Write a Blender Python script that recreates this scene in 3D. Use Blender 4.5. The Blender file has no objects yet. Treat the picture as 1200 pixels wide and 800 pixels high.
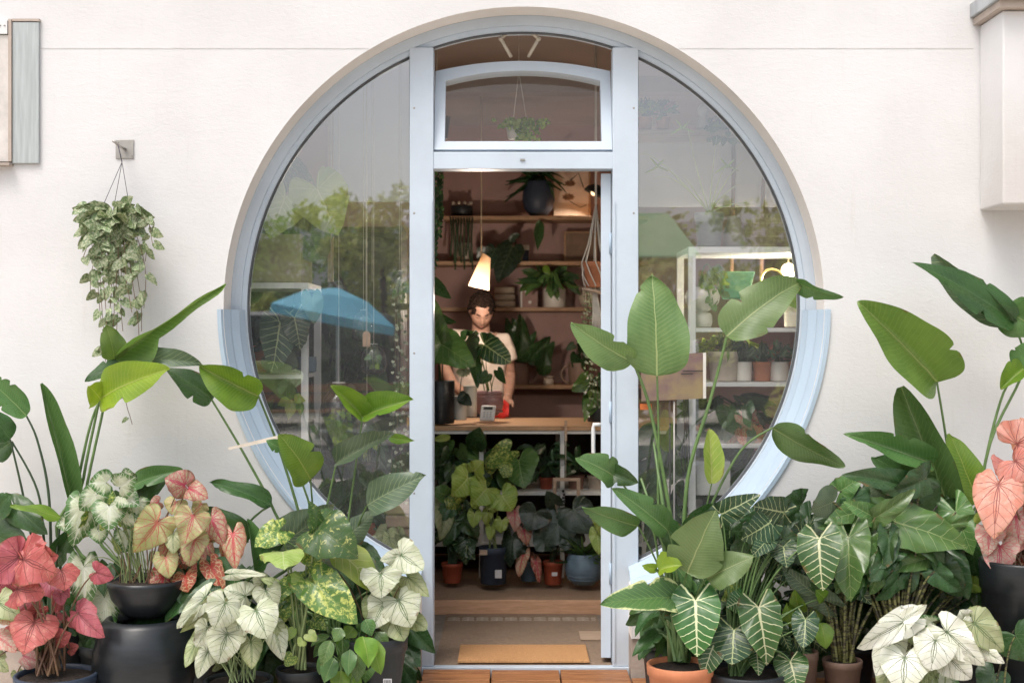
import bpy, bmesh, math, random
from mathutils import Vector, Matrix
R = math.radians
PI = math.pi
rnd = random.Random(7)
scene = bpy.context.scene
col = scene.collection

# ------------------------------------------------------------------ camera, sky, sun, exposure
CAM_Y, CAM_Z, FPX = -5.5, 1.40, 1540.0
cam_d = bpy.data.cameras.new('camera')
cam_d.sensor_width = 36.0
cam_d.lens = 36.0 * FPX / 1200.0
cam_d.clip_end = 500
cam_d.dof.use_dof = True
cam_d.dof.focus_distance = 5.2
cam_d.dof.aperture_fstop = 3.2
cam = bpy.data.objects.new('camera', cam_d)
cam.location = (0, CAM_Y, CAM_Z)
cam.rotation_euler = (R(90), 0, 0)
col.objects.link(cam)
scene.camera = cam

SUN_EL, SUN_AZ = 61.0, 214.0          # azimuth clockwise from +Y
world = bpy.data.worlds.new('World')
scene.world = world
world.use_nodes = True
wn = world.node_tree
sky = wn.nodes.new('ShaderNodeTexSky')
sky.sky_type = 'NISHITA'
sky.sun_disc = False
sky.sun_elevation = R(SUN_EL)
sky.sun_rotation = R(SUN_AZ)
sky.air_density = 1.0
sky.dust_density = 5.0
sky.ozone_density = 0.6
bg = wn.nodes['Background']
bg.inputs['Strength'].default_value = 0.15
shs = wn.nodes.new('ShaderNodeHueSaturation')
shs.inputs['Saturation'].default_value = 0.5      # thin white haze
wn.links.new(sky.outputs[0], shs.inputs['Color'])
wn.links.new(shs.outputs[0], bg.inputs['Color'])
sun_d = bpy.data.lights.new('sun', 'SUN')
sun_d.energy = 0.75
sun_d.angle = R(22)
sun_d.color = (1.0, 0.945, 0.89)
sun = bpy.data.objects.new('sun', sun_d)
sdir = Vector((math.sin(R(SUN_AZ)) * math.cos(R(SUN_EL)), math.cos(R(SUN_AZ)) * math.cos(R(SUN_EL)), math.sin(R(SUN_EL))))
sun.rotation_euler = (-sdir).to_track_quat('-Z', 'Y').to_euler()
sun.location = (0, -3, 8)
col.objects.link(sun)
scene.view_settings.view_transform = 'Standard'
scene.view_settings.look = 'None'
scene.view_settings.exposure = 0.68
scene.view_settings.gamma = 1.0
scene.render.engine = 'CYCLES'
scene.cycles.max_bounces = 10
scene.cycles.transparent_max_bounces = 16
scene.cycles.use_denoising = True
scene.cycles.sample_clamp_indirect = 6.0
scene.cycles.caustics_reflective = False
scene.cycles.caustics_refractive = False

# ------------------------------------------------------------------ helpers
def P(px, py, Y):
    """photo pixel (1200x800) at wall-parallel depth Y -> world point"""
    s = (Y - CAM_Y) / FPX
    return Vector(((px - 600) * s, Y, CAM_Z - (py - 400) * s))

def S(px, Y):
    return px * (Y - CAM_Y) / FPX

def srgb(r, g, b):
    f = lambda c: (c / 255 / 12.92) if c / 255 <= 0.04045 else ((c / 255 + 0.055) / 1.055) ** 2.4
    return (f(r), f(g), f(b), 1)

class MB:
    def __init__(self):
        self.v, self.f, self.sm = [], [], []
    def add(self, vs, fs, smooth=False):
        n = len(self.v)
        self.v += [Vector(p) for p in vs]
        self.f += [tuple(i + n for i in q) for q in fs]
        self.sm += [smooth] * len(fs)
        return self
    def box(self, x0, x1, y0, y1, z0, z1, M=None):
        vs = [Vector((x, y, z)) for z in (z0, z1) for x, y in ((x0, y0), (x1, y0), (x1, y1), (x0, y1))]
        if M is not None:
            vs = [M @ v for v in vs]
        return self.add(vs, [(3, 2, 1, 0), (4, 5, 6, 7), (0, 1, 5, 4), (1, 2, 6, 5), (2, 3, 7, 6), (3, 0, 4, 7)])
    def tube(self, pts, r, n=7, cap=True, flat=1.0):
        pts = [Vector(p) for p in pts]
        m = len(pts)
        rs = r if isinstance(r, (list, tuple)) else [r] * m
        vs, fs = [], []
        ref = Vector((0, -1, 0.01))
        for i, p in enumerate(pts):
            t = (pts[min(i + 1, m - 1)] - pts[max(i - 1, 0)]).normalized()
            a = ref - t * ref.dot(t)
            if a.length < 1e-3:
                a = Vector((1, 0, 0)) - t * t.x
            a.normalize()
            ref = a
            b = t.cross(a)
            for k in range(n):
                w = 2 * PI * k / n
                vs.append(p + (a * math.cos(w) * flat + b * math.sin(w)) * rs[i])
        for i in range(m - 1):
            for k in range(n):
                k2 = (k + 1) % n
                fs.append((i * n + k, i * n + k2, (i + 1) * n + k2, (i + 1) * n + k))
        if cap:
            fs.append(tuple(range(n))[::-1])
            fs.append(tuple((m - 1) * n + k for k in range(n)))
        return self.add(vs, fs, True)
    def lathe(self, prof, c=(0, 0, 0), n=32, M=None, fn=None, cap=False):
        vs, fs = [], []
        c = Vector(c)
        for r, z in prof:
            for k in range(n):
                w = 2 * PI * k / n
                rr = r * (fn(w, z) if fn else 1)
                v = Vector((rr * math.cos(w), rr * math.sin(w), z))
                vs.append(c + ((M @ v) if M is not None else v))
        m = len(prof)
        for i in range(m - 1):
            for k in range(n):
                k2 = (k + 1) % n
                fs.append((i * n + k, i * n + k2, (i + 1) * n + k2, (i + 1) * n + k))
        if cap:
            fs.append(tuple(range(n))[::-1])
            fs.append(tuple((m - 1) * n + k for k in range(n)))
        return self.add(vs, fs, True)
    def ball(self, c, r, sx=1, sy=1, sz=1, n=12, m=8):
        prof = [(max(math.sin(PI * i / m), 0.001) * r, -math.cos(PI * i / m) * r) for i in range(m + 1)]
        return self.lathe(prof, c, n, Matrix.Diagonal((sx, sy, sz)))
    def sweep(self, prof, arc, cx, cz, smooth=True, close=False):
        """prof: (radius, y) list; arc: angles; circle in the XZ plane"""
        vs, fs = [], []
        for a in arc:
            for r, y in prof:
                vs.append((cx + r * math.cos(a), y, cz + r * math.sin(a)))
        n = len(prof)
        for i in range(len(arc) - 1):
            for k in range(n if close else n - 1):
                k2 = (k + 1) % n
                fs.append((i * n + k, i * n + k2, (i + 1) * n + k2, (i + 1) * n + k))
        if close:
            fs.append(tuple(range(n)))
            fs.append(tuple((len(arc) - 1) * n + k for k in range(n))[::-1])
        return self.add(vs, fs, smooth)
    def mesh(self, name):
        me = bpy.data.meshes.new(name)
        me.from_pydata([tuple(v) for v in self.v], [], self.f)
        me.polygons.foreach_set('use_smooth', self.sm)
        me.update()
        return me
    def obj(self, name, mat=None, parent=None, world=True, bevel=0, recalc=False, label=None):
        if parent is not None and world:
            o_ = parent_origin(parent)
            self.v = [v - o_ for v in self.v]
        me = self.mesh(name)
        if recalc:
            bm = bmesh.new(); bm.from_mesh(me)
            bmesh.ops.remove_doubles(bm, verts=bm.verts, dist=1e-5)
            bmesh.ops.recalc_face_normals(bm, faces=bm.faces)
            bm.to_mesh(me); bm.free()
        if mat:
            me.materials.append(mat)
        o = bpy.data.objects.new(name, me)
        col.objects.link(o)
        o.parent = parent
        if bevel:
            b = o.modifiers.new('bevel', 'BEVEL')
            b.width = bevel; b.segments = 2; b.limit_method = 'ANGLE'; b.angle_limit = R(40)
        if label:
            o['label'] = label
        return o

def parent_origin(p):
    v = Vector((0, 0, 0))
    while p is not None:
        v += p.location
        p = p.parent
    return v

def thing(name, label, cat, loc=(0, 0, 0), group=None):
    o = bpy.data.objects.new(name, None)
    o.empty_display_size = 0.05
    o.location = loc
    col.objects.link(o)
    o['label'] = label; o['category'] = cat
    if group: o['group'] = group
    return o

def tag(o, label, cat, group=None):
    o['label'] = label; o['category'] = cat
    if group: o['group'] = group
    return o

def setting(o, kind='structure'):
    o['kind'] = kind
    return o

def copy_tree(root, loc, label, group=None):
    r = root.copy(); r.location = loc; col.objects.link(r)
    r['label'] = label
    if group: r['group'] = group
    def rec(src, dst):
        for ch in list(src.children):
            c = ch.copy(); col.objects.link(c); c.parent = dst
            rec(ch, c)
    rec(root, r)
    return r

# ------------------------------------------------------------------ materials
def N(nt, t, **kw):
    n = nt.nodes.new(t)
    for k, v in kw.items():
        setattr(n, k, v)
    return n

def put(nt, sock, v):
    if v is None: return
    if hasattr(v, 'is_output') or isinstance(v, bpy.types.NodeSocket):
        nt.links.new(v, sock)
    else:
        sock.default_value = v

def MA(nt, op, a, b=None, c=None, clamp=False):
    n = N(nt, 'ShaderNodeMath', operation=op)
    n.use_clamp = clamp
    put(nt, n.inputs[0], a); put(nt, n.inputs[1], b); put(nt, n.inputs[2], c)
    return n.outputs[0]

def MIX(nt, f, a, b, mode='MIX'):
    n = N(nt, 'ShaderNodeMix', data_type='RGBA', blend_type=mode)
    put(nt, n.inputs[0], f); put(nt, n.inputs[6], a); put(nt, n.inputs[7], b)
    return n.outputs[2]

def MAPR(nt, v, a, b, c=0.0, d=1.0):
    n = N(nt, 'ShaderNodeMapRange')
    n.interpolation_type = 'SMOOTHSTEP'
    put(nt, n.inputs[0], v); n.inputs[1].default_value = a; n.inputs[2].default_value = b
    n.inputs[3].default_value = c; n.inputs[4].default_value = d
    return n.outputs[0]

def NOISE(nt, vec, scale, detail=4, rough=0.55, dist=0.0):
    n = N(nt, 'ShaderNodeTexNoise')
    put(nt, n.inputs['Vector'], vec)
    n.inputs['Scale'].default_value = scale
    n.inputs['Detail'].default_value = detail
    n.inputs['Roughness'].default_value = rough
    n.inputs['Distortion'].default_value = dist
    return n.outputs[0]

MATS = {}
def mat(name, c, rough=0.6, metal=0.0, var=0.12, nscale=12.0, bump=0.0, bscale=60.0, c2=None, spec=0.5,
        emit=None, estr=0.0, stretch=None, subs=0.0, coat=0.0):
    if name in MATS: return MATS[name]
    m = bpy.data.materials.new(name); m.use_nodes = True
    nt = m.node_tree
    b = nt.nodes['Principled BSDF']
    tc = N(nt, 'ShaderNodeTexCoord')
    vec = tc.outputs['Object']
    if stretch:
        mp = N(nt, 'ShaderNodeMapping'); mp.inputs['Scale'].default_value = stretch
        nt.links.new(vec, mp.inputs[0]); vec = mp.outputs[0]
    n1 = NOISE(nt, vec, nscale, 5, 0.6)
    c = tuple(c) if len(c) == 4 else tuple(c) + (1,)
    c2 = c2 or tuple(x * (1 - 2 * var) for x in c[:3]) + (1,)
    if len(c2) == 3: c2 = tuple(c2) + (1,)
    k = MAPR(nt, n1, 0.3, 0.7)
    cc = MIX(nt, k, c, c2)
    oi = N(nt, 'ShaderNodeObjectInfo')
    vv = MA(nt, 'MULTIPLY_ADD', oi.outputs['Random'], 0.16, 0.92)
    hs = N(nt, 'ShaderNodeHueSaturation')
    nt.links.new(vv, hs.inputs['Value']); nt.links.new(cc, hs.inputs['Color'])
    nt.links.new(hs.outputs[0], b.inputs['Base Color'])
    rr = MA(nt, 'MULTIPLY_ADD', n1, 0.25, rough - 0.12, clamp=True)
    nt.links.new(rr, b.inputs['Roughness'])
    b.inputs['Metallic'].default_value = metal
    b.inputs['Specular IOR Level'].default_value = spec
    if coat: b.inputs['Coat Weight'].default_value = coat
    if bump:
        n2 = NOISE(nt, vec, bscale, 6, 0.65)
        bp = N(nt, 'ShaderNodeBump'); bp.inputs['Strength'].default_value = bump; bp.inputs['Distance'].default_value = 0.01
        nt.links.new(n2, bp.inputs['Height']); nt.links.new(bp.outputs[0], b.inputs['Normal'])
    if emit:
        b.inputs['Emission Color'].default_value = tuple(emit) + (1,)
        b.inputs['Emission Strength'].default_value = estr
    MATS[name] = m
    return m

def glass_mat(name, refl=0.14, tint=(0.93, 0.96, 0.95), fres=True, veil=0.0):
    if name in MATS: return MATS[name]
    m = bpy.data.materials.new(name); m.use_nodes = True
    nt = m.node_tree; nt.nodes.clear()
    out = N(nt, 'ShaderNodeOutputMaterial')
    tr = N(nt, 'ShaderNodeBsdfTransparent'); tr.inputs[0].default_value = tint + (1,)
    gl = N(nt, 'ShaderNodeBsdfGlossy'); gl.inputs['Roughness'].default_value = 0.0
    gl.inputs['Color'].default_value = (0.95, 0.97, 1, 1)
    mx = N(nt, 'ShaderNodeMixShader')
    if fres:
        lw = N(nt, 'ShaderNodeLayerWeight'); lw.inputs['Blend'].default_value = 0.5
        p = MA(nt, 'POWER', lw.outputs['Facing'], 3.0)
        f = MA(nt, 'MULTIPLY_ADD', p, 0.75, refl, clamp=True)
        nt.links.new(f, mx.inputs[0])
    else:
        mx.inputs[0].default_value = refl
    nt.links.new(tr.outputs[0], mx.inputs[1]); nt.links.new(gl.outputs[0], mx.inputs[2])
    last = mx.outputs[0]
    if veil:      # white veil lifting the panes like bright reflected haze, plus dusty smears
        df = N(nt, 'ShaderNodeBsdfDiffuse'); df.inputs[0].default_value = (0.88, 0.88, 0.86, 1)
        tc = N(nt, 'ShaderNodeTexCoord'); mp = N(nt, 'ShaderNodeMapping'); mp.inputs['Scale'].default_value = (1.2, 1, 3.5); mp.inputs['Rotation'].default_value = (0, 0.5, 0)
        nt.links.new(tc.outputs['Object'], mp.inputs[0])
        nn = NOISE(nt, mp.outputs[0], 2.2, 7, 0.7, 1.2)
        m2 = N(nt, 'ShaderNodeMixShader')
        nt.links.new(MAPR(nt, nn, 0.3, 0.75, veil * 0.7, veil * 1.4), m2.inputs[0])
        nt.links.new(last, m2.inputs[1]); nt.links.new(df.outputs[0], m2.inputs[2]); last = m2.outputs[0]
    nt.links.new(last, out.inputs[0])
    MATS[name] = m
    return m

def wood_mat(name, c1, c2, scale=(1, 12, 12), rough=0.55, bump=0.15):
    if name in MATS: return MATS[name]
    m = bpy.data.materials.new(name); m.use_nodes = True
    nt = m.node_tree; b = nt.nodes['Principled BSDF']
    tc = N(nt, 'ShaderNodeTexCoord'); oi = N(nt, 'ShaderNodeObjectInfo')
    off = N(nt, 'ShaderNodeVectorMath', operation='ADD')
    cmb = N(nt, 'ShaderNodeCombineXYZ')
    for i in range(3): nt.links.new(MA(nt, 'MULTIPLY', oi.outputs['Random'], 7.0 + i), cmb.inputs[i])
    nt.links.new(tc.outputs['Object'], off.inputs[0]); nt.links.new(cmb.outputs[0], off.inputs[1])
    mp = N(nt, 'ShaderNodeMapping'); mp.inputs['Scale'].default_value = scale
    nt.links.new(off.outputs[0], mp.inputs[0])
    n1 = NOISE(nt, mp.outputs[0], 6, 8, 0.65, 0.6)
    n2 = NOISE(nt, mp.outputs[0], 30, 3, 0.5)
    k = MAPR(nt, MA(nt, 'ADD', MA(nt, 'MULTIPLY', n1, 0.75), MA(nt, 'MULTIPLY', n2, 0.25)), 0.36, 0.64)
    cc = MIX(nt, k, c1, c2)
    vv = MA(nt, 'MULTIPLY_ADD', oi.outputs['Random'], 0.3, 0.85)
    hs = N(nt, 'ShaderNodeHueSaturation'); nt.links.new(vv, hs.inputs['Value']); nt.links.new(cc, hs.inputs['Color'])
    nt.links.new(hs.outputs[0], b.inputs['Base Color'])
    b.inputs['Roughness'].default_value = rough
    bp = N(nt, 'ShaderNodeBump'); bp.inputs['Strength'].default_value = bump; bp.inputs['Distance'].default_value = 0.004
    nt.links.new(n1, bp.inputs['Height']); nt.links.new(bp.outputs[0], b.inputs['Normal'])
    MATS[name] = m
    return m

def plaster():
    m = bpy.data.materials.new('white_plaster'); m.use_nodes = True
    nt = m.node_tree; b = nt.nodes['Principled BSDF']
    tc = N(nt, 'ShaderNodeTexCoord'); vec = tc.outputs['Object']
    big = NOISE(nt, vec, 1.3, 5, 0.6)
    mp = N(nt, 'ShaderNodeMapping'); mp.inputs['Scale'].default_value = (0.7, 1, 1.3)
    nt.links.new(vec, mp.inputs[0])
    fine = NOISE(nt, mp.outputs[0], 55, 7, 0.7, 0.8)
    med = NOISE(nt, mp.outputs[0], 14, 5, 0.6)
    c = MIX(nt, MAPR(nt, big, 0.35, 0.7), (0.715, 0.712, 0.715, 1), (0.655, 0.648, 0.645, 1))
    # rain and dirt wear low on the wall
    sx = N(nt, 'ShaderNodeSeparateXYZ'); nt.links.new(vec, sx.inputs[0])
    st = N(nt, 'ShaderNodeMapping'); st.inputs['Scale'].default_value = (9, 1, 0.8); nt.links.new(vec, st.inputs[0])
    streak = MAPR(nt, NOISE(nt, st.outputs[0], 3, 5, 0.6), 0.58, 0.8)
    c = MIX(nt, MA(nt, 'MULTIPLY', streak, 0.2), c, (0.5, 0.47, 0.43, 1))
    blot = MAPR(nt, NOISE(nt, vec, 2.4, 8, 0.72, 0.5), 0.56, 0.78)
    c = MIX(nt, MA(nt, 'MULTIPLY', blot, 0.16), c, (0.56, 0.52, 0.47, 1))
    low = MAPR(nt, sx.outputs[2], 0.15, 0.75, 1.0, 0.0)
    c = MIX(nt, MA(nt, 'MULTIPLY', low, MA(nt, 'MULTIPLY', big, 0.5)), c, (0.46, 0.40, 0.34, 1))
    nt.links.new(c, b.inputs['Base Color'])
    b.inputs['Roughness'].default_value = 0.85
    b.inputs['Specular IOR Level'].default_value = 0.2
    h = MA(nt, 'ADD', MA(nt, 'MULTIPLY', fine, 0.8), MA(nt, 'MULTIPLY', med, 0.6))
    bp = N(nt, 'ShaderNodeBump'); bp.inputs['Strength'].default_value = 0.42; bp.inputs['Distance'].default_value = 0.005
    nt.links.new(h, bp.inputs['Height']); nt.links.new(bp.outputs[0], b.inputs['Normal'])
    return m

PLASTER = plaster()
BLUE = mat('pale_blue_paint', (0.57, 0.65, 0.735), 0.40, var=0.06, nscale=2.2, bump=0.06, bscale=40, spec=0.5)
BLUE2 = mat('pale_blue_sheet', (0.47, 0.585, 0.70), 0.42, var=0.04, nscale=2.0, bump=0.03, bscale=50)
GASKET = mat('grey_gasket', (0.10, 0.11, 0.12), 0.6)
GLASS = glass_mat('window_glass', 0.27, (1.0, 1.0, 0.99), veil=0.035)
VGLASS = glass_mat('vessel_glass', 0.05, (0.95, 0.97, 0.96))
WHITEM = mat('white_powder_metal', (0.78, 0.79, 0.78), 0.4, var=0.02)
MAUVE = mat('mauve_wall', (0.42, 0.275, 0.25), 0.85, var=0.08, nscale=3, bump=0.08)
CEIL = mat('taupe_ceiling', (0.42, 0.34, 0.29), 0.85, var=0.06, nscale=2)
SHELFW = wood_mat('shelf_oak', (0.42, 0.26, 0.15, 1), (0.30, 0.17, 0.09, 1))
COUNTERW = wood_mat('counter_ply', (0.50, 0.32, 0.19, 1), (0.40, 0.24, 0.13, 1))
DECKW = wood_mat('deck_acacia', (0.42, 0.19, 0.075, 1), (0.24, 0.09, 0.035, 1), rough=0.5, bump=0.4)
PALEW = wood_mat('pale_board', (0.50, 0.37, 0.27, 1), (0.40, 0.28, 0.20, 1))
TERRA = mat('terracotta', (0.56, 0.21, 0.10), 0.75, var=0.10, nscale=9, bump=0.12, bscale=70)
REDPL = mat('red_brown_plastic', (0.36, 0.075, 0.035), 0.5, var=0.05)
BLACKPL = mat('black_plastic', (0.022, 0.028, 0.034), 0.45, var=0.2, nscale=6, bump=0.04)
CHAR = mat('charcoal_glaze', (0.017, 0.021, 0.025), 0.34, var=0.25, nscale=4, bump=0.05, bscale=25, stretch=(1, 1, 7))
NAVYPL = mat('navy_plastic', (0.03, 0.045, 0.075), 0.5, var=0.1)
BLUEPOT = mat('blue_grey_glaze', (0.16, 0.24, 0.31), 0.45, var=0.12)
WHITEC = mat('white_ceramic', (0.72, 0.69, 0.63), 0.4, var=0.04)
CREAMC = mat('cream_ceramic', (0.55, 0.47, 0.38), 0.55, var=0.08, bump=0.05)
PINKC = mat('pink_glaze', (0.32, 0.19, 0.20), 0.35, var=0.08)
GREYC = mat('grey_fibre', (0.30, 0.31, 0.30), 0.7, var=0.12, stretch=(1, 1, 6))
SOIL = mat('soil', (0.035, 0.022, 0.014), 0.95, var=0.35, nscale=60, bump=0.8, bscale=90)
CORD = mat('cotton_cord', (0.68, 0.62, 0.53), 0.9)
DCORD = mat('dark_cord', (0.06, 0.06, 0.08), 0.6)
STEEL = mat('brushed_steel', (0.42, 0.40, 0.37), 0.45, metal=0.7, var=0.1)

# ------------------------------------------------------------------ outside: ground, deck, wall
CX, CZ, RW = 0.05, 1.543, 1.257
PAVE = mat('pale_paving', (0.60, 0.53, 0.46), 0.85, var=0.08, nscale=2, bump=0.3, bscale=30)
m_ = MB(); m_.box(-60, 60, -60, 0.0, -0.30, -0.05)
setting(m_.obj('pavement', PAVE))
ROAD = mat('asphalt', (0.07, 0.07, 0.072), 0.9, var=0.2, nscale=8, bump=0.4)
m_ = MB(); m_.box(-60, 60, -12.5, -8.0, -0.06, -0.046)
setting(m_.obj('road', ROAD))

# wall sheet with the round opening and the doorway notch
WX0, WX1, WZ0, WZ1 = -7.0, 7.0, 0.157, 3.2
NX0, NX1 = -0.386, 0.50
def hole_pt(a):
    dx, dz = math.cos(a), math.sin(a)
    p = (CX + RW * dx, CZ + RW * dz)
    if dz < 0:
        # doorway notch, cut off at the wall's lower edge
        t = (WZ0 - CZ) / dz
        x = CX + t * dx
        if NX0 <= x <= NX1:
            return (x, WZ0)
        e = NX0 if dx < 0 else NX1
        t = (e - CX) / dx if abs(dx) > 1e-6 else 0
        z = CZ + t * dz
        if t > 0 and t > RW and z > WZ0:
            return (e, z)
    return p
def outer_pt(a):
    dx, dz = math.cos(a), math.sin(a)
    ts = []
    if dx > 1e-9: ts.append((WX1 - CX) / dx)
    if dx < -1e-9: ts.append((WX0 - CX) / dx)
    if dz > 1e-9: ts.append((WZ1 - CZ) / dz)
    if dz < -1e-9: ts.append((WZ0 - CZ) / dz)
    t = min(ts)
    return (CX + t * dx, CZ + t * dz)
angs = [2 * PI * i / 360 for i in range(360)]
for x, z in ((WX0, WZ0), (WX1, WZ0), (WX0, WZ1), (WX1, WZ1), (NX0, WZ0), (NX1, WZ0)):
    angs.append(math.atan2(z - CZ, x - CX) % (2 * PI))
for e, s_ in ((NX0, 1), (NX1, 1)):
    zz = CZ - math.sqrt(RW ** 2 - (e - CX) ** 2)
    angs.append(math.atan2(zz - CZ, e - CX) % (2 * PI))
angs = sorted(set(round(a, 7) for a in angs))
m_ = MB()
hp = [hole_pt(a) for a in angs]; op = [outer_pt(a) for a in angs]
n_ = len(angs)
vs = [(x, 0, z) for x, z in hp] + [(x, 0, z) for x, z in op] + [(x, 0.32, z) for x, z in hp]
fs = []
for i in range(n_):
    j = (i + 1) % n_
    if (Vector(hp[i]) - Vector(op[i])).length > 1e-4 or (Vector(hp[j]) - Vector(op[j])).length > 1e-4:
        fs.append((i, j, n_ + j, n_ + i))
        fs.append((j, i, 2 * n_ + i, 2 * n_ + j))
m_.add(vs, fs)
wall = m_.obj('shop_wall', PLASTER, recalc=True)
setting(wall)
wall.data.materials.append(mat('bounce_lit_reveal', (0.88, 0.82, 0.76), 0.8, var=0.04, nscale=3, bump=0.15))  # reveal colour lifted and warmed, standing in for light bounced off the ground
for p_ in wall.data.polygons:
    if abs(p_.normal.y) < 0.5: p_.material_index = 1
JOINT = mat('joint_line', (0.64, 0.63, 0.62), 0.9, var=0.1, nscale=8)
m_ = MB()
zj = 1.4 + 343 / 280
for x0, x1 in ((-2.4, -0.60), (0.70, 1.93)):
    m_.box(x0, x1, -0.0012, 0.001, zj - 0.0018, zj + 0.0018)
m_.obj('plaster_joint', JOINT, wall, world=False)
# inner skin of the facade (keeps the shop dark)
PLINTH = mat('beige_plinth', (0.50, 0.42, 0.36), 0.85, var=0.1, nscale=5, bump=0.3)
m_ = MB(); m_.box(WX0, NX0, 0.014, 0.32, -0.06, 0.156); m_.box(NX1, WX1, 0.014, 0.32, -0.06, 0.156)
setting(m_.obj('wall_plinth', PLINTH))
m_ = MB(); m_.box(NX0 - 0.03, NX0 - 0.001, 0.004, 0.02, -0.02, 0.155)
m_.obj('plinth_board', PALEW, None)
setting(bpy.data.objects['plinth_board'])

# deck tiles: each tile of slats
DL = ['far left wooden deck tile under the coral caladium', 'wooden deck tile under the round black vase', 'wooden deck tile under the left white caladium', 'wooden deck tile left of the doorway under the black pots',
      'left one of the three slatted deck tiles in the doorway', 'middle one of the three slatted deck tiles in the doorway', 'right one of the three slatted deck tiles in the doorway',
      'wooden deck tile under the terracotta pot', 'wooden deck tile right of the terracotta pot', 'wooden deck tile under the brown pots at the lower right', 'far right wooden deck tile under the tall dark planter']
for ti in range(11):
    kx = ti - 4
    inside = 0 <= kx <= 2
    root = thing('deck_tile', DL[ti], 'deck tile', (-0.381 + kx * 0.292, -0.028 if inside else -0.165, 0), 'wooden deck tiles in front of the door')
    for s in range(5):
        y0 = 0.145 - 0.062 * s
        m_ = MB(); m_.box(0.003, 0.289, y0 - 0.057, y0, -0.028, 0.0 + rnd.uniform(-0.002, 0.001))
        m_.obj('slat', DECKW, root, world=False, bevel=0.003)
    m_ = MB(); m_.box(0.01, 0.28, -0.15, 0.14, -0.05, -0.029); m_.obj('tile_base', BLACKPL, root, world=False)
# ------------------------------------------------------------------ bay at the upper right
root = thing('bay_box', 'white rendered box bay jutting from the wall at the upper right', 'bay', (1.957, 0, 1.946))
m_ = MB(); m_.box(1.957, 3.4, -0.26, -0.001, 1.946, 2.72); m_.obj('rendered_box', PLASTER, root, bevel=0.008)
ZINC = mat('zinc_sheet', (0.52, 0.55, 0.57), 0.5, metal=0.3, var=0.12, nscale=5, stretch=(3, 3, 0.5))
m_ = MB(); m_.box(1.915, 3.45, -0.33, -0.001, 2.752, 2.81)
m_.obj('metal_flashing', ZINC, root, bevel=0.003)
m_ = MB(); m_.box(1.93, 3.42, -0.30, -0.001, 2.722, 2.75); m_.obj('flashing_batten', PLINTH, root)
m_ = MB(); m_.box(1.945, 3.4, -0.25, -0.001, 2.812, 3.2); m_.obj('upper_wall', PLASTER, root)
# window casing at the upper left
root = thing('metal_window_casing', 'grey metal casing of a window cut off at the upper left', 'window', P(0, 192, 0))
a, b = P(16, 27, 0), P(47, 192, 0)
m_ = MB(); m_.box(a.x, b.x, -0.016, -0.001, b.z, a.z); m_.obj('metal_reveal', mat('grey_zinc', (0.47, 0.51, 0.51), 0.55, metal=0.2, var=0.1, stretch=(6, 6, 0.4)), root, bevel=0.002)
a, b = P(12, 24, 0), P(16, 190, 0)
m_ = MB(); m_.box(a.x, b.x - 0.001, -0.024, -0.001, b.z, a.z); m_.box(b.x - 0.0005, P(47, 0, 0).x + 0.003, -0.019, -0.001, a.z - 0.008, a.z + 0.002); m_.obj('beige_edge_strip', PLINTH, root)
a, b = P(-60, 26, 0), P(12, 190, 0)
m_ = MB(); m_.box(a.x, b.x, -0.02, -0.001, b.z, a.z - 0.06); m_.obj('cream_blind', mat('cream_blind', (0.74, 0.70, 0.66), 0.8), root)
m_ = MB(); m_.box(a.x, b.x - 0.002, -0.03, -0.001, a.z - 0.056, a.z); m_.obj('bracket_plate', WHITEM, root)
for dx in (0.012, 0.03):
    m_ = MB(); m_.ball((b.x - dx, -0.031, a.z - 0.022), 0.0035); m_.obj('screw', STEEL, root)
a = P(0, 192, 0)
m_ = MB(); m_.box(-2.4, P(16, 0, 0).x, -0.05, -0.001, a.z - 0.012, a.z - 0.002); m_.obj('sill_edge', PLINTH, root)

# ------------------------------------------------------------------ the round window
win = thing('round_window', 'large round shop window with pale blue frame around the doorway', 'window', (CX, 0.14, CZ - RW))
def arc(a0, a1, n): return [R(a0 + (a1 - a0) * i / n) for i in range(n + 1)]
RI = 1.190
LX0, LX1, RX0, RX1 = -0.4395, -0.337, 0.432, 0.542
aR = math.degrees(math.acos((RX1 - 0.03 - CX) / 1.22)); aL = math.degrees(math.acos((LX0 + 0.03 - CX) / 1.22))
ringprof = [(RW - 0.001, 0.140), (RW - 0.02, 0.138), (RI + 0.022, 0.138), (RI + 0.02, 0.150), (RI + 0.004, 0.152), (RI, 0.156), (RI, 0.23), (RW - 0.001, 0.23)]
m_ = MB(); m_.sweep(ringprof, arc(-aR, 360 - aL, 220), CX, CZ, smooth=False, close=True)
m_.obj('ring_frame', BLUE, win, recalc=True)
m_ = MB(); m_.sweep([(RI + 0.001, 0.16), (RI - 0.005, 0.16), (RI - 0.005, 0.19), (RI + 0.001, 0.19)], arc(-aR + 2, 358 - aL, 200), CX, CZ, close=True)
m_.obj('gasket', GASKET, win, recalc=True)
trim = [(1.281, -0.0005), (1.281, -0.009), (1.266, -0.011), (1.262, -0.003), (1.240, 0.040), (1.237, 0.052), (1.212, 0.092), (1.209, 0.104), (1.196, 0.1365)]
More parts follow.
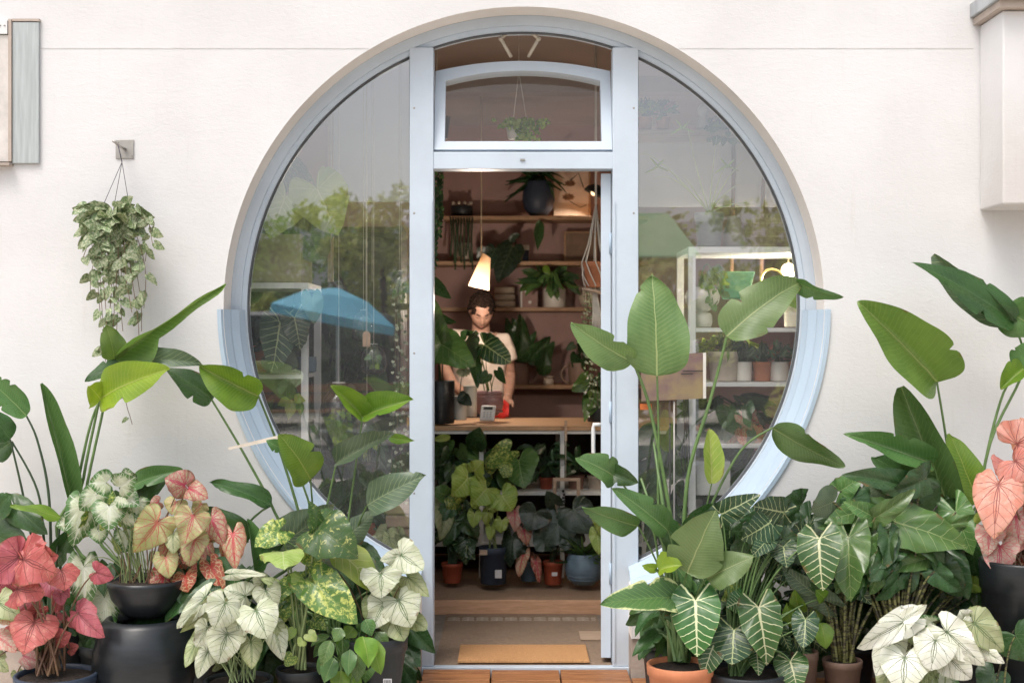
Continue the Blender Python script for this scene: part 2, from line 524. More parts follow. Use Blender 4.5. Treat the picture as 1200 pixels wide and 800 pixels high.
for sg in (-1, 1):
    xe = NX0 if sg < 0 else NX1
    vs, fs = [], []
    nseg = 90
    for i in range(nseg + 1):
        for r_, y_ in trim:
            dz_ = math.acos(min(1, abs(xe - CX) / r_)) - R(0.4)
            a_ = R(0.4) + dz_ * i / nseg
            vs.append((CX + sg * r_ * math.cos(a_), y_, CZ - r_ * math.sin(a_)))
    k_ = len(trim)
    for i in range(nseg):
        for k in range(k_ - 1):
            fs.append((i * k_ + k, i * k_ + k + 1, (i + 1) * k_ + k + 1, (i + 1) * k_ + k))
    m_ = MB(); m_.add(vs, fs, False)
    e = m_.obj('metal_sill', BLUE2, win, recalc=True)
    s = e.modifiers.new('thick', 'SOLIDIFY'); s.thickness = 0.003; s.offset = 0
m_ = MB(); m_.box(LX0, LX1, 0.136, 0.23, 0.0075, 2.66); m_.obj('left_post', BLUE, win, bevel=0.003)
m_ = MB(); m_.box(RX0, RX1, 0.136, 0.23, 0.0075, 2.66); m_.obj('right_post', BLUE, win, bevel=0.003)
for x in (LX0 - 0.004, RX1 - 0.001):
    m_ = MB(); m_.box(x, x + 0.005, 0.17, 0.19, 0.42, 2.61); m_.obj('gasket', GASKET, win)
for x in (LX1 - 0.012, RX0 + 0.005):     # thin bead down each post
    m_ = MB(); m_.box(x, x + 0.006, 0.130, 0.138, 0.03, 2.0); m_.obj('bead', BLUE, win)
zt0, zt1 = P(0, 198, 0.14).z, P(0, 178, 0.14).z
m_ = MB(); m_.box(LX1 - 0.001, RX0 + 0.001, 0.140, 0.23, zt0, zt1); m_.obj('transom_bar', BLUE, win, bevel=0.003)
m_ = MB(); m_.box(0.035, 0.055, 0.134, 0.139, zt0 + 0.035, zt0 + 0.042); m_.obj('closer_plate', STEEL, win)
m_ = MB(); m_.box(LX0 + 0.01, RX1 - 0.01, 0.124, 0.168, -0.04, 0.007); m_.obj('door_sill', BLUE, win, bevel=0.003)
m_ = MB(); m_.box(LX1, RX0, 0.17, 0.20, zt1 + 0.0005, zt1 + 0.010); m_.obj('gasket', GASKET, win)
for zc in (0.35, 1.05, 1.78):      # door hinges
    m_ = MB(); m_.tube([(RX0 - 0.006, 0.196, zc), (RX0 - 0.006, 0.196, zc + 0.09)], 0.0055, 8); m_.obj('hinge', BLUE2, win)
for xs_ in (LX0 + 0.02, RX1 - 0.02):
    for zc in (0.25, 0.75, 1.35, 1.95, 2.4):
        m_ = MB(); m_.lathe([(0.001, -0.0012), (0.004, -0.0010), (0.0046, 0.0)], (xs_, 0.1358, zc), 10, Matrix.Rotation(R(-90), 3, 'X')); m_.obj('screw', STEEL, win)
# side panes
def seg_pane(xc, side):
    m_ = MB(); rr = RI - 0.001
    a0 = math.acos((xc - CX) / rr)
    if side < 0: angs = [a0 + (2 * PI - 2 * a0) * i / 60 for i in range(61)]
    else: angs = [-a0 + 2 * a0 * i / 60 for i in range(61)]
    vs = [(CX + rr * math.cos(a), 0.178, CZ + rr * math.sin(a)) for a in angs]
    m_.add(vs, [tuple(range(61))])
    return m_.obj('pane', GLASS, win)
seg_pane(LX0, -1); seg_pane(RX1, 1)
# tilted top-hung vent sash, leaning into the shop
sash_w0, sash_w1 = P(509, 0, 0.17).x, P(717, 0, 0.17).x
zb = P(0, 176, 0.17).z
TILT = R(17)
def sp(x, y, h):   # sash coordinates: x, thickness y, height h
    return Vector((x, 0.15 + y * math.cos(TILT) + h * math.sin(TILT), zb + h * math.cos(TILT) - y * math.sin(TILT)))
hc, hs_ = 0.425, 0.375
def arch(t, top, side): return side + (top - side) * (1 - (2 * t - 1) ** 2)
m_ = MB(); nn = 24
def sash_loop(inset, y):
    x0, x1 = sash_w0 + inset, sash_w1 - inset
    pts = [sp(x0, y, inset * 0.85), sp(x1, y, inset * 0.85)]
    for i in range(nn + 1):
        t = 1 - i / nn
        pts.append(sp(x0 + (x1 - x0) * t, y, arch(t, hc, hs_) - inset * 1.05))
    return pts
l1, l2, l3, l4 = sash_loop(0, 0), sash_loop(0.045, 0), sash_loop(0.045, 0.05), sash_loop(0, 0.05)
n1 = len(l1)
fs = []
for k, (a, b) in enumerate(((0, 1), (1, 2), (2, 3), (3, 0))):
    for i in range(n1):
        j = (i + 1) % n1
        fs.append((a * n1 + i, a * n1 + j, b * n1 + j, b * n1 + i))
m_.add(l1 + l2 + l3 + l4, fs)
sash = m_.obj('vent_sash', BLUE, win, recalc=True)
gl = sash_loop(0.043, 0.025)
m_ = MB(); m_.add(gl, [tuple(range(len(gl)))]); m_.obj('pane', glass_mat('vent_glass', 0.03, (0.97, 0.96, 0.94), veil=0.02), sash)
for s in (-1, 1):      # folding stays
    xk = P(609 + s * 22, 46, 0.22)
    top = P(609 + s * 10, 34, 0.2); bot = P(609 + s * 10, 67, 0.26)
    m_ = MB(); m_.tube([top, xk], 0.008, 6); m_.tube([xk, bot], 0.008, 6); m_.ball(xk, 0.011)
    m_.obj('stay_arm', mat('cream_metal', (0.62, 0.55, 0.45), 0.5), win)

# open door, swung into the shop
door = thing('glazed_door', 'open pale blue glazed shop door seen nearly edge on', 'door', (0.428, 0.20, 0.03))
door.rotation_euler = (0, 0, R(-7))
zd = zt0 - 0.012
def dp(m_, name, ma, **k): return m_.obj(name, ma, door, world=False, **k)
dh = zd - 0.03
m_ = MB(); m_.box(-0.042, 0, 0, 0.09, 0, dh); m_.box(-0.042, 0, 0.66, 0.75, 0, dh); m_.box(-0.042, 0, 0.09, 0.66, 0, 0.12); m_.box(-0.042, 0, 0.09, 0.66, dh - 0.09, dh)
dp(m_, 'door_frame', BLUE)
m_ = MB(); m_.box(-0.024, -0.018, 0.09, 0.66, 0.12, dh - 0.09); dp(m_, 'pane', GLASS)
m_ = MB(); m_.box(0.0005, 0.006, 0.004, 0.05, 0, dh); dp(m_, 'gasket', GASKET)
m_ = MB(); m_.box(-0.0435, -0.0425, 0.012, 0.03, 0.02, dh - 0.02); dp(m_, 'edge_seal', STEEL)
zh = P(0, 515, 0.3).z - 0.03
m_ = MB(); m_.tube([(-0.042, 0.04, zh + 0.07), (-0.075, 0.04, zh + 0.07), (-0.078, 0.04, zh + 0.05), (-0.078, 0.04, zh - 0.05), (-0.075, 0.04, zh - 0.07), (-0.042, 0.04, zh - 0.07)], 0.009, 8)
dp(m_, 'handle', WHITEM)

# ------------------------------------------------------------------ the shop: floor, walls, ceiling
FZ = 0.07
def jute(name, c1, c2, sx, sy):
    m = bpy.data.materials.new(name); m.use_nodes = True
    nt = m.node_tree; b = nt.nodes['Principled BSDF']
    tc = N(nt, 'ShaderNodeTexCoord'); s = N(nt, 'ShaderNodeSeparateXYZ'); nt.links.new(tc.outputs['Object'], s.inputs[0])
    wx = MA(nt, 'SINE', MA(nt, 'MULTIPLY', s.outputs[0], sx)); wy = MA(nt, 'SINE', MA(nt, 'MULTIPLY', s.outputs[1], sy))
    w = MA(nt, 'MULTIPLY', wx, wy)
    n1 = NOISE(nt, tc.outputs['Object'], 75, 6, 0.85); n2 = NOISE(nt, tc.outputs['Object'], 3, 4, 0.6)
    k = MA(nt, 'ADD', MA(nt, 'MULTIPLY', w, 0.35), MA(nt, 'ADD', MA(nt, 'MULTIPLY', n1, 0.9), MA(nt, 'MULTIPLY', n2, 0.25)))
    nt.links.new(MIX(nt, MAPR(nt, k, 0.2, 0.95), c1, c2), b.inputs['Base Color'])
    b.inputs['Roughness'].default_value = 0.95
    bp = N(nt, 'ShaderNodeBump'); bp.inputs['Strength'].default_value = 0.7; bp.inputs['Distance'].default_value = 0.004
    nt.links.new(k, bp.inputs['Height']); nt.links.new(bp.outputs[0], b.inputs['Normal'])
    return m
JUTE = jute('jute', (0.20, 0.125, 0.08, 1), (0.58, 0.40, 0.27, 1), 420, 300)
SISAL = jute('sisal', (0.11, 0.075, 0.05, 1), (0.43, 0.31, 0.22, 1), 500, 500)
COIR = jute('coir', (0.30, 0.14, 0.05, 1), (0.76, 0.42, 0.19, 1), 900, 700)
m_ = MB(); m_.box(-1.9, 2.0, 0.169, 1.25, -0.1, 0.0); setting(m_.obj('lower_floor', mat('screed', (0.3, 0.26, 0.22), 0.8)))
m_ = MB(); m_.box(-1.9, 2.0, 1.25, 4.0, -0.1, FZ - 0.012); setting(m_.obj('upper_floor', mat('shop_floor', (0.28, 0.19, 0.13), 0.7)))
tag(MB().box(-0.9, 1.2, 1.262, 2.2, FZ - 0.008, FZ).obj('jute_rug', JUTE), 'woven jute rug on the raised shop floor under the counter', 'rug')
tag(MB().box(-0.335, 0.43, 0.17, 1.233, 0.001, 0.006).obj('entrance_carpet', SISAL), 'grey brown sisal carpet lying just inside the doorway', 'carpet')
setting(MB().box(-1.2, 1.6, 1.235, 1.256, 0.0, FZ + 0.004).obj('wooden_step', wood_mat('step_wood', (0.66, 0.40, 0.25, 1), (0.52, 0.29, 0.17, 1)), bevel=0.003))
# patterned band woven into the carpet
root = bpy.data.objects['entrance_carpet']
m_ = MB()
zb_ = 0.0075
yb = 1.06
for i in range(62):
    x = -0.325 + i * 0.0120
    d = 0.011 if (i // 3) % 2 == 0 else -0.011
    for yy in (0, 0.045):
        m_.add([(x, yb + yy, zb_), (x + 0.005, yb + yy, zb_), (x + 0.005 + d, yb + 0.038 + yy, zb_), (x + d, yb + 0.038 + yy, zb_)], [(0, 1, 2, 3)])
m_.obj('woven_band', mat('cream_yarn', (0.80, 0.72, 0.60), 0.9), root)
m_ = MB(); m_.add([(-0.235, 0.175, 0.012), (0.335, 0.175, 0.012), (0.335, 0.47, 0.012), (-0.235, 0.47, 0.012), (-0.235, 0.175, 0.026), (0.335, 0.175, 0.026), (0.335, 0.47, 0.026), (-0.235, 0.47, 0.026)],
        [(3, 2, 1, 0), (4, 5, 6, 7), (0, 1, 5, 4), (1, 2, 6, 5), (2, 3, 7, 6), (3, 0, 4, 7)])
tag(m_.obj('doormat', COIR, bevel=0.004), 'orange brown coir doormat lying across the threshold', 'doormat')
tag(MB().box(0.32, 0.46, 0.62, 0.80, 0.0102, 0.014).obj('cardboard_scrap', PALEW), 'small pale flat board on the carpet beside the open door', 'board')
YB = 3.95
setting(MB().box(-1.95, 2.05, YB, YB + 0.1, -0.1, 3.0).obj('back_wall', MAUVE))
setting(MB().box(-2.0, -1.9, 0.33, 4.0, -0.1, 3.0).obj('left_wall', MAUVE))
setting(MB().box(2.0, 2.1, 0.33, 4.0, -0.1, 3.0).obj('right_wall', MAUVE))
setting(MB().box(-2.0, 2.1, 0.33, 4.05, 2.95, 3.05).obj('ceiling', CEIL))
m_ = MB(); m_.box(-1.9, 2.0, 2.2, 2.34, 2.86, 2.949); setting(m_.obj('ceiling_beam', CEIL))
# facade inner faces beyond the round opening
m_ = MB(); m_.box(-7, CX - RW - 0.01, 0.02, 0.32, 0.16, 3.2); m_.box(CX + RW + 0.01, 7, 0.02, 0.32, 0.16, 3.2); m_.box(CX - RW - 0.01, CX + RW + 0.01, 0.02, 0.32, CZ + RW + 0.01, 3.2)
setting(m_.obj('inner_facade', CEIL))

# ------------------------------------------------------------------ leaf library
def cr(pts, n=4):
    out = []
    for i in range(len(pts) - 1):
        p0 = pts[max(i - 1, 0)]; p1 = pts[i]; p2 = pts[i + 1]; p3 = pts[min(i + 2, len(pts) - 1)]
        for k in range(n):
            t = k / n
            f = lambda a, b, c, d: 0.5 * (2 * b + (c - a) * t + (2 * a - 5 * b + 4 * c - d) * t * t + (3 * b - a - 3 * c + d) * t ** 3)
            out.append((f(p0[0], p1[0], p2[0], p3[0]), f(p0[1], p1[1], p2[1], p3[1])))
    out.append(pts[-1])
    return out
OUTL = {
    'caladium': [(0, -.05), (.07, -.2), (.17, -.36), (.30, -.38), (.42, -.22), (.47, 0), (.44, .27), (.33, .56), (.16, .84), (0, 1)],
    'arrow': [(0, -.03), (.08, -.2), (.16, -.42), (.25, -.50), (.35, -.33), (.41, -.08), (.42, .15), (.36, .45), (.20, .78), (0, 1)],
    'longarrow': [(0, -.02), (.07, -.16), (.13, -.30), (.20, -.33), (.29, -.18), (.33, .05), (.31, .35), (.22, .65), (.10, .88), (0, 1)],
    'round': [(0, -.05), (.12, -.26), (.30, -.40), (.50, -.32), (.62, -.05), (.60, .25), (.44, .56), (.20, .85), (0, 1)],
    'heart': [(0, .0), (.10, -.12), (.26, -.17), (.42, -.02), (.46, .22), (.38, .5), (.20, .80), (0, 1)],
}
def bendpt(x, y, p):
    """p: bend, cup, fold, wave, waven, phase, twist"""
    b = p['bend']
    if y > 0 and abs(b) > 1e-3:
        yy, zz = math.sin(b * y) / b, -(1 - math.cos(b * y)) / b
        t = b * y
    elif abs(b) > 1e-3:
        yy, zz = y, -0.35 * abs(b) * y * y
        t = 0
    else:
        yy, zz, t = y, 0, 0
    off = p['fold'] * abs(x) - p['cup'] * x * x
    tw = p.get('twist', 0) * max(y, 0)
    X = x * math.cos(tw) ; Zt = x * math.sin(tw)
    off += Zt
    return Vector((X, yy + off * math.sin(t), zz + off * math.cos(t)))
def leaf_mesh(name, kind, seed, bend=.5, cup=.3, fold=.1, wave=.03, waven=5, asym=0.0, curl=0.0):
    r = random.Random(seed)
    p = dict(bend=bend, cup=cup, fold=fold, twist=r.uniform(-.35, .35))
    verts, uvs, edge, faces = [], [], [], []
    ph = r.uniform(0, 6)
    if kind in OUTL:
        half = cr(OUTL[kind], 3)
        k = 1 + asym
        outl = [(x, y) for x, y in half] + [(-x * (1 + r.uniform(-.04, .04)), y * (1 if y > .9 else 1 + r.uniform(-.04, .04))) for x, y in half[-2:0:-1]]
        n = len(outl); NR = 6
        ts = [0, .16, .36, .58, .78, .92, 1.0]
        for i, t in enumerate(ts):
            for j, (x, y) in enumerate(outl):
                if i == 0 and j: continue
                px, py = x * t, y * t
                q = bendpt(px, py, p)
                ang = math.atan2(px, py)
                q.z += wave * t ** 2.2 * math.sin(waven * ang + ph) + wave * .5 * t ** 2.5 * math.sin(waven * 2.3 * ang + ph * 2)
                q.z += -curl * t ** 3 * 0.2
                # quilting between veins
                q.z += 0.012 * math.sin((py - .5 * abs(px)) * 40) * min(t * 2, 1) * min(abs(px) * 8, 1)
                verts.append(q); uvs.append((px, py)); edge.append(t)
        for j in range(n):
            faces.append((0, 1 + j, 1 + (j + 1) % n))
        for i in range(1, len(ts) - 1):
            a, b = 1 + (i - 1) * n, 1 + i * n
            for j in range(n):
                faces.append((a + j, b + j, b + (j + 1) % n, a + (j + 1) % n))
        wmax = max(x for x, y in outl)
    else:
        nu, nv = 10, (44 if kind == 'paddle' else 22)
        cuts = [(r.uniform(.2, .85), r.choice((-1, 1)), r.uniform(.08, .34)) for _ in range(r.randint(1, 4))] if kind == 'paddle' else []
        prof = {'paddle': lambda v: .5 * (math.sin(PI * min(v * 1.0, 1) ** .62)) ** .75,
                'lance': lambda v: .5 * math.sin(PI * v ** .75) ** 1.1,
                'strap': lambda v: .5 * (1 - v) ** .5 * min(1, v * 12 + .5),
                    'blade': lambda v: .5 * math.sin(PI * (v * .97 + .015) ** .8) ** .6,
                'arch': lambda v: .5 * (math.sin(PI * min(v / .36, 1) ** .8) ** .8 * .75 + .36 * math.sin(PI * v ** .9) ** .5) }[kind]
        for i in range(nv + 1):
            v = i / nv
            for j in range(nu + 1):
                u = -1 + 2 * j / nu
                x = u * max(prof(v), .002) * (1 + .03 * math.sin(v * 17 + ph + (2 if u > 0 else 0)) * abs(u))
                for cv, cs_, cd in cuts:
                    if u * cs_ > 0: x *= 1 - cd * abs(u) * math.exp(-((v - cv - .06 * abs(u)) / .018) ** 2)
                q = bendpt(x, v, p)
                q.z += wave * abs(u) ** 2 * math.sin(waven * 2.2 * v + ph + (1.2 if u > 0 else 0))
                q.z += 0.0022 * math.sin(v * 60 + abs(u) * -9) * min(abs(u) * 3, 1)
                if curl: q.z += curl * abs(u) ** 3 * (v * .8)
                verts.append(q); uvs.append((x, v)); edge.append(abs(u))
        for i in range(nv):
            for j in range(nu):
                a = i * (nu + 1) + j
                faces.append((a, a + 1, a + nu + 2, a + nu + 1))
        wmax = .5
    tip = bendpt(0, 1, p)
    L = tip.length
    rot = Matrix.Rotation(-math.atan2(tip.z, tip.y), 3, 'X')
    verts = [rot @ v / L for v in verts]
    me = bpy.data.meshes.new(name)
    me.from_pydata([tuple(v) for v in verts], [], faces)
    me.polygons.foreach_set('use_smooth', [True] * len(faces))
    uvl = me.uv_layers.new(name='leaf')
    for poly in me.polygons:
        for li in poly.loop_indices:
            x, y = uvs[me.loops[li].vertex_index]
            uvl.data[li].uv = (x / 2 + .5, y / 2 + .25)
    at = me.attributes.new('rim_dist', 'FLOAT', 'POINT')
    at.data.foreach_set('value', edge)
    me['hw'] = wmax / L
    me.materials.append(None)
    return me

LEAVES = {}
def leafset(key, kind, n, **kw):
    rr = random.Random(hash(len(key)) + len(LEAVES))
    L = []
    for i in range(n):
        k = dict(kw)
        k['bend'] = kw.get('bend', .5) * rr.uniform(.5, 1.5)
        k['cup'] = kw.get('cup', .3) * rr.uniform(.4, 1.5)
        k['wave'] = kw.get('wave', .03) * rr.uniform(.6, 1.4)
        k['fold'] = kw.get('fold', .1) * rr.uniform(.5, 1.4)
        L.append(leaf_mesh(key + '_leaf', kind, i * 13 + len(LEAVES), **k))
    LEAVES[key] = L
leafset('caladium', 'caladium', 6, bend=1.0, cup=.7, fold=.2, wave=.07, waven=5)
leafset('arrow', 'arrow', 6, bend=.8, cup=.45, fold=.25, wave=.05, waven=7)
leafset('longarrow', 'longarrow', 5, bend=.7, cup=.4, fold=.24, wave=.045, waven=7)
leafset('round', 'round', 4, bend=.55, cup=.3, fold=.12, wave=.03)
leafset('heart', 'heart', 5, bend=.5, cup=.3, fold=.12, wave=.010)
leafset('paddle', 'paddle', 6, bend=.75, cup=.25, fold=.34, wave=.055, waven=4)
leafset('lance', 'lance', 5, bend=.9, cup=.2, fold=.3, wave=.03)
leafset('strap', 'strap', 4, bend=1.6, cup=.2, fold=.4, wave=.01)
leafset('blade', 'blade', 3, bend=.25, cup=.2, fold=.75, wave=.02)
leafset('arch', 'arch', 2, bend=-.35, cup=.1, fold=.5, wave=.03)
leafset('curled', 'paddle', 3, bend=.6, cup=.1, fold=.85, wave=.05)

LK_HI, LK_MID, LK_LO = .82, .86, .93
def leaf_mat(name, base, base2=None, vein=None, vw=.012, vtype='pin', nv=9, slope=.5, edge=None, e0=.8, e1=1.0, centre=None, c0=.25, c1=.75,
             mott=None, mt=(.5, .6), ms=6, net=None, nets=14, netw=.05, under=None, rough=.42, trans=.25, bumpv=.4, noise_edge=.25, rib=None, svk=1.0):
    m = bpy.data.materials.new(name); m.use_nodes = True
    nt = m.node_tree; b = nt.nodes['Principled BSDF']; out = nt.nodes['Material Output']
    uv = N(nt, 'ShaderNodeUVMap'); uv.uv_map = 'leaf'
    s = N(nt, 'ShaderNodeSeparateXYZ'); nt.links.new(uv.outputs[0], s.inputs[0])
    x = MA(nt, 'MULTIPLY', MA(nt, 'SUBTRACT', s.outputs[0], .5), 2.0)
    y = MA(nt, 'MULTIPLY', MA(nt, 'SUBTRACT', s.outputs[1], .25), 2.0)
    oi = N(nt, 'ShaderNodeObjectInfo')
    cmb = N(nt, 'ShaderNodeCombineXYZ'); put(nt, cmb.inputs[0], x); put(nt, cmb.inputs[1], y)
    put(nt, cmb.inputs[2], MA(nt, 'MULTIPLY', oi.outputs['Random'], 40.0))
    warp = NOISE(nt, cmb.outputs[0], 5, 3)
    xw = MA(nt, 'MULTIPLY_ADD', MA(nt, 'SUBTRACT', warp, .5), .04, x)
    yw = MA(nt, 'MULTIPLY_ADD', MA(nt, 'SUBTRACT', warp, .5), .06, y)
    ax = MA(nt, 'ABSOLUTE', xw)
    at = N(nt, 'ShaderNodeAttribute'); at.attribute_name = 'rim_dist'
    ed = at.outputs['Fac']
    nz = NOISE(nt, cmb.outputs[0], 9, 5, .6)
    nbig = NOISE(nt, cmb.outputs[0], 2.2, 4, .6)
    lum = max(base[:3]); kk = LK_HI if lum > .5 else (LK_MID if lum > .3 else LK_LO)
    c4 = lambda c: (c[0] * kk * (1.05 if lum <= .5 else 1), c[1] * kk, c[2] * kk * (.82 if lum <= .5 else 1), 1)
    base2 = base2 or tuple(v * .7 for v in base[:3])
    c = MIX(nt, MAPR(nt, nbig, .35, .65), c4(base), c4(base2))
    if centre:
        k = MAPR(nt, MA(nt, 'MULTIPLY_ADD', MA(nt, 'SUBTRACT', nz, .5), .5, ed), c0, c1, 1.0, 0.0)
        c = MIX(nt, k, c, c4(centre))
    if mott:
        nm = NOISE(nt, cmb.outputs[0], ms, 6, .7, .6)
        c = MIX(nt, MAPR(nt, nm, mt[0], mt[1]), c, c4(mott))
    if net:
        vo = N(nt, 'ShaderNodeTexVoronoi'); vo.feature = 'DISTANCE_TO_EDGE'
        nt.links.new(cmb.outputs[0], vo.inputs['Vector']); vo.inputs['Scale'].default_value = nets
        c = MIX(nt, MAPR(nt, vo.outputs['Distance'], 0, netw, 1, 0), c, c4(net))
    if edge:
        k = MAPR(nt, MA(nt, 'MULTIPLY_ADD', MA(nt, 'SUBTRACT', nz, .5), noise_edge, ed), e0, e1)
        c = MIX(nt, k, c, c4(edge))
    # veins
    def line(dist, w):
        return MAPR(nt, dist, w * .35, w, 1.0, 0.0)
    mask = None
    def addm(mk):
        nonlocal mask
        mask = mk if mask is None else MA(nt, 'MAXIMUM', mask, mk)
    taper = MAPR(nt, y, -.2, 1.0, 1.3, .45)
    mid = line(MA(nt, 'DIVIDE', ax, taper), vw * 1.5)
    pos = MA(nt, 'GREATER_THAN', y, -.01)
    if vtype == 'pin' or vtype == 'both':
        addm(MA(nt, 'MULTIPLY', mid, pos) if vtype == 'both' else mid)
        axx = ax
        t = MA(nt, 'MULTIPLY', MA(nt, 'SUBTRACT', yw, MA(nt, 'MULTIPLY', MA(nt, 'POWER', axx, .85), slope)), nv)
        fr = MA(nt, 'ABSOLUTE', MA(nt, 'SUBTRACT', MA(nt, 'FRACT', t), .5))
        d = MA(nt, 'DIVIDE', fr, nv)
        w2 = MAPR(nt, ax, 0, .42, 1.0, .35)
        sv = line(MA(nt, 'DIVIDE', d, w2), vw * .85)
        if vtype == 'both':
            sv = MA(nt, 'MULTIPLY', sv, MA(nt, 'GREATER_THAN', MA(nt, 'SUBTRACT', yw, MA(nt, 'MULTIPLY', ax, slope)), -.06))
        addm(MA(nt, 'MULTIPLY', sv, svk) if svk < 1 else sv)
    if vtype == 'both':
        # ribs into the two basal lobes with short side veins
        dd = MA(nt, 'ABSOLUTE', MA(nt, 'ADD', MA(nt, 'MULTIPLY', ax, .87), MA(nt, 'MULTIPLY', yw, .49)))
        addm(MA(nt, 'MULTIPLY', line(dd, vw * 1.1), MA(nt, 'LESS_THAN', y, .0)))
        dd = MA(nt, 'ABSOLUTE', MA(nt, 'ADD', MA(nt, 'MULTIPLY', ax, .4), MA(nt, 'MULTIPLY', yw, .92)))
        addm(MA(nt, 'MULTIPLY', line(dd, vw * .8), MA(nt, 'LESS_THAN', y, .0)))
    if vtype == 'rad':
        ang = MA(nt, 'ARCTAN2', ax, yw)
        rr_ = MA(nt, 'SQRT', MA(nt, 'ADD', MA(nt, 'MULTIPLY', x, x), MA(nt, 'MULTIPLY', y, y)))
        st = .52
        # veins leave the petiole and sweep towards the tip
        a2 = MA(nt, 'SUBTRACT', ang, MA(nt, 'MULTIPLY', rr_, -.35))
        fr = MA(nt, 'ABSOLUTE', MA(nt, 'SUBTRACT', MA(nt, 'FRACT', MA(nt, 'DIVIDE', a2, st)), .5))
        d = MA(nt, 'MULTIPLY', MA(nt, 'MULTIPLY', fr, st), rr_)
        addm(line(MA(nt, 'DIVIDE', d, MAPR(nt, ed, 0, 1, 1.2, .5)), vw))
        addm(MA(nt, 'MULTIPLY', mid, pos))
        t = MA(nt, 'MULTIPLY', MA(nt, 'SUBTRACT', yw, MA(nt, 'MULTIPLY', ax, .9)), 5.0)
        fr = MA(nt, 'ABSOLUTE', MA(nt, 'SUBTRACT', MA(nt, 'FRACT', t), .5))
        addm(MA(nt, 'MULTIPLY', line(MA(nt, 'DIVIDE', fr, 5.0), vw * .6), MA(nt, 'GREATER_THAN', y, .15)))
    if vein:
        c = MIX(nt, mask, c, c4(vein))
        if rib: c = MIX(nt, mid, c, c4(rib))
    nbr = NOISE(nt, cmb.outputs[0], 3.4, 3, .6)
    br = MA(nt, 'MULTIPLY', MAPR(nt, ed, .84, .99), MAPR(nt, nbr, .60, .66))
    c = MIX(nt, MA(nt, 'MULTIPLY', br, .75), c, (.16, .085, .03, 1))
    geo = N(nt, 'ShaderNodeNewGeometry')
    under = under or tuple(min(1, v * 1.25 + .03) for v in base[:3])
    c = MIX(nt, MA(nt, 'MULTIPLY', geo.outputs['Backfacing'], .6), c, c4(under))
    hs = N(nt, 'ShaderNodeHueSaturation')
    nt.links.new(MA(nt, 'MULTIPLY_ADD', oi.outputs['Random'], .36, .82), hs.inputs['Value'])
    nt.links.new(MA(nt, 'MULTIPLY_ADD', oi.outputs['Random'], .024, .488), hs.inputs['Hue'])
    nt.links.new(c, hs.inputs['Color']); c = hs.outputs[0]
    nt.links.new(c, b.inputs['Base Color'])
    nt.links.new(MA(nt, 'MULTIPLY_ADD', nz, .3, rough - .20), b.inputs['Roughness'])
    b.inputs['Specular IOR Level'].default_value = .45
    h = MA(nt, 'ADD', MA(nt, 'MULTIPLY', mask, 1.0), MA(nt, 'MULTIPLY', nz, .5))
    bp = N(nt, 'ShaderNodeBump'); bp.inputs['Strength'].default_value = bumpv; bp.inputs['Distance'].default_value = .003
    nt.links.new(h, bp.inputs['Height']); nt.links.new(bp.outputs[0], b.inputs['Normal'])
    tl = N(nt, 'ShaderNodeBsdfTranslucent')
    nt.links.new(MIX(nt, .5, c, (.9, 1.0, .35, 1), 'MULTIPLY'), tl.inputs['Color'])
    mx = N(nt, 'ShaderNodeMixShader'); mx.inputs[0].default_value = trans
    nt.links.new(b.outputs[0], mx.inputs[1]); nt.links.new(tl.outputs[0], mx.inputs[2])
    nt.links.new(mx.outputs[0], out.inputs[0])
    return m

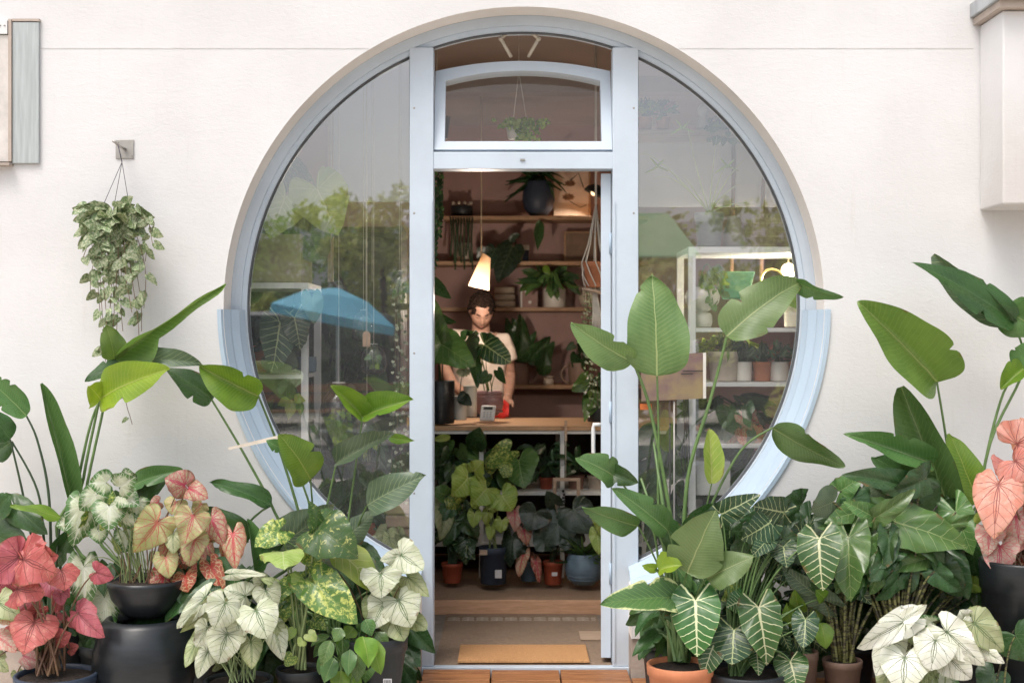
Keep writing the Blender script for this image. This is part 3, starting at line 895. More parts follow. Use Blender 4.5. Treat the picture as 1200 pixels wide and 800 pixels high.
LM = {
    'strel': leaf_mat('bird_of_paradise_leaf', (.10, .20, .075), (.07, .155, .055), (.135, .24, .10), .010, 'pin', 24, .3, svk=.55, rough=.36, bumpv=.25, rib=(.26, .34, .17)),
    'strellt': leaf_mat('pale_paddle_leaf', (.17, .27, .12), (.12, .21, .085), (.22, .32, .16), .010, 'pin', 24, .3, svk=.55, rough=.42, trans=.3, bumpv=.25, rib=(.38, .46, .25)),
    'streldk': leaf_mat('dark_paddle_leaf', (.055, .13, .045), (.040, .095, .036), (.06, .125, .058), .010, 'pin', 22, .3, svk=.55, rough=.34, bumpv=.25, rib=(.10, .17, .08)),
    'lime': leaf_mat('lime_leaf', (.34, .50, .05), (.26, .42, .05), (.38, .53, .09), .012, 'pin', 22, .3, svk=.55, rough=.4, trans=.4, rib=(.5, .6, .2)),
    'bright': leaf_mat('bright_green_leaf', (.20, .36, .05), (.13, .27, .04), (.24, .39, .08), .012, 'pin', 22, .3, svk=.55, rough=.38, trans=.35, rib=(.36, .46, .14)),
    'strelmid': leaf_mat('fresh_paddle_leaf', (.19, .32, .09), (.13, .24, .07), (.23, .36, .12), .010, 'pin', 24, .3, svk=.5, rough=.38, trans=.35, rib=(.34, .44, .17)),
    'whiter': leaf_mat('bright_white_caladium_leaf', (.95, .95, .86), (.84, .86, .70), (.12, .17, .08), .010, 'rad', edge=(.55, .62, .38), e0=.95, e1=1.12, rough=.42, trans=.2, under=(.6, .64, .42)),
    'grey': leaf_mat('grey_green_leaf', (.12, .18, .13), (.085, .14, .10), (.24, .30, .2), .010, 'pin', 12, .5, rough=.4),
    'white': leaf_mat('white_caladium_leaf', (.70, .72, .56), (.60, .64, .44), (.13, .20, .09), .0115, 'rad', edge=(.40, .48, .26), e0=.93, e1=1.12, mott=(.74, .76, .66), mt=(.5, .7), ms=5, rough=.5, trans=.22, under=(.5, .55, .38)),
    'cream': leaf_mat('cream_caladium_leaf', (.56, .60, .36), (.46, .52, .26), (.14, .22, .08), .012, 'rad', edge=(.30, .42, .14), e0=.86, e1=1.08, rough=.5, trans=.25),
    'greenwhite': leaf_mat('green_edged_caladium_leaf', (.74, .77, .60), (.62, .68, .46), (.80, .83, .70), .02, 'rad', edge=(.10, .22, .06), e0=.55, e1=.88, noise_edge=.75, mott=(.25, .38, .12), mt=(.60, .68), ms=9, rough=.45),
    'pink': leaf_mat('pink_veined_caladium_leaf', (.60, .52, .30), (.56, .40, .28), (.58, .06, .09), .020, 'rad', net=(.60, .24, .18), nets=6.5, netw=.16, edge=(.42, .20, .13), e0=.82, e1=1.05, rough=.42),
    'creampink': leaf_mat('cream_pink_caladium_leaf', (.62, .60, .32), (.52, .54, .22), (.60, .16, .13), .016, 'rad', net=(.62, .40, .25), nets=7, netw=.10, edge=(.32, .36, .12), e0=.88, e1=1.05, rough=.42),
    'redcal': leaf_mat('red_caladium_leaf', (.40, .07, .06), (.46, .15, .11), (.55, .05, .07), .022, 'rad', net=(.60, .42, .30), nets=6, netw=.15, rough=.4),
    'coral': leaf_mat('coral_caladium_leaf', (.60, .15, .165), (.52, .11, .13), (.22, .045, .05), .011, 'rad', edge=(.40, .09, .075), e0=.9, e1=1.1, mott=(.70, .27, .22), mt=(.5, .72), ms=8, rough=.5, under=(.6, .25, .2)),
    'salmon': leaf_mat('salmon_caladium_leaf', (.82, .30, .23), (.80, .40, .33), (.30, .07, .06), .010, 'rad', edge=(.62, .30, .18), e0=.9, e1=1.1, mott=(.84, .46, .38), mt=(.5, .66), ms=7, rough=.5, under=(.75, .38, .3)),
    'pinkwhite': leaf_mat('pink_white_caladium_leaf', (.74, .62, .50), (.68, .48, .38), (.66, .10, .14), .014, 'rad', net=(.75, .33, .30), nets=6.5, netw=.16, rough=.5),
    'frydek': leaf_mat('white_veined_alocasia_leaf', (.035, .105, .035), (.05, .14, .04), (.60, .66, .48), .016, 'both', 7, .55, edge=(.10, .22, .06), e0=.93, e1=1.05, rough=.38, trans=.15, under=(.10, .17, .09)),
    'frydekdk': leaf_mat('dark_veined_alocasia_leaf', (.03, .075, .038), (.025, .06, .03), (.38, .45, .28), .013, 'both', 7, .55, rough=.36, trans=.12, under=(.08, .13, .07)),
    'aloc': leaf_mat('plain_alocasia_leaf', (.115, .225, .08), (.08, .17, .06), (.26, .36, .17), .009, 'both', 6, .55, rough=.27, trans=.2, under=(.12, .22, .09)),
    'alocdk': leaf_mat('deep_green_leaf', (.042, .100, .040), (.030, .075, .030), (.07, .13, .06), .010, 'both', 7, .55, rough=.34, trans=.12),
    'vari': leaf_mat('variegated_leaf', (.09, .19, .06), (.13, .25, .07), (.20, .30, .10), .010, 'both', 7, .5, mott=(.52, .58, .19), mt=(.50, .56), ms=9, rough=.36),
    'varidk': leaf_mat('dark_variegated_leaf', (.055, .13, .05), (.07, .16, .06), (.12, .2, .08), .010, 'both', 7, .5, mott=(.50, .56, .24), mt=(.57, .62), ms=10, rough=.36),
    'yelgreen': leaf_mat('yellow_green_leaf', (.46, .55, .17), (.34, .46, .11), (.56, .62, .30), .012, 'both', 8, .5, mott=(.12, .24, .05), mt=(.66, .71), ms=10, rough=.38, trans=.3),
    'silver': leaf_mat('silver_splashed_leaf', (.105, .185, .085), (.14, .22, .11), (.26, .32, .18), .02, 'pin', 4, .6, mott=(.42, .48, .38), mt=(.46, .54), ms=5, rough=.5, trans=.15, under=(.22, .30, .12)),
    'varstrel': leaf_mat('white_edged_leaf', (.07, .15, .06), (.09, .19, .07), (.15, .25, .10), .010, 'pin', 14, .5, edge=(.60, .66, .42), e0=.82, e1=.95, noise_edge=.9, rough=.38),
    'yelpale': leaf_mat('pale_lime_leaf', (.38, .50, .13), (.28, .42, .09), (.52, .60, .28), .014, 'both', 7, .5, rough=.4, trans=.3),
    'purple': leaf_mat('dark_heart_leaf', (.022, .045, .03), (.018, .034, .026), (.07, .11, .07), .011, 'both', 7, .5, rough=.35, trans=.1),
    'spot': leaf_mat('spotted_leaf', (.04, .09, .04), (.03, .07, .035), (.06, .1, .05), .008, 'pin', 8, .6, mott=(.6, .62, .55), mt=(.62, .66), ms=14, rough=.35, trans=.1),
}
def stemmat(name, c, c2, band=None):
    if band:
        m = bpy.data.materials.new(name); m.use_nodes = True
        nt = m.node_tree; b = nt.nodes['Principled BSDF']
        tc = N(nt, 'ShaderNodeTexCoord')
        mp = N(nt, 'ShaderNodeMapping'); mp.inputs['Scale'].default_value = (25, 25, 90); nt.links.new(tc.outputs['Object'], mp.inputs[0])
        k = MAPR(nt, NOISE(nt, mp.outputs[0], 1.2, 3, .6), .46, .54)
        nt.links.new(MIX(nt, k, c + (1,), c2 + (1,)), b.inputs['Base Color']); b.inputs['Roughness'].default_value = .45
        return m
    return mat(name, c, .45, c2=c2, nscale=20)
ST = {'green': stemmat('green_stem', (.13, .22, .07), (.09, .16, .05)), 'dark': stemmat('dark_stem', (.05, .09, .04), (.035, .06, .03)),
      'pale': stemmat('pale_stem', (.24, .30, .13), (.17, .23, .09)), 'brown': stemmat('brown_stem', (.12, .055, .035), (.2, .12, .06)),
      'zebra': stemmat('zebra_stem', (.17, .17, .06), (.035, .03, .018), True)}

leafrnd = random.Random(21)
CAMP = Vector((0, CAM_Y, CAM_Z))
def leaf_matrix(A, T, w, hw, roll, zs=1.0):
    y = (T - A); L = y.length; y.normalize()
    n = (CAMP - A); n = n - y * n.dot(y); n.normalize()
    n = Matrix.Rotation(R(roll), 3, y) @ n
    x = y.cross(n)
    sx = (w / 2) / (hw)
    m = Matrix.Identity(4)
    for i in range(3):
        m[i][0] = x[i] * sx; m[i][1] = y[i] * L; m[i][2] = n[i] * (sx + L) * .5 * zs; m[i][3] = A[i]
    return m

class Plant:
    def __init__(self, name, label, cat, base, group=None, stem='green', sr=.0035):
        self.root = thing(name, label, cat, base, group)
        self.o = Vector(base); self.stem = ST[stem]; self.sr = sr; self.i = 0; self.jit = .045 if 'caladium' in name else .022; self.base = Vector(base)
    def leafw(self, key, ma, A, T, w, roll=0, stem=True, zs=1.0, idx=None, sr=None, path=None, name='leaf', smat=None):
        L = LEAVES[key]; me = L[leafrnd.randrange(len(L)) if idx is None else idx % len(L)]
        o = bpy.data.objects.new(name, me); col.objects.link(o)
        o.parent = self.root
        M = leaf_matrix(A, T, w, me['hw'], roll, zs)
        o.matrix_basis = Matrix.Translation(-self.o) @ M
        o.material_slots[0].link = 'OBJECT'; o.material_slots[0].material = LM[ma] if isinstance(ma, str) else ma
        if stem:
            B = self.base + Vector((leafrnd.uniform(-self.jit, self.jit), leafrnd.uniform(-self.jit, self.jit), 0))
            if path:
                pts = [B] + [Vector(p) for p in path] + [A]
                pp = []
                for k in range(len(pts) - 1):
                    p0 = pts[max(k - 1, 0)]; p1 = pts[k]; p2 = pts[k + 1]; p3 = pts[min(k + 2, len(pts) - 1)]
                    for q in range(6):
                        t = q / 6
                        pp.append(.5 * (2 * p1 + (p2 - p0) * t + (2 * p0 - 5 * p1 + 4 * p2 - p3) * t * t + (3 * p1 - p0 - 3 * p2 + p3) * t ** 3))
                pp.append(A)
            else:
                dz = A.z - B.z
                if dz > .08:
                    C = Vector((B.x * .6 + A.x * .4, B.y * .5 + A.y * .5 + .02, B.z + dz * .85))
                else:
                    C = Vector((B.x * .4 + A.x * .6, B.y * .5 + A.y * .5, max(A.z, B.z) + .10))
                pp = [B * (1 - t) ** 2 + C * 2 * t * (1 - t) + A * t * t for t in [k / 9 for k in range(10)]]
            r0 = sr or self.sr
            m_ = MB(); m_.tube(pp, [r0 * (1.25 - .6 * k / (len(pp) - 1)) for k in range(len(pp))], 6, cap=False)
            m_.obj('stem', smat or self.stem, self.root)
        return o
    def leaf(self, key, ma, ax, ay, tx, ty, w, Y=None, dt=None, roll=None, **k):
        """photo pixels for petiole point and tip; Y depth, dt tip depth offset (m, negative towards the camera)"""
        if Y is None: Y = self.base.y - .08 + .010 * self.i
        self.i += 1
        L = S(math.hypot(tx - ax, ty - ay), Y)
        if dt is None: dt = -L * leafrnd.uniform(.10, .40)
        if roll is None: roll = leafrnd.uniform(-22, 22)
        wf = 1 / max(math.cos(R(roll)), .35)
        return self.leafw(key, ma, P(ax, ay, Y), P(tx, ty, Y + dt), S(w, Y) * wf, roll, **k)
    def fill(self, key, ma, cx, cy, rx, ry, n, size, Y, yspread=.08, down=.7, wr=None, stem=True, rolls=45, seed=0):
        """n leaves scattered round a crown centre (photo pixels)"""
        rr = random.Random(seed + n * 7 + int(cx))
        for i in range(n):
            a = rr.uniform(0, 2 * PI); q = math.sqrt(rr.random())
            ax, ay = cx + math.cos(a) * rx * q, cy + math.sin(a) * ry * q
            d = Vector((math.cos(a) * .8 + rr.uniform(-.4, .4), -(down) + rr.uniform(-.5, .4)))
            if d.length < .2: d = Vector((0, -1))
            d.normalize(); s = size * rr.uniform(.7, 1.15)
            mm = ma if isinstance(ma, str) else rr.choice(ma)
            yy = Y + rr.uniform(-yspread, yspread)
            L = S(s, yy)
            A = P(ax, ay, yy)
            T = A + Vector((d.x * L * .9, -L * rr.uniform(-.1, .5), d.y * L * .9))
            self.leafw(key, mm, A, T, L * (wr or 0.8) * rr.uniform(.85, 1.15), rr.uniform(-rolls, rolls), stem=stem)

def pot(root, x, y, z, r, h, ma, kind='plastic', name='pot', rim=1.0, taper=.78):
    """tapered pot with rim, wall thickness and soil; children of root"""
    if kind == 'round':
        pr = [(.001, 0), (r * .55, 0), (r * .85, h * .18), (r * 1.0, h * .45), (r * .97, h * .7), (r * .82, h * .95), (r * .8, h), (r * .75, h), (r * .74, h * .86)]
    elif kind == 'bowl':
        pr = [(.001, 0), (r * .45, 0), (r * .62, h * .12), (r * .88, h * .5), (r * .99, h * .88), (r, h), (r * .95, h), (r * .92, h * .85)]
    elif kind == 'cyl':
        pr = [(.001, 0), (r * .93, 0), (r * .97, .006), (r, h * .5), (r, h - .004), (r * .98, h), (r * .92, h), (r * .91, h * .9)]
    else:
        pr = [(.001, 0), (r * taper * .97, 0), (r * taper, .004), (r * .95, h * .80), (r * 1.0, h * .81), (r * 1.02, h * .985), (r * 1.0, h), (r * .93, h), (r * .92, h * .88)]
    m_ = MB(); m_.lathe(pr, (x, y, z), 36); p = m_.obj(name, ma, root)
    m_ = MB(); m_.lathe([(.001, h * .9 + .004), (r * .5, h * .9 + .006), (r * (.72 if kind == 'round' else .915), h * .9)], (x, y, z), 20)
    s = MB(); s.v, s.f, s.sm = m_.v, m_.f, m_.sm
    so = s.obj('soil', SOIL, None)
    so.parent = p; so.location = (0, 0, 0)
    for v in so.data.vertices: v.co -= parent_origin(root)
    return p

# ------------------------------------------------------------------ the street behind the camera (seen in the panes)
FAC = mat('grey_render', (0.86, 0.86, 0.86), 0.85, var=0.05, nscale=.4)
root = thing('grey_building', 'pale grey rendered building across the street mirrored in the panes', 'building', (0, -26, -.05))
m_ = MB(); m_.box(-30, 30, -34, -26, 2.6, 4.3); m_.obj('upper_wall', FAC, root)
m_ = MB(); m_.box(-30, 30, -34, -27.5, -.05, 2.59); m_.obj('ground_wall', mat('dark_render', (.30, .25, .22), .8, var=.2, nscale=.5), root)
for k in range(9):
    for j in range(1):
        x = -26 + k * 6.4; z = 3.0
        m_ = MB(); m_.box(x, x + 1.5, -25.99, -25.9, z, z + .9)
        f = m_.obj('window_frame', WHITEM, root)
        m_ = MB(); m_.box(x + .1, x + 1.4, -25.89, -25.88, z + .1, z + .8); g = m_.obj('pane', mat('dark_pane', (.05, .06, .07), .1), None); g.parent = f
        for v in g.data.vertices: v.co -= root.location
def tree(x, y, h, r, label, ma, seed, trunk_h=None):
    rr = random.Random(seed)
    root = thing('street_tree', label, 'tree', (x, y, -.05), 'trees across the street')
    th = trunk_h or h * .4
    m_ = MB(); m_.tube([(x, y, -.05), (x + .05, y, th * .6), (x - .03, y, h * .7)], [.14, .11, .05], 8)
    for k in range(6):
        a = rr.uniform(0, 6.28)
        m_.tube([(x, y, th), (x + math.cos(a) * r * .4, y + math.sin(a) * r * .4, th + h * .15), (x + math.cos(a) * r * .8, y + math.sin(a) * r * .8, th + h * .35)], [.06, .04, .015], 5)
    m_.obj('trunk', mat('bark', (.12, .09, .07), .9, var=.2), root)
    m_ = MB()
    cl = [(x + rr.gauss(0, r * .45), y + rr.gauss(0, r * .4), th + (h - th) * rr.random(), rr.uniform(.3, .6) * r * .55) for _ in range(34)]
    for cx_, cy_, cz_, cr_ in cl:
        for _ in range(110):
            p = Vector((rr.gauss(0, 1), rr.gauss(0, 1), rr.gauss(0, 1))).normalized() * cr_ * rr.uniform(.5, 1.1) + Vector((cx_, cy_, cz_))
            u = Vector((rr.gauss(0, 1), rr.gauss(0, 1), rr.gauss(0, 1))).normalized(); w = u.orthogonal().normalized(); s = rr.uniform(.06, .12)
            m_.add([p - u * s, p + w * s * .5, p + u * s, p - w * s * .5], [(0, 1, 2, 3)])
    o = m_.obj('crown', ma, root)
TL = []
for nm, c in (('tree_yellow', (.50, .54, .16)), ('tree_green', (.22, .36, .10)), ('tree_mid', (.32, .42, .10))):
    m = bpy.data.materials.new(nm); m.use_nodes = True; nt = m.node_tree; b = nt.nodes['Principled BSDF']
    g = N(nt, 'ShaderNodeNewGeometry'); hs = N(nt, 'ShaderNodeHueSaturation'); hs.inputs['Color'].default_value = c + (1,)
    nt.links.new(MA(nt, 'MULTIPLY_ADD', g.outputs['Random Per Island'], .7, .65), hs.inputs['Value'])
    nt.links.new(hs.outputs[0], b.inputs['Base Color']); b.inputs['Roughness'].default_value = .6
    t = N(nt, 'ShaderNodeBsdfTranslucent'); nt.links.new(hs.outputs[0], t.inputs[0]); mx = N(nt, 'ShaderNodeMixShader'); mx.inputs[0].default_value = .45
    nt.links.new(b.outputs[0], mx.inputs[1]); nt.links.new(t.outputs[0], mx.inputs[2]); nt.links.new(mx.outputs[0], nt.nodes['Material Output'].inputs[0])
    TL.append(m)
def RP(px, py, y):      # point at street depth y (negative) whose mirror image in the panes falls on photo pixel px, py
    s = (0.356 - y - CAM_Y) / FPX
    return Vector(((px - 600) * s, y, CAM_Z - (py - 400) * s))
q = RP(450, 400, -19); tree(q.x, q.y, 4.1, 1.4, 'yellow green street tree mirrored beside the left door post', TL[0], 3, 1.2)
q = RP(370, 400, -22); tree(q.x, q.y, 3.7, 2.4, 'dark green tree mirrored above the blue parasol', TL[1], 4, 1.0)
q = RP(290, 400, -22); tree(q.x, q.y, 2.8, 1.8, 'green tree mirrored at the left edge of the round window', TL[1], 5, 1.0)
q = RP(775, 400, -15); tree(q.x, q.y, 3.2, 1.25, 'yellow leaved tree mirrored right of the door post', TL[0], 6, .3)
q = RP(900, 400, -19); tree(q.x, q.y, 3.9, 1.9, 'mid green tree mirrored at the right of the round window', TL[2], 7, .8)
# blue parasol
PBLUE = mat('parasol_blue', (.20, .68, .88), .7, var=.05)
nt = PBLUE.node_tree
q = RP(396, 337, -14.0)
root = thing('blue_parasol', 'blue market parasol across the street mirrored in the left pane', 'parasol', (q.x, q.y, -.05))
m_ = MB(); apex = Vector((q.x, q.y, q.z)); rr_ = 1.0
rim = []
for k in range(8):
    a = 2 * PI * k / 8 + .2
    rim.append(apex + Vector((math.cos(a) * rr_, math.sin(a) * rr_, -.42)))
vs = [apex]; fs = []
for k in range(8):
    a0, a1 = rim[k], rim[(k + 1) % 8]
    mid = [apex.lerp(a0, .5) + Vector((0, 0, .085)), apex.lerp(a1, .5) + Vector((0, 0, .085))]
    b0 = len(vs); vs += [mid[0], mid[1], a0, a1, a0 - Vector((0, 0, .13)), a1 - Vector((0, 0, .13))]
    fs += [(0, b0, b0 + 1), (b0, b0 + 2, b0 + 3, b0 + 1), (b0 + 2, b0 + 4, b0 + 5, b0 + 3)]
Rt = Matrix.Translation(apex) @ Matrix.Rotation(R(11), 4, 'Y') @ Matrix.Translation(-apex)
m_.add([Rt @ v for v in vs], fs); m_.obj('canopy', PBLUE, root)
m_ = MB(); m_.tube([(q.x, q.y, -.05), (q.x, q.y, q.z)], .025, 8); m_.obj('pole', WHITEM, root)
m_ = MB(); m_.box(q.x - .3, q.x + .3, q.y - .3, q.y + .3, -.05, .05); m_.obj('base', GREYC, root)
# green awning
a, b = RP(735, 238, -9.5), RP(822, 300, -9.5)
root = thing('green_awning', 'pale green awning of a stall mirrored in the right pane', 'awning', (a.x, a.y, -.05))
m_ = MB(); m_.add([(a.x - .3, a.y - 1.2, a.z), (b.x - .25, a.y - 1.2, a.z), (b.x, a.y, b.z), (a.x - .3, a.y, b.z), (a.x - .3, a.y - 1.2, a.z - .02), (b.x - .25, a.y - 1.2, a.z - .02), (b.x, a.y, b.z - .02), (a.x - .3, a.y, b.z - .02)],
        [(0, 1, 2, 3), (7, 6, 5, 4), (0, 4, 5, 1), (1, 5, 6, 2), (2, 6, 7, 3), (3, 7, 4, 0)])
m_.obj('canvas', mat('awning_green', (.36, .60, .30), .8, var=.05), root)
m_ = MB(); m_.box(b.x - .1, b.x - .04, a.y - .03, a.y + .03, -.05, b.z - .01); m_.box(a.x - .2, a.x - .14, a.y - .03, a.y + .03, -.05, b.z - .01); m_.obj('leg', WHITEM, root)
# benches, dark planters
for k, (px, yy) in enumerate(((340, -12.5), (440, -13.0))):
    q = RP(px, 470, yy)
    root = thing('slatted_bench', ['wooden bench mirrored left in the left pane', 'wooden bench mirrored right of the parasol pole'][k], 'bench', (q.x, q.y, -.05), 'benches across the street')
    for j in range(3):
        m_ = MB(); m_.box(q.x - .7, q.x + .7, q.y + j * .13, q.y + j * .13 + .1, .42, .45); m_.obj('slat', DECKW, root)
    for j in range(2):
        m_ = MB(); m_.box(q.x - .7, q.x + .7, q.y - .06, q.y - .03, .55 + j * .14, .66 + j * .14); m_.obj('slat', DECKW, root)
    for s in (-.6, .6):
        m_ = MB(); m_.box(q.x + s - .03, q.x + s + .03, q.y - .025, q.y + .38, -.05, .419); m_.obj('leg', BLACKPL, root)
for k, (px, c) in enumerate(((300, (.02, .03, .04)), (800, (.04, .04, .05)))):
    q = RP(px, 470, -16)
    root = thing('parked_van', ['dark parked van mirrored behind the left shelf', 'dark parked van mirrored low in the right pane'][k], 'van', (q.x, q.y, -.05), 'vans across the street')
    m_ = MB(); m_.box(q.x - 2.2, q.x + 2.2, q.y - 1.8, q.y, .25, 1.9); m_.obj('body', mat('van_paint%d' % k, c, .3), root, bevel=.2)
    for s in (-1.4, 1.4):
        m_ = MB(); m_.lathe([(.001, 0), (.3, 0), (.33, .05), (.33, .2), (.001, .2)], (q.x + s, q.y + .05, .28), 20, Matrix.Rotation(R(90), 3, 'X')); m_.obj('wheel', BLACKPL, root)
    m_ = MB(); m_.box(q.x - 1.9, q.x + .6, q.y + .001, q.y + .012, 1.05, 1.6); m_.obj('side_window', mat('dark_pane', (.05, .06, .07), .1), root)

# ------------------------------------------------------------------ plants in front of the wall
def base_at(px, Y, z=.2):
    s = (Y - CAM_Y) / FPX
    return ((px - 600) * s, Y, z)
def PX(*pts, Y=-.35):
    return [P(p[0], p[1], p[2] if len(p) > 2 else Y) for p in pts]

# far-left bird of paradise -----------------------------------------
pl = Plant('bird_of_paradise', 'dark green bird of paradise with round paddles at the far left edge', 'plant', base_at(62, -.22, .28), stem='dark', sr=.0055)
Y = -.2
pl.leaf('paddle', 'strel', 31, 487, -22, 436, 30, Y, roll=15, path=PX((58, 590), (45, 520), Y=Y))
pl.leaf('paddle', 'streldk', 12, 515, -16, 478, 30, Y - .04, roll=10, path=PX((40, 640), (25, 570), Y=Y))
pl.leaf('blade', 'strel', 86, 598, 47, 450, 22, Y - .02, roll=20, dt=0)
pl.leaf('paddle', 'streldk', 14, 517, -40, 560, 26, Y, path=PX((52, 640), (44, 575), Y=Y))
pl.leaf('paddle', 'streldk', -6, 600, 14, 578, 30, Y - .05)
pl.leaf('paddle', 'bright', 72, 607, 12, 592, 14, Y - .08, roll=50)
pl.leaf('round', 'streldk', 20, 596, 56, 626, 34, Y - .05)
pl.leaf('round', 'streldk', -4, 628, 44, 648, 44, Y - .04)
pl.leaf('round', 'alocdk', 2, 655, -10, 690, 44, Y - .02)
pl.leaf('paddle', 'streldk', 60, 660, 92, 612, 26, Y)
pl.leaf('paddle', 'streldk', 75, 690, 110, 650, 30, Y + .03)
pot(pl.root, *base_at(70, -.22, 0), .16, .30, BLACKPL)

# tall arching one left of the window --------------------------------
pl = Plant('bird_of_paradise', 'tall bird of paradise with bright arching leaves between wall and round window', 'plant', base_at(235, -.24, .28), stem='green', sr=.0065)
Y = -.22
def stemp(*p): return PX(*p, Y=Y)
pl.leaf('arch', 'strelmid', 132, 420, 264, 332, 34, Y - .02, roll=28, idx=0, dt=.02, path=stemp((95, 650), (100, 580), (122, 475)))
pl.leaf('paddle', 'strelmid', 134, 421, 124, 380, 30, Y - .03, roll=20, dt=-.03, stem=False)
pl.leaf('paddle', 'lime', 117, 468, 200, 432, 44, Y - .06, roll=-28, dt=-.16, path=stemp((88, 650), (98, 560), (112, 490)), idx=1)
pl.leaf('paddle', 'lime', 118, 468, 104, 452, 34, Y - .065, roll=20, dt=-.08, stem=False)
pl.leaf('paddle', 'streldk', 150, 425, 99, 447, 22, Y - .01, roll=30, path=stemp((75, 640), (90, 570), (112, 480)))
pl.leaf('paddle', 'grey', 132, 425, 236, 426, 24, Y + .02, roll=-35, dt=0, stem=False)
pl.leaf('paddle', 'streldk', 125, 425, 180, 412, 26, Y + .03, roll=-20, dt=0, stem=False)
pl.leaf('paddle', 'streldk', 248, 468, 194, 432, 36, Y - .02, roll=20, path=stemp((330, 640), (322, 600), (285, 530)), idx=2)
pl.leaf('curled', 'bright', 303, 464, 233, 428, 46, Y - .05, roll=-12, path=stemp((358, 650), (350, 600), (325, 520)), idx=3, dt=-.06)
pl.leaf('paddle', 'streldk', 318, 592, 245, 565, 20, Y - .03, roll=35, idx=0)
pl.leaf('paddle', 'streldk', 291, 634, 236, 594, 30, Y - .04, roll=15)
pl.leaf('blade', 'strel', 298, 672, 289, 608, 20, Y - .05, roll=30, dt=0)
pl.leaf('paddle', 'strel', 150, 572, 214, 551, 20, Y - .02, roll=-30, dt=-.02, path=stemp((120, 640), (130, 600)))
pl.leaf('paddle', 'streldk', 148, 604, 195, 560, 30, Y - .01, roll=-15, dt=0)
pl.leaf('paddle', 'streldk', 135, 590, 175, 568, 30, Y + .02)
pot(pl.root, *base_at(225, -.24, 0), .16, .30, BLACKPL)
# paper tag round a stem
m_ = MB(); a, b = P(268, 524, Y - .05), P(325, 510, Y - .09)
m_.add([a, b, b - Vector((0, 0, .018)), a - Vector((0, 0, .010)), P(334, 516, Y - .05), P(331, 525, Y - .05)], [(0, 1, 2, 3), (1, 4, 5, 2)])
o = m_.obj('paper_tag', mat('tag_paper', (.72, .64, .54), .8)); s = o.modifiers.new('t', 'SOLIDIFY'); s.thickness = .001
tag(o, 'folded cream paper strip tied round a long stem beside the round window', 'tag')

# slender plant with curled leaves in front of the left pane ----------
pl = Plant('leafy_potted_plant', 'slender plant with curled fresh green leaves in front of the left pane', 'plant', base_at(392, -.30, .25), stem='green', sr=.005)
Y = -.28
pl.leaf('curled', 'bright', 425, 488, 485, 468, 30, Y - .05, roll=-25, dt=-.03, path=PX((405, 640), (412, 580), Y=Y), idx=0)
pl.leaf('curled', 'bright', 424, 488, 388, 452, 24, Y - .06, roll=20, dt=-.05, stem=False, idx=1)
pl.leaf('curled', 'grey', 394, 543, 462, 507, 24, Y - .03, roll=-30, path=PX((380, 620), (386, 580), Y=Y), idx=2)
pl.leaf('lance', 'bright', 455, 512, 486, 516, 12, Y, stem=False)
pl.leaf('paddle', 'bright', 364, 562, 326, 508, 48, Y - .06, roll=25, dt=-.08, path=PX((368, 620), (366, 590), Y=Y), idx=1)
pl.leaf('paddle', 'strel', 329, 525, 312, 516, 16, Y - .04)
pl.leaf('paddle', 'grey', 430, 592, 500, 556, 40, Y - .06, roll=-15, path=PX((412, 650), (418, 620), Y=Y), idx=0, dt=-.06)
pl.leaf('round', 'grey', 336, 634, 392, 590, 54, Y - .02, roll=10, dt=-.02)
pl.leaf('round', 'grey', 395, 640, 440, 598, 40, Y + .01, roll=-5, dt=-.02)
pl.leaf('round', 'streldk', 345, 640, 300, 655, 30, Y + .04)
pl.leaf('round', 'streldk', 420, 650, 452, 668, 36, Y + .02)
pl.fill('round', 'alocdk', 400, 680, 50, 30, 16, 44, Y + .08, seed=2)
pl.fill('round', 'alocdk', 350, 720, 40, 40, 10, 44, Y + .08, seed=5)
pot(pl.root, *base_at(392, -.26, 0), .13, .26, BLACKPL)

# variegated alocasia -------------------------------------------------
pl = Plant('variegated_alocasia', 'variegated green and yellow mottled alocasia in ribbed black pot', 'plant', base_at(352, -.55, .17), stem='pale', sr=.0045)
Y = -.52
pl.leaf('arrow', 'varidk', 374, 620, 418, 652, 62, Y - .08, roll=-10, dt=-.05, idx=0)
pl.leaf('arrow', 'varidk', 371, 617, 363, 587, 20, Y - .07, roll=30, stem=False)
pl.leaf('arrow', 'vari', 326, 622, 298, 641, 32, Y - .06, roll=20)
pl.leaf('caladium', 'yelgreen', 331, 646, 334, 672, 54, Y - .08, roll=0, dt=-.12, idx=2)
pl.leaf('arrow', 'vari', 370, 684, 419, 730, 52, Y - .09, roll=-8, dt=-.06, idx=1)
pl.leaf('arrow', 'vari', 348, 681, 312, 704, 24, Y - .05, roll=25)
pl.leaf('arrow', 'yelgreen', 357, 679, 352, 694, 34, Y - .06)
pl.leaf('arrow', 'vari', 362, 640, 372, 668, 34, Y - .02)
pl.leaf('heart', 'yelgreen', 361, 742, 371, 751, 15, Y - .10)
pl.leaf('heart', 'yelgreen', 355, 750, 349, 756, 13, Y - .10)
pl.leaf('heart', 'yelgreen', 338, 735, 333, 752, 22, Y - .04)
pl.leaf('heart', 'vari', 343, 768, 334, 780, 18, Y - .08)
pl.leaf('heart', 'vari', 330, 715, 322, 735, 22, Y)
pl.fill('arrow', ['vari', 'aloc'], 345, 710, 32, 26, 9, 28, Y + .06, seed=3)
ribbed = pot(pl.root, *base_at(352, -.52, 0), .092, .165, BLACKPL)

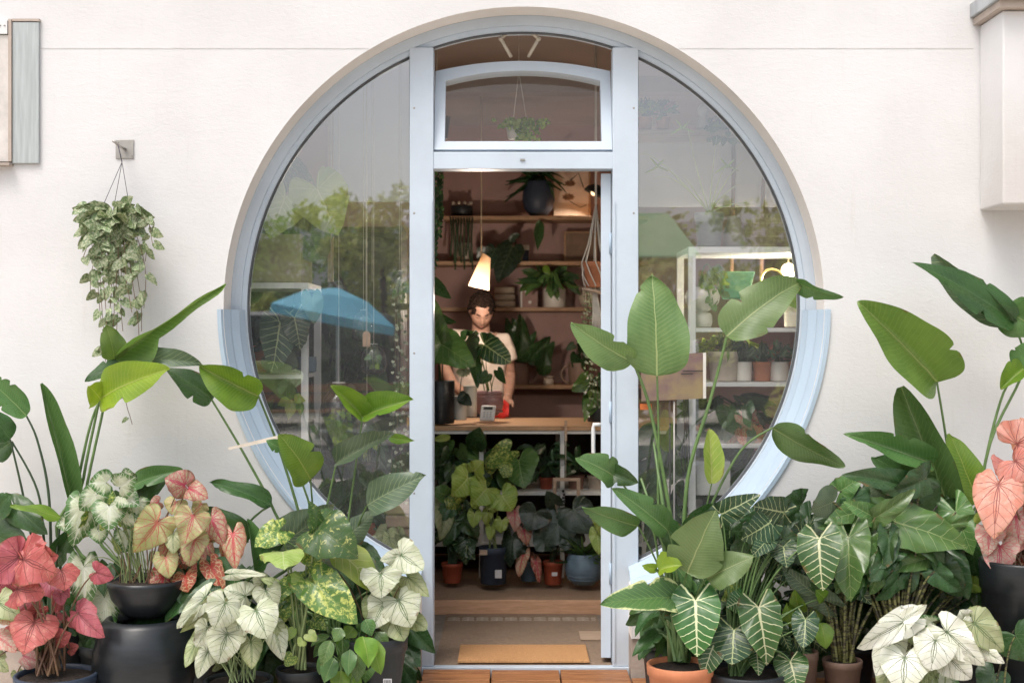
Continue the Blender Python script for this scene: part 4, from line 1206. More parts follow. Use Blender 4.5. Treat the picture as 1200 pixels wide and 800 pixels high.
# white caladium left --------------------------------------------------
pl = Plant('white_caladium', 'white caladium with dark green veins beneath the pink caladium', 'plant', base_at(284, -.66, .15), stem='pale', sr=.0024)
Y = -.70
W = [(300, 715, 314, 750, 50, 'white'), (264, 706, 250, 738, 44, 'white'), (266, 743, 256, 778, 44, 'white'), (294, 752, 295, 784, 28, 'cream'), (282, 724, 276, 751, 36, 'white'),
     (243, 735, 230, 758, 28, 'white'), (243, 764, 232, 794, 24, 'white'), (228, 756, 217, 782, 18, 'cream'), (240, 700, 206, 738, 24, 'white'), (250, 708, 210, 741, 24, 'cream'), (287, 698, 262, 690, 34, 'white'),
     (312, 692, 322, 715, 34, 'white'), (272, 672, 311, 673, 14, 'white'), (322, 684, 306, 678, 14, 'cream'), (322, 738, 332, 774, 28, 'white'), (324, 732, 333, 748, 18, 'cream'), (244, 690, 213, 714, 22, 'grey'),
     (308, 682, 296, 672, 20, 'white'), (236, 744, 222, 762, 20, 'cream'), (310, 740, 306, 748, 20, 'cream')]
for a in W:
    pl.leaf('caladium', a[5], a[0], a[1], a[2], a[3], a[4], roll=leafrnd.uniform(-16, 16))
pl.fill('caladium', ['cream', 'grey'], 275, 745, 40, 30, 10, 26, Y + .14, seed=4)
pot(pl.root, *base_at(280, -.62, 0), .125, .15, BLACKPL)

# bowl, vase, two caladiums in the bowl -------------------------------
Yb = -.45
bx, _, _ = base_at(172, Yb)
vase = thing('round_black_vase', 'big round black vase carrying the bowl of caladiums', 'vase', (bx, Yb, 0))
zr = P(0, 722, Yb).z
m_ = MB(); m_.lathe([(.001, 0), (.12, 0), (.175, .06), (.205, .14), (.20, .22), (.17, zr - .02), (.15, zr), (.14, zr), (.13, zr - .03)], (bx, Yb, 0), 48)
m_.obj('body', CHAR, vase)
m_ = MB(); m_.sweep([(.152, 0), (.156, .004), (.152, .008)], arc(0, 360, 40), 0, 0)
bowl = thing('black_planter_bowl', 'wide black planter bowl standing on the round black vase', 'bowl', (bx, Yb, zr + .001))
zb2 = P(0, 678, Yb).z
pot(bowl, bx, Yb, zr + .001, .15, zb2 - zr, CHAR, 'bowl', name='body')
pl = Plant('pink_veined_caladium', 'cream and pink caladium with red veins growing in the black bowl', 'plant', (bx + .04, Yb, zb2 - .02), stem='brown', sr=.0024)
Y = Yb - .12
W = [(184, 612, 155, 647, 46, 'creampink'), (226, 604, 217, 637, 42, 'creampink'), (228, 632, 222, 664, 32, 'creampink'), (203, 626, 204, 650, 22, 'cream'), (194, 653, 199, 678, 30, 'creampink'), (191, 676, 184, 715, 28, 'redcal'),
     (217, 674, 221, 694, 30, 'redcal'), (247, 662, 262, 692, 26, 'redcal'), (273, 626, 276, 668, 30, 'pink'), (248, 608, 263, 640, 30, 'pink'), (216, 568, 193, 560, 36, 'pink'), (221, 572, 246, 585, 26, 'pink'),
     (206, 588, 201, 603, 28, 'creampink'), (166, 612, 144, 622, 24, 'pink'), (186, 588, 175, 592, 18, 'pink'), (182, 650, 176, 658, 14, 'cream'), (265, 640, 267, 664, 16, 'redcal'), (245, 628, 255, 634, 22, 'cream'), (212, 655, 212, 668, 22, 'redcal'), (236, 590, 226, 600, 22, 'creampink')]
for a in W: pl.leaf('caladium', a[5], a[0], a[1], a[2], a[3], a[4], Y=None, roll=leafrnd.uniform(-18, 18))
pl.fill('caladium', ['redcal', 'pink'], 215, 640, 30, 26, 8, 24, Y + .16, seed=6)
pl = Plant('green_white_caladium', 'white caladium with green edges in the left half of the black bowl', 'plant', (bx - .04, Yb, zb2 - .02), stem='pale', sr=.0024)
W = [(128, 594, 127, 622, 40, 'greenwhite'), (141, 570, 160, 558, 34, 'greenwhite'), (124, 565, 104, 566, 32, 'greenwhite'), (143, 580, 163, 592, 32, 'greenwhite'), (112, 580, 93, 598, 30, 'greenwhite'), (96, 594, 84, 642, 36, 'greenwhite'),
     (160, 588, 159, 608, 30, 'greenwhite'), (115, 622, 117, 638, 24, 'greenwhite'), (146, 625, 147, 648, 24, 'greenwhite'), (82, 612, 66, 616, 24, 'greenwhite'), (140, 600, 141, 618, 20, 'yelgreen'), (98, 664, 99, 718, 38, 'greenwhite'), (122, 700, 123, 743, 42, 'greenwhite'), (105, 600, 112, 618, 24, 'greenwhite'), (150, 562, 146, 548, 22, 'greenwhite')]
for a in W: pl.leaf('caladium' if a[1] > 650 else 'caladium', a[5], a[0], a[1], a[2], a[3], a[4], roll=leafrnd.uniform(-18, 18))
pl.fill('caladium', ['greenwhite', 'yelgreen', 'vari'], 128, 605, 34, 30, 10, 24, Y + .14, seed=8)
for k in range(26):
    a = leafrnd.uniform(0, 6.28); B = pl.base + Vector((math.cos(a) * .09 + .02, math.sin(a) * .05, 0)); T = B + Vector((leafrnd.uniform(-.05, .05), leafrnd.uniform(-.04, .02), leafrnd.uniform(.06, .14)))
    m_ = MB(); m_.tube([B, B.lerp(T, .5) + Vector((.006, 0, 0)), T], .0018, 4, cap=False); m_.obj('stem', ST['brown' if k % 2 else 'pale'], pl.root)

# coral caladium, bottom left -----------------------------------------
pl = Plant('coral_caladium', 'coral pink caladium in a dark pot at the bottom left', 'plant', base_at(58, -.62, .17), stem='brown', sr=.0035)
W = [(28, 655, 66, 672, 62, 'coral'), (22, 652, -18, 682, 50, 'coral'), (45, 652, 70, 650, 34, 'coral'), (20, 690, 52, 694, 44, 'coral'), (40, 729, 28, 767, 54, 'coral'), (72, 668, 76, 692, 42, 'coral'), (113, 670, 135, 676, 26, 'coral'), (92, 718, 122, 746, 34, 'coral'),
     (71, 695, 72, 710, 18, 'coral'), (66, 748, 84, 741, 26, 'coral'), (28, 768, 51, 774, 30, 'pinkwhite'), (-2, 706, 24, 722, 38, 'cream'), (4, 722, 16, 733, 20, 'pinkwhite'), (-2, 746, 20, 763, 26, 'pinkwhite'), (-4, 772, 10, 786, 22, 'cream'), (82, 760, 93, 757, 16, 'coral'), (20, 788, 22, 800, 14, 'cream'), (5, 670, -5, 700, 50, 'coral'), (78, 718, 70, 724, 30, 'coral'), (60, 680, 82, 700, 36, 'coral')]
for a in W: pl.leaf('caladium', a[5], a[0], a[1], a[2], a[3], a[4], roll=leafrnd.uniform(-20, 20))
pl.fill('caladium', ['coral', 'alocdk'], 55, 725, 50, 30, 12, 26, -.5, seed=9)
pot(pl.root, *base_at(66, -.60, 0), .15, .165, NAVYPL)

# white caladium beside the door post ----------------------------------
pl = Plant('white_caladium', 'white caladium in a square-shouldered black pot beside the left door post', 'plant', base_at(440, -.50, .20), stem='brown', sr=.0024)
W = [(446, 672, 447, 700, 48, 'white'), (467, 703, 482, 735, 52, 'white'), (450, 706, 435, 737, 38, 'white'), (461, 722, 474, 751, 40, 'cream'), (438, 706, 428, 725, 28, 'cream'), (470, 650, 497, 668, 42, 'white'), (466, 652, 445, 656, 20, 'white'), (478, 676, 503, 699, 26, 'cream'),
     (486, 727, 502, 738, 22, 'cream'), (430, 664, 443, 697, 24, 'grey'), (472, 690, 455, 692, 24, 'cream'), (450, 735, 452, 752, 18, 'grey')]
for a in W: pl.leaf('caladium', a[5], a[0], a[1], a[2], a[3], a[4], roll=leafrnd.uniform(-14, 14))
pl.leaf('lance', 'yelpale', 388, 640, 443, 697, 40, -.50, roll=-25, dt=-.05)
pl.leaf('round', 'grey', 378, 655, 395, 690, 34, -.46)
pl.fill('caladium', ['grey', 'alocdk'], 445, 715, 26, 26, 7, 26, -.42, seed=12)
x_, y_, _ = base_at(436, -.48, 0)
p_ = pot(pl.root, x_, y_, 0, .135, P(0, 748, -.48).z + .015, BLACKPL, taper=.72)
a, b = P(449, 795, -.62), P(459, 803, -.62)
lb = MB(); lb.box(a.x, b.x, -.619, -.616, b.z - .01, a.z)
lb.obj('price_sticker', mat('sticker', (.7, .7, .72), .6), pl.root)
for k in range(5):
    m_ = MB(); m_.box(a.x + .004 + .0055 * k, a.x + .006 + .0055 * k + .001 * (k % 2), -.6205, -.6192, a.z - .02, a.z - .004); m_.obj('print_mark', BLACKPL, pl.root)

# small green trailing plant between the pots --------------------------
pl = Plant('green_trailing_plant', 'small glossy green plant drooping between the variegated alocasia and white caladium', 'plant', base_at(408, -.62, .14), stem='green', sr=.002)
rr = random.Random(4)
for (ax, ay, tx, ty, w) in [(388, 750, 378, 780, 14), (400, 735, 392, 752, 13), (425, 745, 432, 782, 22), (410, 760, 408, 792, 15), (392, 770, 380, 800, 16), (420, 765, 418, 800, 15), (436, 750, 446, 790, 18), (400, 785, 396, 812, 18),
                            (412, 785, 415, 815, 18), (385, 765, 374, 790, 13), (428, 725, 436, 745, 14), (415, 735, 405, 748, 14), (440, 740, 455, 760, 14), (432, 770, 428, 800, 20), (422, 740, 433, 726, 16), (398, 758, 412, 770, 12), (405, 745, 396, 770, 14)]:
    pl.leaf('lance', rr.choice(['bright', 'aloc', 'aloc', 'strel']), ax, ay, tx, ty, w * 1.3)
pl.fill('lance', ['aloc', 'alocdk'], 405, 755, 30, 25, 14, 30, -.52, wr=.5, seed=5)
pot(pl.root, *base_at(408, -.58, 0), .085, .12, BLACKPL)

# bird of paradise in the terracotta pot -------------------------------
pl = Plant('bird_of_paradise', 'tall bird of paradise in a terracotta pot right of the door', 'plant', base_at(797, -.55, .20), stem='green', sr=.0085)
Y = -.50
pl.leaf('paddle', 'strellt', 770, 441, 764, 321, 74, Y - .04, roll=8, dt=.02, idx=0, path=PX((786, 690), (772, 600), (772, 520), Y=Y), sr=.006)
pl.leaf('paddle', 'strellt', 742, 424, 669, 377, 38, Y - .06, roll=-25, dt=-.05, idx=1, path=PX((795, 680), (785, 600), (762, 480), Y=Y))
pl.leaf('paddle', 'strellt', 852, 394, 940, 330, 52, Y - .02, roll=-28, dt=.05, idx=2, path=PX((799, 680), (806, 560), (832, 470), Y=Y))
pl.leaf('paddle', 'strel', 932, 330, 989, 348, 20, Y + .03, roll=40, stem=False, dt=-.04)
pl.leaf('paddle', 'strel', 905, 501, 990, 547, 36, Y - .02, roll=28, dt=-.03, idx=3, path=PX((805, 680), (830, 600), (868, 528), Y=Y), sr=.006)
pl.leaf('blade', 'yelpale', 834, 566, 831, 503, 24, Y - .04, roll=20, dt=0, path=PX((812, 660), (824, 610), Y=Y), sr=.004)
pl.leaf('paddle', 'strel', 722, 560, 675, 536, 36, Y - .08, roll=20, idx=4, path=PX((775, 680), (765, 620), (740, 580), Y=Y), dt=-.06, sr=.005)
pl.leaf('paddle', 'streldk', 712, 552, 748, 566, 24, Y - .075, roll=0, stem=False)
pl.leaf('paddle', 'strel', 783, 622, 716, 571, 34, Y - .08, roll=22, idx=1, sr=.005)
pl.leaf('paddle', 'strel', 748, 616, 681, 593, 30, Y - .10, roll=-18, idx=0, path=PX((785, 700), (768, 655), Y=Y - .05), sr=.005, dt=-.08)
pl.leaf('paddle', 'strellt', 806, 670, 838, 598, 66, Y - .14, roll=-6, dt=-.02, idx=2, sr=.006)
pl.leaf('paddle', 'strellt', 828, 678, 884, 652, 40, Y - .15, roll=-20, idx=3, sr=.005)
pl.leaf('curled', 'lime', 772, 668, 800, 662, 26, Y - .14, roll=-35, idx=0)
pl.leaf('heart', 'lime', 768, 666, 752, 662, 12, Y - .13)
pl.leaf('paddle', 'varstrel', 800, 700, 702, 708, 42, Y - .10, roll=22, idx=1, dt=-.12)
pl.leaf('paddle', 'streldk', 792, 706, 770, 690, 44, Y - .06, roll=10, idx=2)
pl.leaf('paddle', 'streldk', 782, 690, 790, 730, 34, Y - .02)
pl.leaf('lance', 'streldk', 800, 640, 765, 598, 30, Y + .02, roll=0)
pl.leaf('blade', 'streldk', 805, 625, 835, 590, 24, Y + .02)
pl.fill('paddle', ['streldk', 'strel'], 785, 700, 30, 50, 18, 50, Y + .08, seed=2, wr=.5)
for x0, x1, y1 in ((796, 760, 518), (800, 745, 560)):
    m_ = MB(); m_.tube([P(790, 770, Y), P((x0 + x1) / 2 + 6, 640, Y), P(x1 + 6, y1, Y)], [.011, .009, .004], 8); m_.obj('stem', ST['green'], pl.root)
for k in range(7):
    xx = 786 + k * 4.5; m_ = MB(); m_.tube([P(xx, 775, Y - .03 + .01 * k), P(xx - 3 + k, 700, Y + .01 * k), P(xx + (k - 3) * 2.2, 640, Y)], [.012, .010, .006], 7, flat=.6); m_.obj('sheath', ST['green' if k % 2 else 'pale'], pl.root)
x_, y_, _ = base_at(797, -.60, 0)
pot(pl.root, x_, y_, 0, .123, P(0, 777, -.6).z, TERRA, taper=.8)

# small plant in a black nursery pot behind the terracotta pot ---------
pl = Plant('small_potted_plant', 'small leafy plant in a black pot behind the terracotta pot', 'plant', base_at(775, -.30, .18), stem='green', sr=.0025)
for a in [(770, 730, 752, 740, 20), (778, 722, 760, 715, 18), (768, 745, 752, 762, 16), (782, 735, 775, 755, 20), (790, 725, 800, 742, 20), (772, 715, 762, 700, 14), (780, 750, 770, 765, 14)]:
    pl.leaf('lance', 'varstrel' if a[4] == 20 else 'strel', *a[:4], a[4] * 1.2)
pot(pl.root, *base_at(778, -.30, 0), .085, P(0, 757, -.3).z, BLACKPL)

# white veined alocasia -------------------------------------------------
pl = Plant('white_veined_alocasia', 'alocasia with bold white veins beside the terracotta pot', 'plant', base_at(862, -.58, .14), stem='green', sr=.004)
Y = -.62
W = [('longarrow', 'frydek', 815, 704, 817, 770, 58), ('longarrow', 'frydek', 889, 712, 899, 778, 50), ('longarrow', 'frydekdk', 860, 738, 858, 780, 56), ('longarrow', 'frydek', 838, 752, 824, 792, 34), ('longarrow', 'frydek', 887, 764, 889, 790, 24), ('longarrow', 'frydek', 926, 774, 934, 808, 40),
     ('longarrow', 'frydek', 960, 631, 965, 693, 52), ('longarrow', 'frydekdk', 944, 725, 941, 760, 32), ('longarrow', 'frydekdk', 900, 632, 881, 652, 24), ('longarrow', 'frydekdk', 846, 602, 890, 580, 30), ('longarrow', 'frydekdk', 902, 612, 868, 632, 40),
     ('longarrow', 'frydek', 872, 702, 850, 712, 30), ('longarrow', 'frydekdk', 918, 640, 922, 665, 34), ('longarrow', 'frydekdk', 918, 600, 880, 592, 36), ('longarrow', 'vari', 866, 690, 846, 702, 26), ('longarrow', 'bright', 966, 700, 955, 690, 18)]
for a in W: pl.leaf(*a, roll=leafrnd.uniform(-14, 14), dt=-.05)
pl.leaf('longarrow', 'bright', 936, 712, 932, 690, 20); pl.leaf('lance', 'bright', 962, 730, 968, 760, 24)
pl.fill('longarrow', ['frydekdk', 'frydek', 'alocdk', 'alocdk'], 890, 660, 60, 55, 34, 46, Y + .22, seed=3, yspread=.12, wr=.6)
pl.fill('longarrow', ['alocdk', 'frydekdk'], 880, 740, 60, 40, 22, 44, Y + .22, seed=13, wr=.6)
pl.fill('longarrow', ['alocdk', 'frydekdk'], 930, 610, 50, 24, 18, 48, Y + .34, seed=23, wr=.6)
pot(pl.root, *base_at(875, -.56, 0), .15, P(0, 785, -.56).z, BLACKPL)
for k, (px, r, zt) in enumerate(((942, .055, 762), (987, .075, 772), (1052, .07, 778))):
    x_, y_, _ = base_at(px, -.45, 0)
    t = Plant('leafy_potted_plant', ['sprouting green shoots in a clay-brown pot under the alocasia leaves', 'dark brown pot holding zebra-stemmed alocasia at the lower right', 'shaded brown pot of dark leaves behind the right white caladium'][k], 'plant', base_at(px, -.45, .1), stem=['pale', 'zebra', 'zebra'][k], sr=.006 if k else .004)
    if k == 0:
        for q in range(9):
            t.leaf('lance', ['bright', 'frydekdk', 'yelpale'][q % 3], 928 + q * 4.5, 735 - (q % 3) * 12, 922 + q * 6, 705 - (q % 4) * 9 + (40 if q % 2 else 0), 16, Y=-.48 + .012 * q)
    pot(t.root, x_, y_, .04, r, P(0, zt, -.45).z - .04, mat('brown_plastic', (.16, .10, .075), .6))
    if k: zebra = t
    if k == 1:
        z1 = t
m_ = MB(); m_.box(P(900, 0, -.45).x, P(1120, 0, -.45).x, -.60, -.34, .015, .038)
tag(m_.obj('wooden_plank', wood_mat('dark_plank', (.14, .08, .05, 1), (.08, .045, .03, 1)), bevel=.003), 'dark wooden plank carrying the brown pots at the lower right', 'plank')

# zebra-stemmed alocasia: large plain leaves ----------------------------
pl = z1; Y = -.50
Zs = [('arrow', 'aloc', 994, 630, 997, 704, 52), ('arrow', 'grey', 964, 702, 916, 664, 30), ('arrow', 'aloc', 1026, 606, 1072, 574, 26), ('arrow', 'aloc', 1024, 606, 990, 588, 26), ('arrow', 'aloc', 1050, 612, 1134, 640, 56), ('arrow', 'aloc', 1086, 654, 1036, 668, 24),
      ('round', 'grey', 976, 588, 950, 598, 40), ('arrow', 'alocdk', 1060, 570, 990, 556, 34), ('arrow', 'alocdk', 1085, 560, 1040, 580, 36), ('arrow', 'aloc', 1010, 600, 968, 612, 34), ('arrow', 'aloc', 1110, 615, 1155, 605, 20), ('arrow', 'aloc', 1010, 615, 960, 618, 26),
      ('arrow', 'alocdk', 1070, 660, 1075, 700, 38), ('arrow', 'alocdk', 1100, 640, 1135, 700, 44), ('arrow', 'bright', 1137, 683, 1158, 690, 20), ('arrow', 'bright', 1122, 680, 1108, 672, 14), ('arrow', 'alocdk', 1050, 690, 1058, 720, 36), ('arrow', 'aloc', 1078, 640, 1074, 660, 28), ('heart', 'grey', 1120, 715, 1112, 740, 26),
      ('arrow', 'aloc', 1075, 578, 1052, 560, 36), ('arrow', 'bright', 1085, 575, 1060, 590, 24)]
for i_, a in enumerate(Zs):
    if i_ == 6: pl = zebra
    pl.leaf(*a, Y=Y + .012 * i_, roll=leafrnd.uniform(-20, 20))
pl.fill('arrow', ['alocdk', 'alocdk', 'aloc'], 1040, 610, 75, 40, 34, 54, Y + .28, seed=31, wr=.7, yspread=.08)
pl.fill('arrow', ['alocdk'], 1090, 690, 70, 50, 26, 50, Y + .28, seed=33, wr=.7, yspread=.08)
pl = zebra
for i_, a in enumerate([('arrow', 'aloc', 1075, 618, 1048, 650, 34), ('arrow', 'alocdk', 1010, 640, 1035, 672, 34), ('round', 'alocdk', 1000, 585, 1018, 604, 36), ('arrow', 'aloc', 1120, 600, 1140, 650, 40), ('arrow', 'alocdk', 950, 610, 930, 650, 40), ('arrow', 'aloc', 985, 575, 1010, 560, 30),
        ('round', 'streldk', 1100, 590, 1070, 625, 44), ('arrow', 'alocdk', 940, 590, 905, 600, 36), ('arrow', 'grey', 1045, 585, 1020, 570, 30), ('arrow', 'alocdk', 1140, 640, 1150, 690, 40)]):
    pl.leaf(*a, Y=-.40 + .012 * i_)
for k in range(16):
    xx = 972 + k * 3.4 if k < 9 else 1030 + (k - 9) * 7
    m_ = MB(); bb = P(985 + (k % 5) * 4 if k < 9 else 1045 + (k % 4) * 4, 775, -.46 + .01 * (k % 4)); tt = P(xx + leafrnd.uniform(-12, 12), 640 + leafrnd.uniform(-10, 30), -.42 + .02 * (k % 3))
    m_.tube([bb, bb.lerp(tt, .5) + Vector((leafrnd.uniform(-.01, .01), 0, 0)), tt], [.0085, .007, .005], 7)
    root = z1.root if k < 9 else zebra.root
    m_.obj('stem', ST['zebra'], root)

zebra.fill('arrow', ['alocdk', 'aloc', 'alocdk', 'streldk'], 1060, 655, 70, 30, 20, 46, -.47, seed=41, wr=.7, yspread=.03)
z1.fill('arrow', ['alocdk', 'frydekdk'], 960, 660, 40, 50, 14, 44, -.43, seed=42, wr=.65, yspread=.03)
# right bird of paradise ------------------------------------------------
pl = Plant('bird_of_paradise', 'large bird of paradise leaning against the wall at the right', 'plant', base_at(1118, -.20, .28), stem='green', sr=.0065)
Y = -.18
pl.leaf('curled', 'strelmid', 1098, 447, 1006, 354, 66, Y - .04, roll=12, dt=-.04, idx=1, path=PX((1120, 640), (1113, 545), Y=Y))
pl.leaf('paddle', 'streldk', 1186, 376, 1070, 308, 44, Y - .06, roll=25, dt=-.08, idx=2, path=PX((1138, 640), (1160, 520), (1200, 430), Y=Y))
pl.leaf('blade', 'grey', 1190, 378, 1094, 298, 30, Y - .03, roll=-30, dt=0, stem=False)
pl.leaf('paddle', 'streldk', 1180, 368, 1135, 352, 26, Y, roll=10, stem=False)
pl.leaf('paddle', 'strel', 1178, 362, 1222, 388, 48, Y - .03, roll=10, stem=False, idx=0)
pl.leaf('paddle', 'strel', 1196, 438, 1228, 400, 50, Y - .05, roll=0, idx=3, path=PX((1140, 640), (1155, 540), (1176, 460), Y=Y))
pl.leaf('curled', 'bright', 1200, 432, 1173, 456, 24, Y - .055, roll=20, stem=False)
pl.leaf('blade', 'strel', 1125, 625, 1056, 453, 56, Y - .05, roll=-10, dt=.03, idx=1, sr=.01)
pl.leaf('curled', 'strel', 1092, 543, 990, 508, 34, Y - .08, roll=15, idx=2, dt=-.08)
pl.leaf('paddle', 'bright', 1146, 590, 1113, 508, 42, Y - .02, roll=5, dt=.02, idx=4)
pl.leaf('paddle', 'streldk', 1085, 575, 1022, 535, 44, Y, roll=10)
pl.leaf('blade', 'streldk', 1110, 620, 1052, 560, 44, Y + .0, roll=5)
pl.leaf('paddle', 'streldk', 1165, 610, 1150, 560, 30, Y + .03)
pot(pl.root, *base_at(1118, -.20, 0), .17, .29, BLACKPL)

# coral caladium at the right edge in a tall dark planter ----------------
Yp = -.50
x_, y_, _ = base_at(1198, Yp, 0)
zt = P(0, 655, Yp).z
t = thing('tall_black_planter', 'tall dark planter under the salmon pink caladium at the right edge', 'planter', (x_, Yp, 0))
pot(t, x_, Yp, 0, .155, zt, CHAR, 'plastic', name='body', taper=.86)
pl = Plant('salmon_caladium', 'salmon pink caladium spilling over the tall dark planter at the right edge', 'plant', (x_, Yp, zt - .03), stem='brown', sr=.0035)
W = [(1170, 568, 1165, 630, 58, 'salmon'), (1190, 540, 1212, 560, 56, 'salmon'), (1192, 520, 1225, 500, 60, 'salmon'), (1172, 640, 1172, 674, 42, 'pinkwhite'), (1160, 622, 1158, 650, 34, 'pinkwhite'), (1190, 605, 1194, 640, 34, 'pinkwhite'), (1188, 632, 1184, 650, 30, 'salmon'), (1205, 590, 1205, 625, 44, 'salmon'), (1200, 655, 1206, 680, 30, 'redcal'),
     (1150, 608, 1143, 600, 18, 'yelpale'), (1180, 646, 1186, 662, 20, 'vari'), (1178, 548, 1166, 556, 40, 'salmon'), (1200, 560, 1192, 590, 44, 'salmon'), (1208, 520, 1196, 490, 40, 'salmon'), (1196, 630, 1200, 660, 26, 'pinkwhite'), (1206, 610, 1202, 622, 26, 'cream')]
for a in W: pl.leaf('caladium', a[5], a[0], a[1], a[2], a[3], a[4], roll=leafrnd.uniform(-18, 18))

# white caladium, bottom right -------------------------------------------
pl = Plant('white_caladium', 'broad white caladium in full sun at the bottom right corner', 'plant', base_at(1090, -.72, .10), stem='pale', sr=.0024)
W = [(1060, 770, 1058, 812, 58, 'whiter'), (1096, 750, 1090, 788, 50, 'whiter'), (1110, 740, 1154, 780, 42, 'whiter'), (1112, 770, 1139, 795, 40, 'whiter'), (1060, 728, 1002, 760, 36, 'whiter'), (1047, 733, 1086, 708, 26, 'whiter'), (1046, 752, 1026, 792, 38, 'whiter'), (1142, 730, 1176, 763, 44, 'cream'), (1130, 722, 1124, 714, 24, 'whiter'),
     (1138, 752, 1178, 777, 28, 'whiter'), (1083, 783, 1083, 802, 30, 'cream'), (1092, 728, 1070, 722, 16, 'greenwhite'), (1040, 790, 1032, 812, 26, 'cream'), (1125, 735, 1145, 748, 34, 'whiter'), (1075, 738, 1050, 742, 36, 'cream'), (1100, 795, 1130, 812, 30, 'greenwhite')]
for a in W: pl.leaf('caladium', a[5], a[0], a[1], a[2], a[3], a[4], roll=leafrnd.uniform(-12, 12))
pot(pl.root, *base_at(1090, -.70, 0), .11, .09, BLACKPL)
pl = Plant('leafy_potted_plant', 'deep green round-leaved plant in the shade below the tall planter', 'plant', base_at(1170, -.66, .05), stem='zebra', sr=.0035)
pl.leaf('round', 'alocdk', 1190, 745, 1210, 775, 54, -.66); pl.leaf('round', 'alocdk', 1165, 790, 1150, 815, 40, -.62); pl.leaf('round', 'alocdk', 1205, 720, 1215, 735, 40, -.62)
pot(pl.root, *base_at(1185, -.64, 0), .10, .06, BLACKPL)

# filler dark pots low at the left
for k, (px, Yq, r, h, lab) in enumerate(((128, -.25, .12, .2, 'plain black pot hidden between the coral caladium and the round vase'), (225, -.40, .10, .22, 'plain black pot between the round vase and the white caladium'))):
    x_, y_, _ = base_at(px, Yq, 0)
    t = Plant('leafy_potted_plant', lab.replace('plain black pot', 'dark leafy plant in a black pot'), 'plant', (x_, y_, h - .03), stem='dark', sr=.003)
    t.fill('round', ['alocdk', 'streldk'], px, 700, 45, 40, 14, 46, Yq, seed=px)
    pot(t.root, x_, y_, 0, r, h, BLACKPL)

for k, (px, cy_, n_, mm) in enumerate(((330, 745, 26, 'dark foliage added to darken the gap behind the left white caladium'), (420, 735, 26, 'added dark foliage standing for the shade behind the pots left of the door'), (95, 735, 20, 'added dark foliage behind the coral caladium'), (240, 690, 12, 'added dark foliage behind the bowl and the white caladium'), (1000, 720, 30, 'added dark foliage for the shade between the brown pots at the right'), (850, 720, 20, 'added dark foliage for the shade behind the terracotta pot'))):  # dark plants added to stand in for the shade behind the pots
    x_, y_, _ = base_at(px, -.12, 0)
    t = Plant('shade_filler_plant', mm, 'plant', (x_, y_, .15), 'dark plants added against the wall for shade', stem='dark', sr=.003)
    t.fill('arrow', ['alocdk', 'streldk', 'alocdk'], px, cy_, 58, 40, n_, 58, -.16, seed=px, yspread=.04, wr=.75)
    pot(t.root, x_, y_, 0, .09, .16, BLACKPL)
# hanging plant on the wall ----------------------------------------------
Yh = -.10
hk = P(147, 175, 0)
t = thing('wall_hook', 'square steel wall plate with a hook at the left', 'hook', (hk.x, -.002, hk.z))
a, b = P(136, 164, 0), P(157, 186, 0)
m_ = MB(); m_.box(a.x, b.x, -.006, -.0005, b.z, a.z); m_.obj('plate', STEEL, t, bevel=.001)
m_ = MB(); m_.tube([(hk.x, -.005, hk.z), (hk.x, -.08, hk.z), (hk.x - .01, -.105, hk.z + .012), (hk.x - .02, -.11, hk.z + .02)], .006, 8); m_.obj('hook_arm', STEEL, t)
for s in ((-.028, .028), (.028, -.028)):
    m_ = MB(); m_.ball((hk.x + s[0], -.007, hk.z + s[1]), .003); m_.obj('screw', STEEL, t)
pc = P(134, 262, Yh)
pl = Plant('hanging_scindapsus', 'trailing silver green vine in a dark hanging pot on the white wall', 'plant', (pc.x, Yh, pc.z), stem='brown', sr=.0012)
m_ = MB(); m_.lathe([(.001, -.06), (.045, -.06), (.065, .03), (.068, .035), (.062, .035), (.06, .0)], pc, 28); m_.obj('pot', NAVYPL, pl.root)
top = P(143, 190, Yh)
m_ = MB(); m_.tube([hk + Vector((0, -.1, 0)), top], .0022, 5)
for a in (-2.4, .2, 2.0): m_.tube([top, pc + Vector((math.cos(a) * .066, math.sin(a) * .066, .032))], .0014, 5)
m_.obj('hanger', DCORD, pl.root)
rr = random.Random(99)
def vine(start, end, n, lsize, wob=.012):
    pts = []
    m1 = start + Vector(((end.x - start.x) * .9, min(0, end.y - start.y), .01))
    for i in range(13):
        t = i / 12
        p = start * (1 - t) ** 2 + m1 * 2 * t * (1 - t) + end * t * t
        p += Vector((math.sin(t * 9 + end.x * 50) * wob * t, math.cos(t * 7 + end.x * 30) * wob * .5, 0))
        pts.append(p)
    m_ = MB(); m_.tube(pts, .0014, 5, cap=False); m_.obj('vine_stem', ST['brown'], pl.root)
    for i in range(n):
        t = (i + rr.uniform(.1, .9)) / n * .97 + .03
        k = min(int(t * 12), 11); p = pts[k].lerp(pts[k + 1], t * 12 - k)
        s = lsize * rr.uniform(.65, 1.15) * (1 - .25 * t)
        sd = 1 if i % 2 else -1
        A = p + Vector((sd * .012, rr.uniform(-.012, .004), rr.uniform(-.004, .008)))
        T = A + Vector((sd * s * rr.uniform(.1, .8), -s * rr.uniform(-.1, .5), -s * rr.uniform(.3, .9)))
        T = A + (T - A).normalized() * s
        pl.leafw('heart', 'silver', A, T, s * .78, rr.uniform(-45, 45), stem=False)
        if rr.random() < .35:
            m_ = MB(); m_.tube([p, A], .001, 4, cap=False); m_.obj('leaf_stalk', ST['brown'], pl.root)
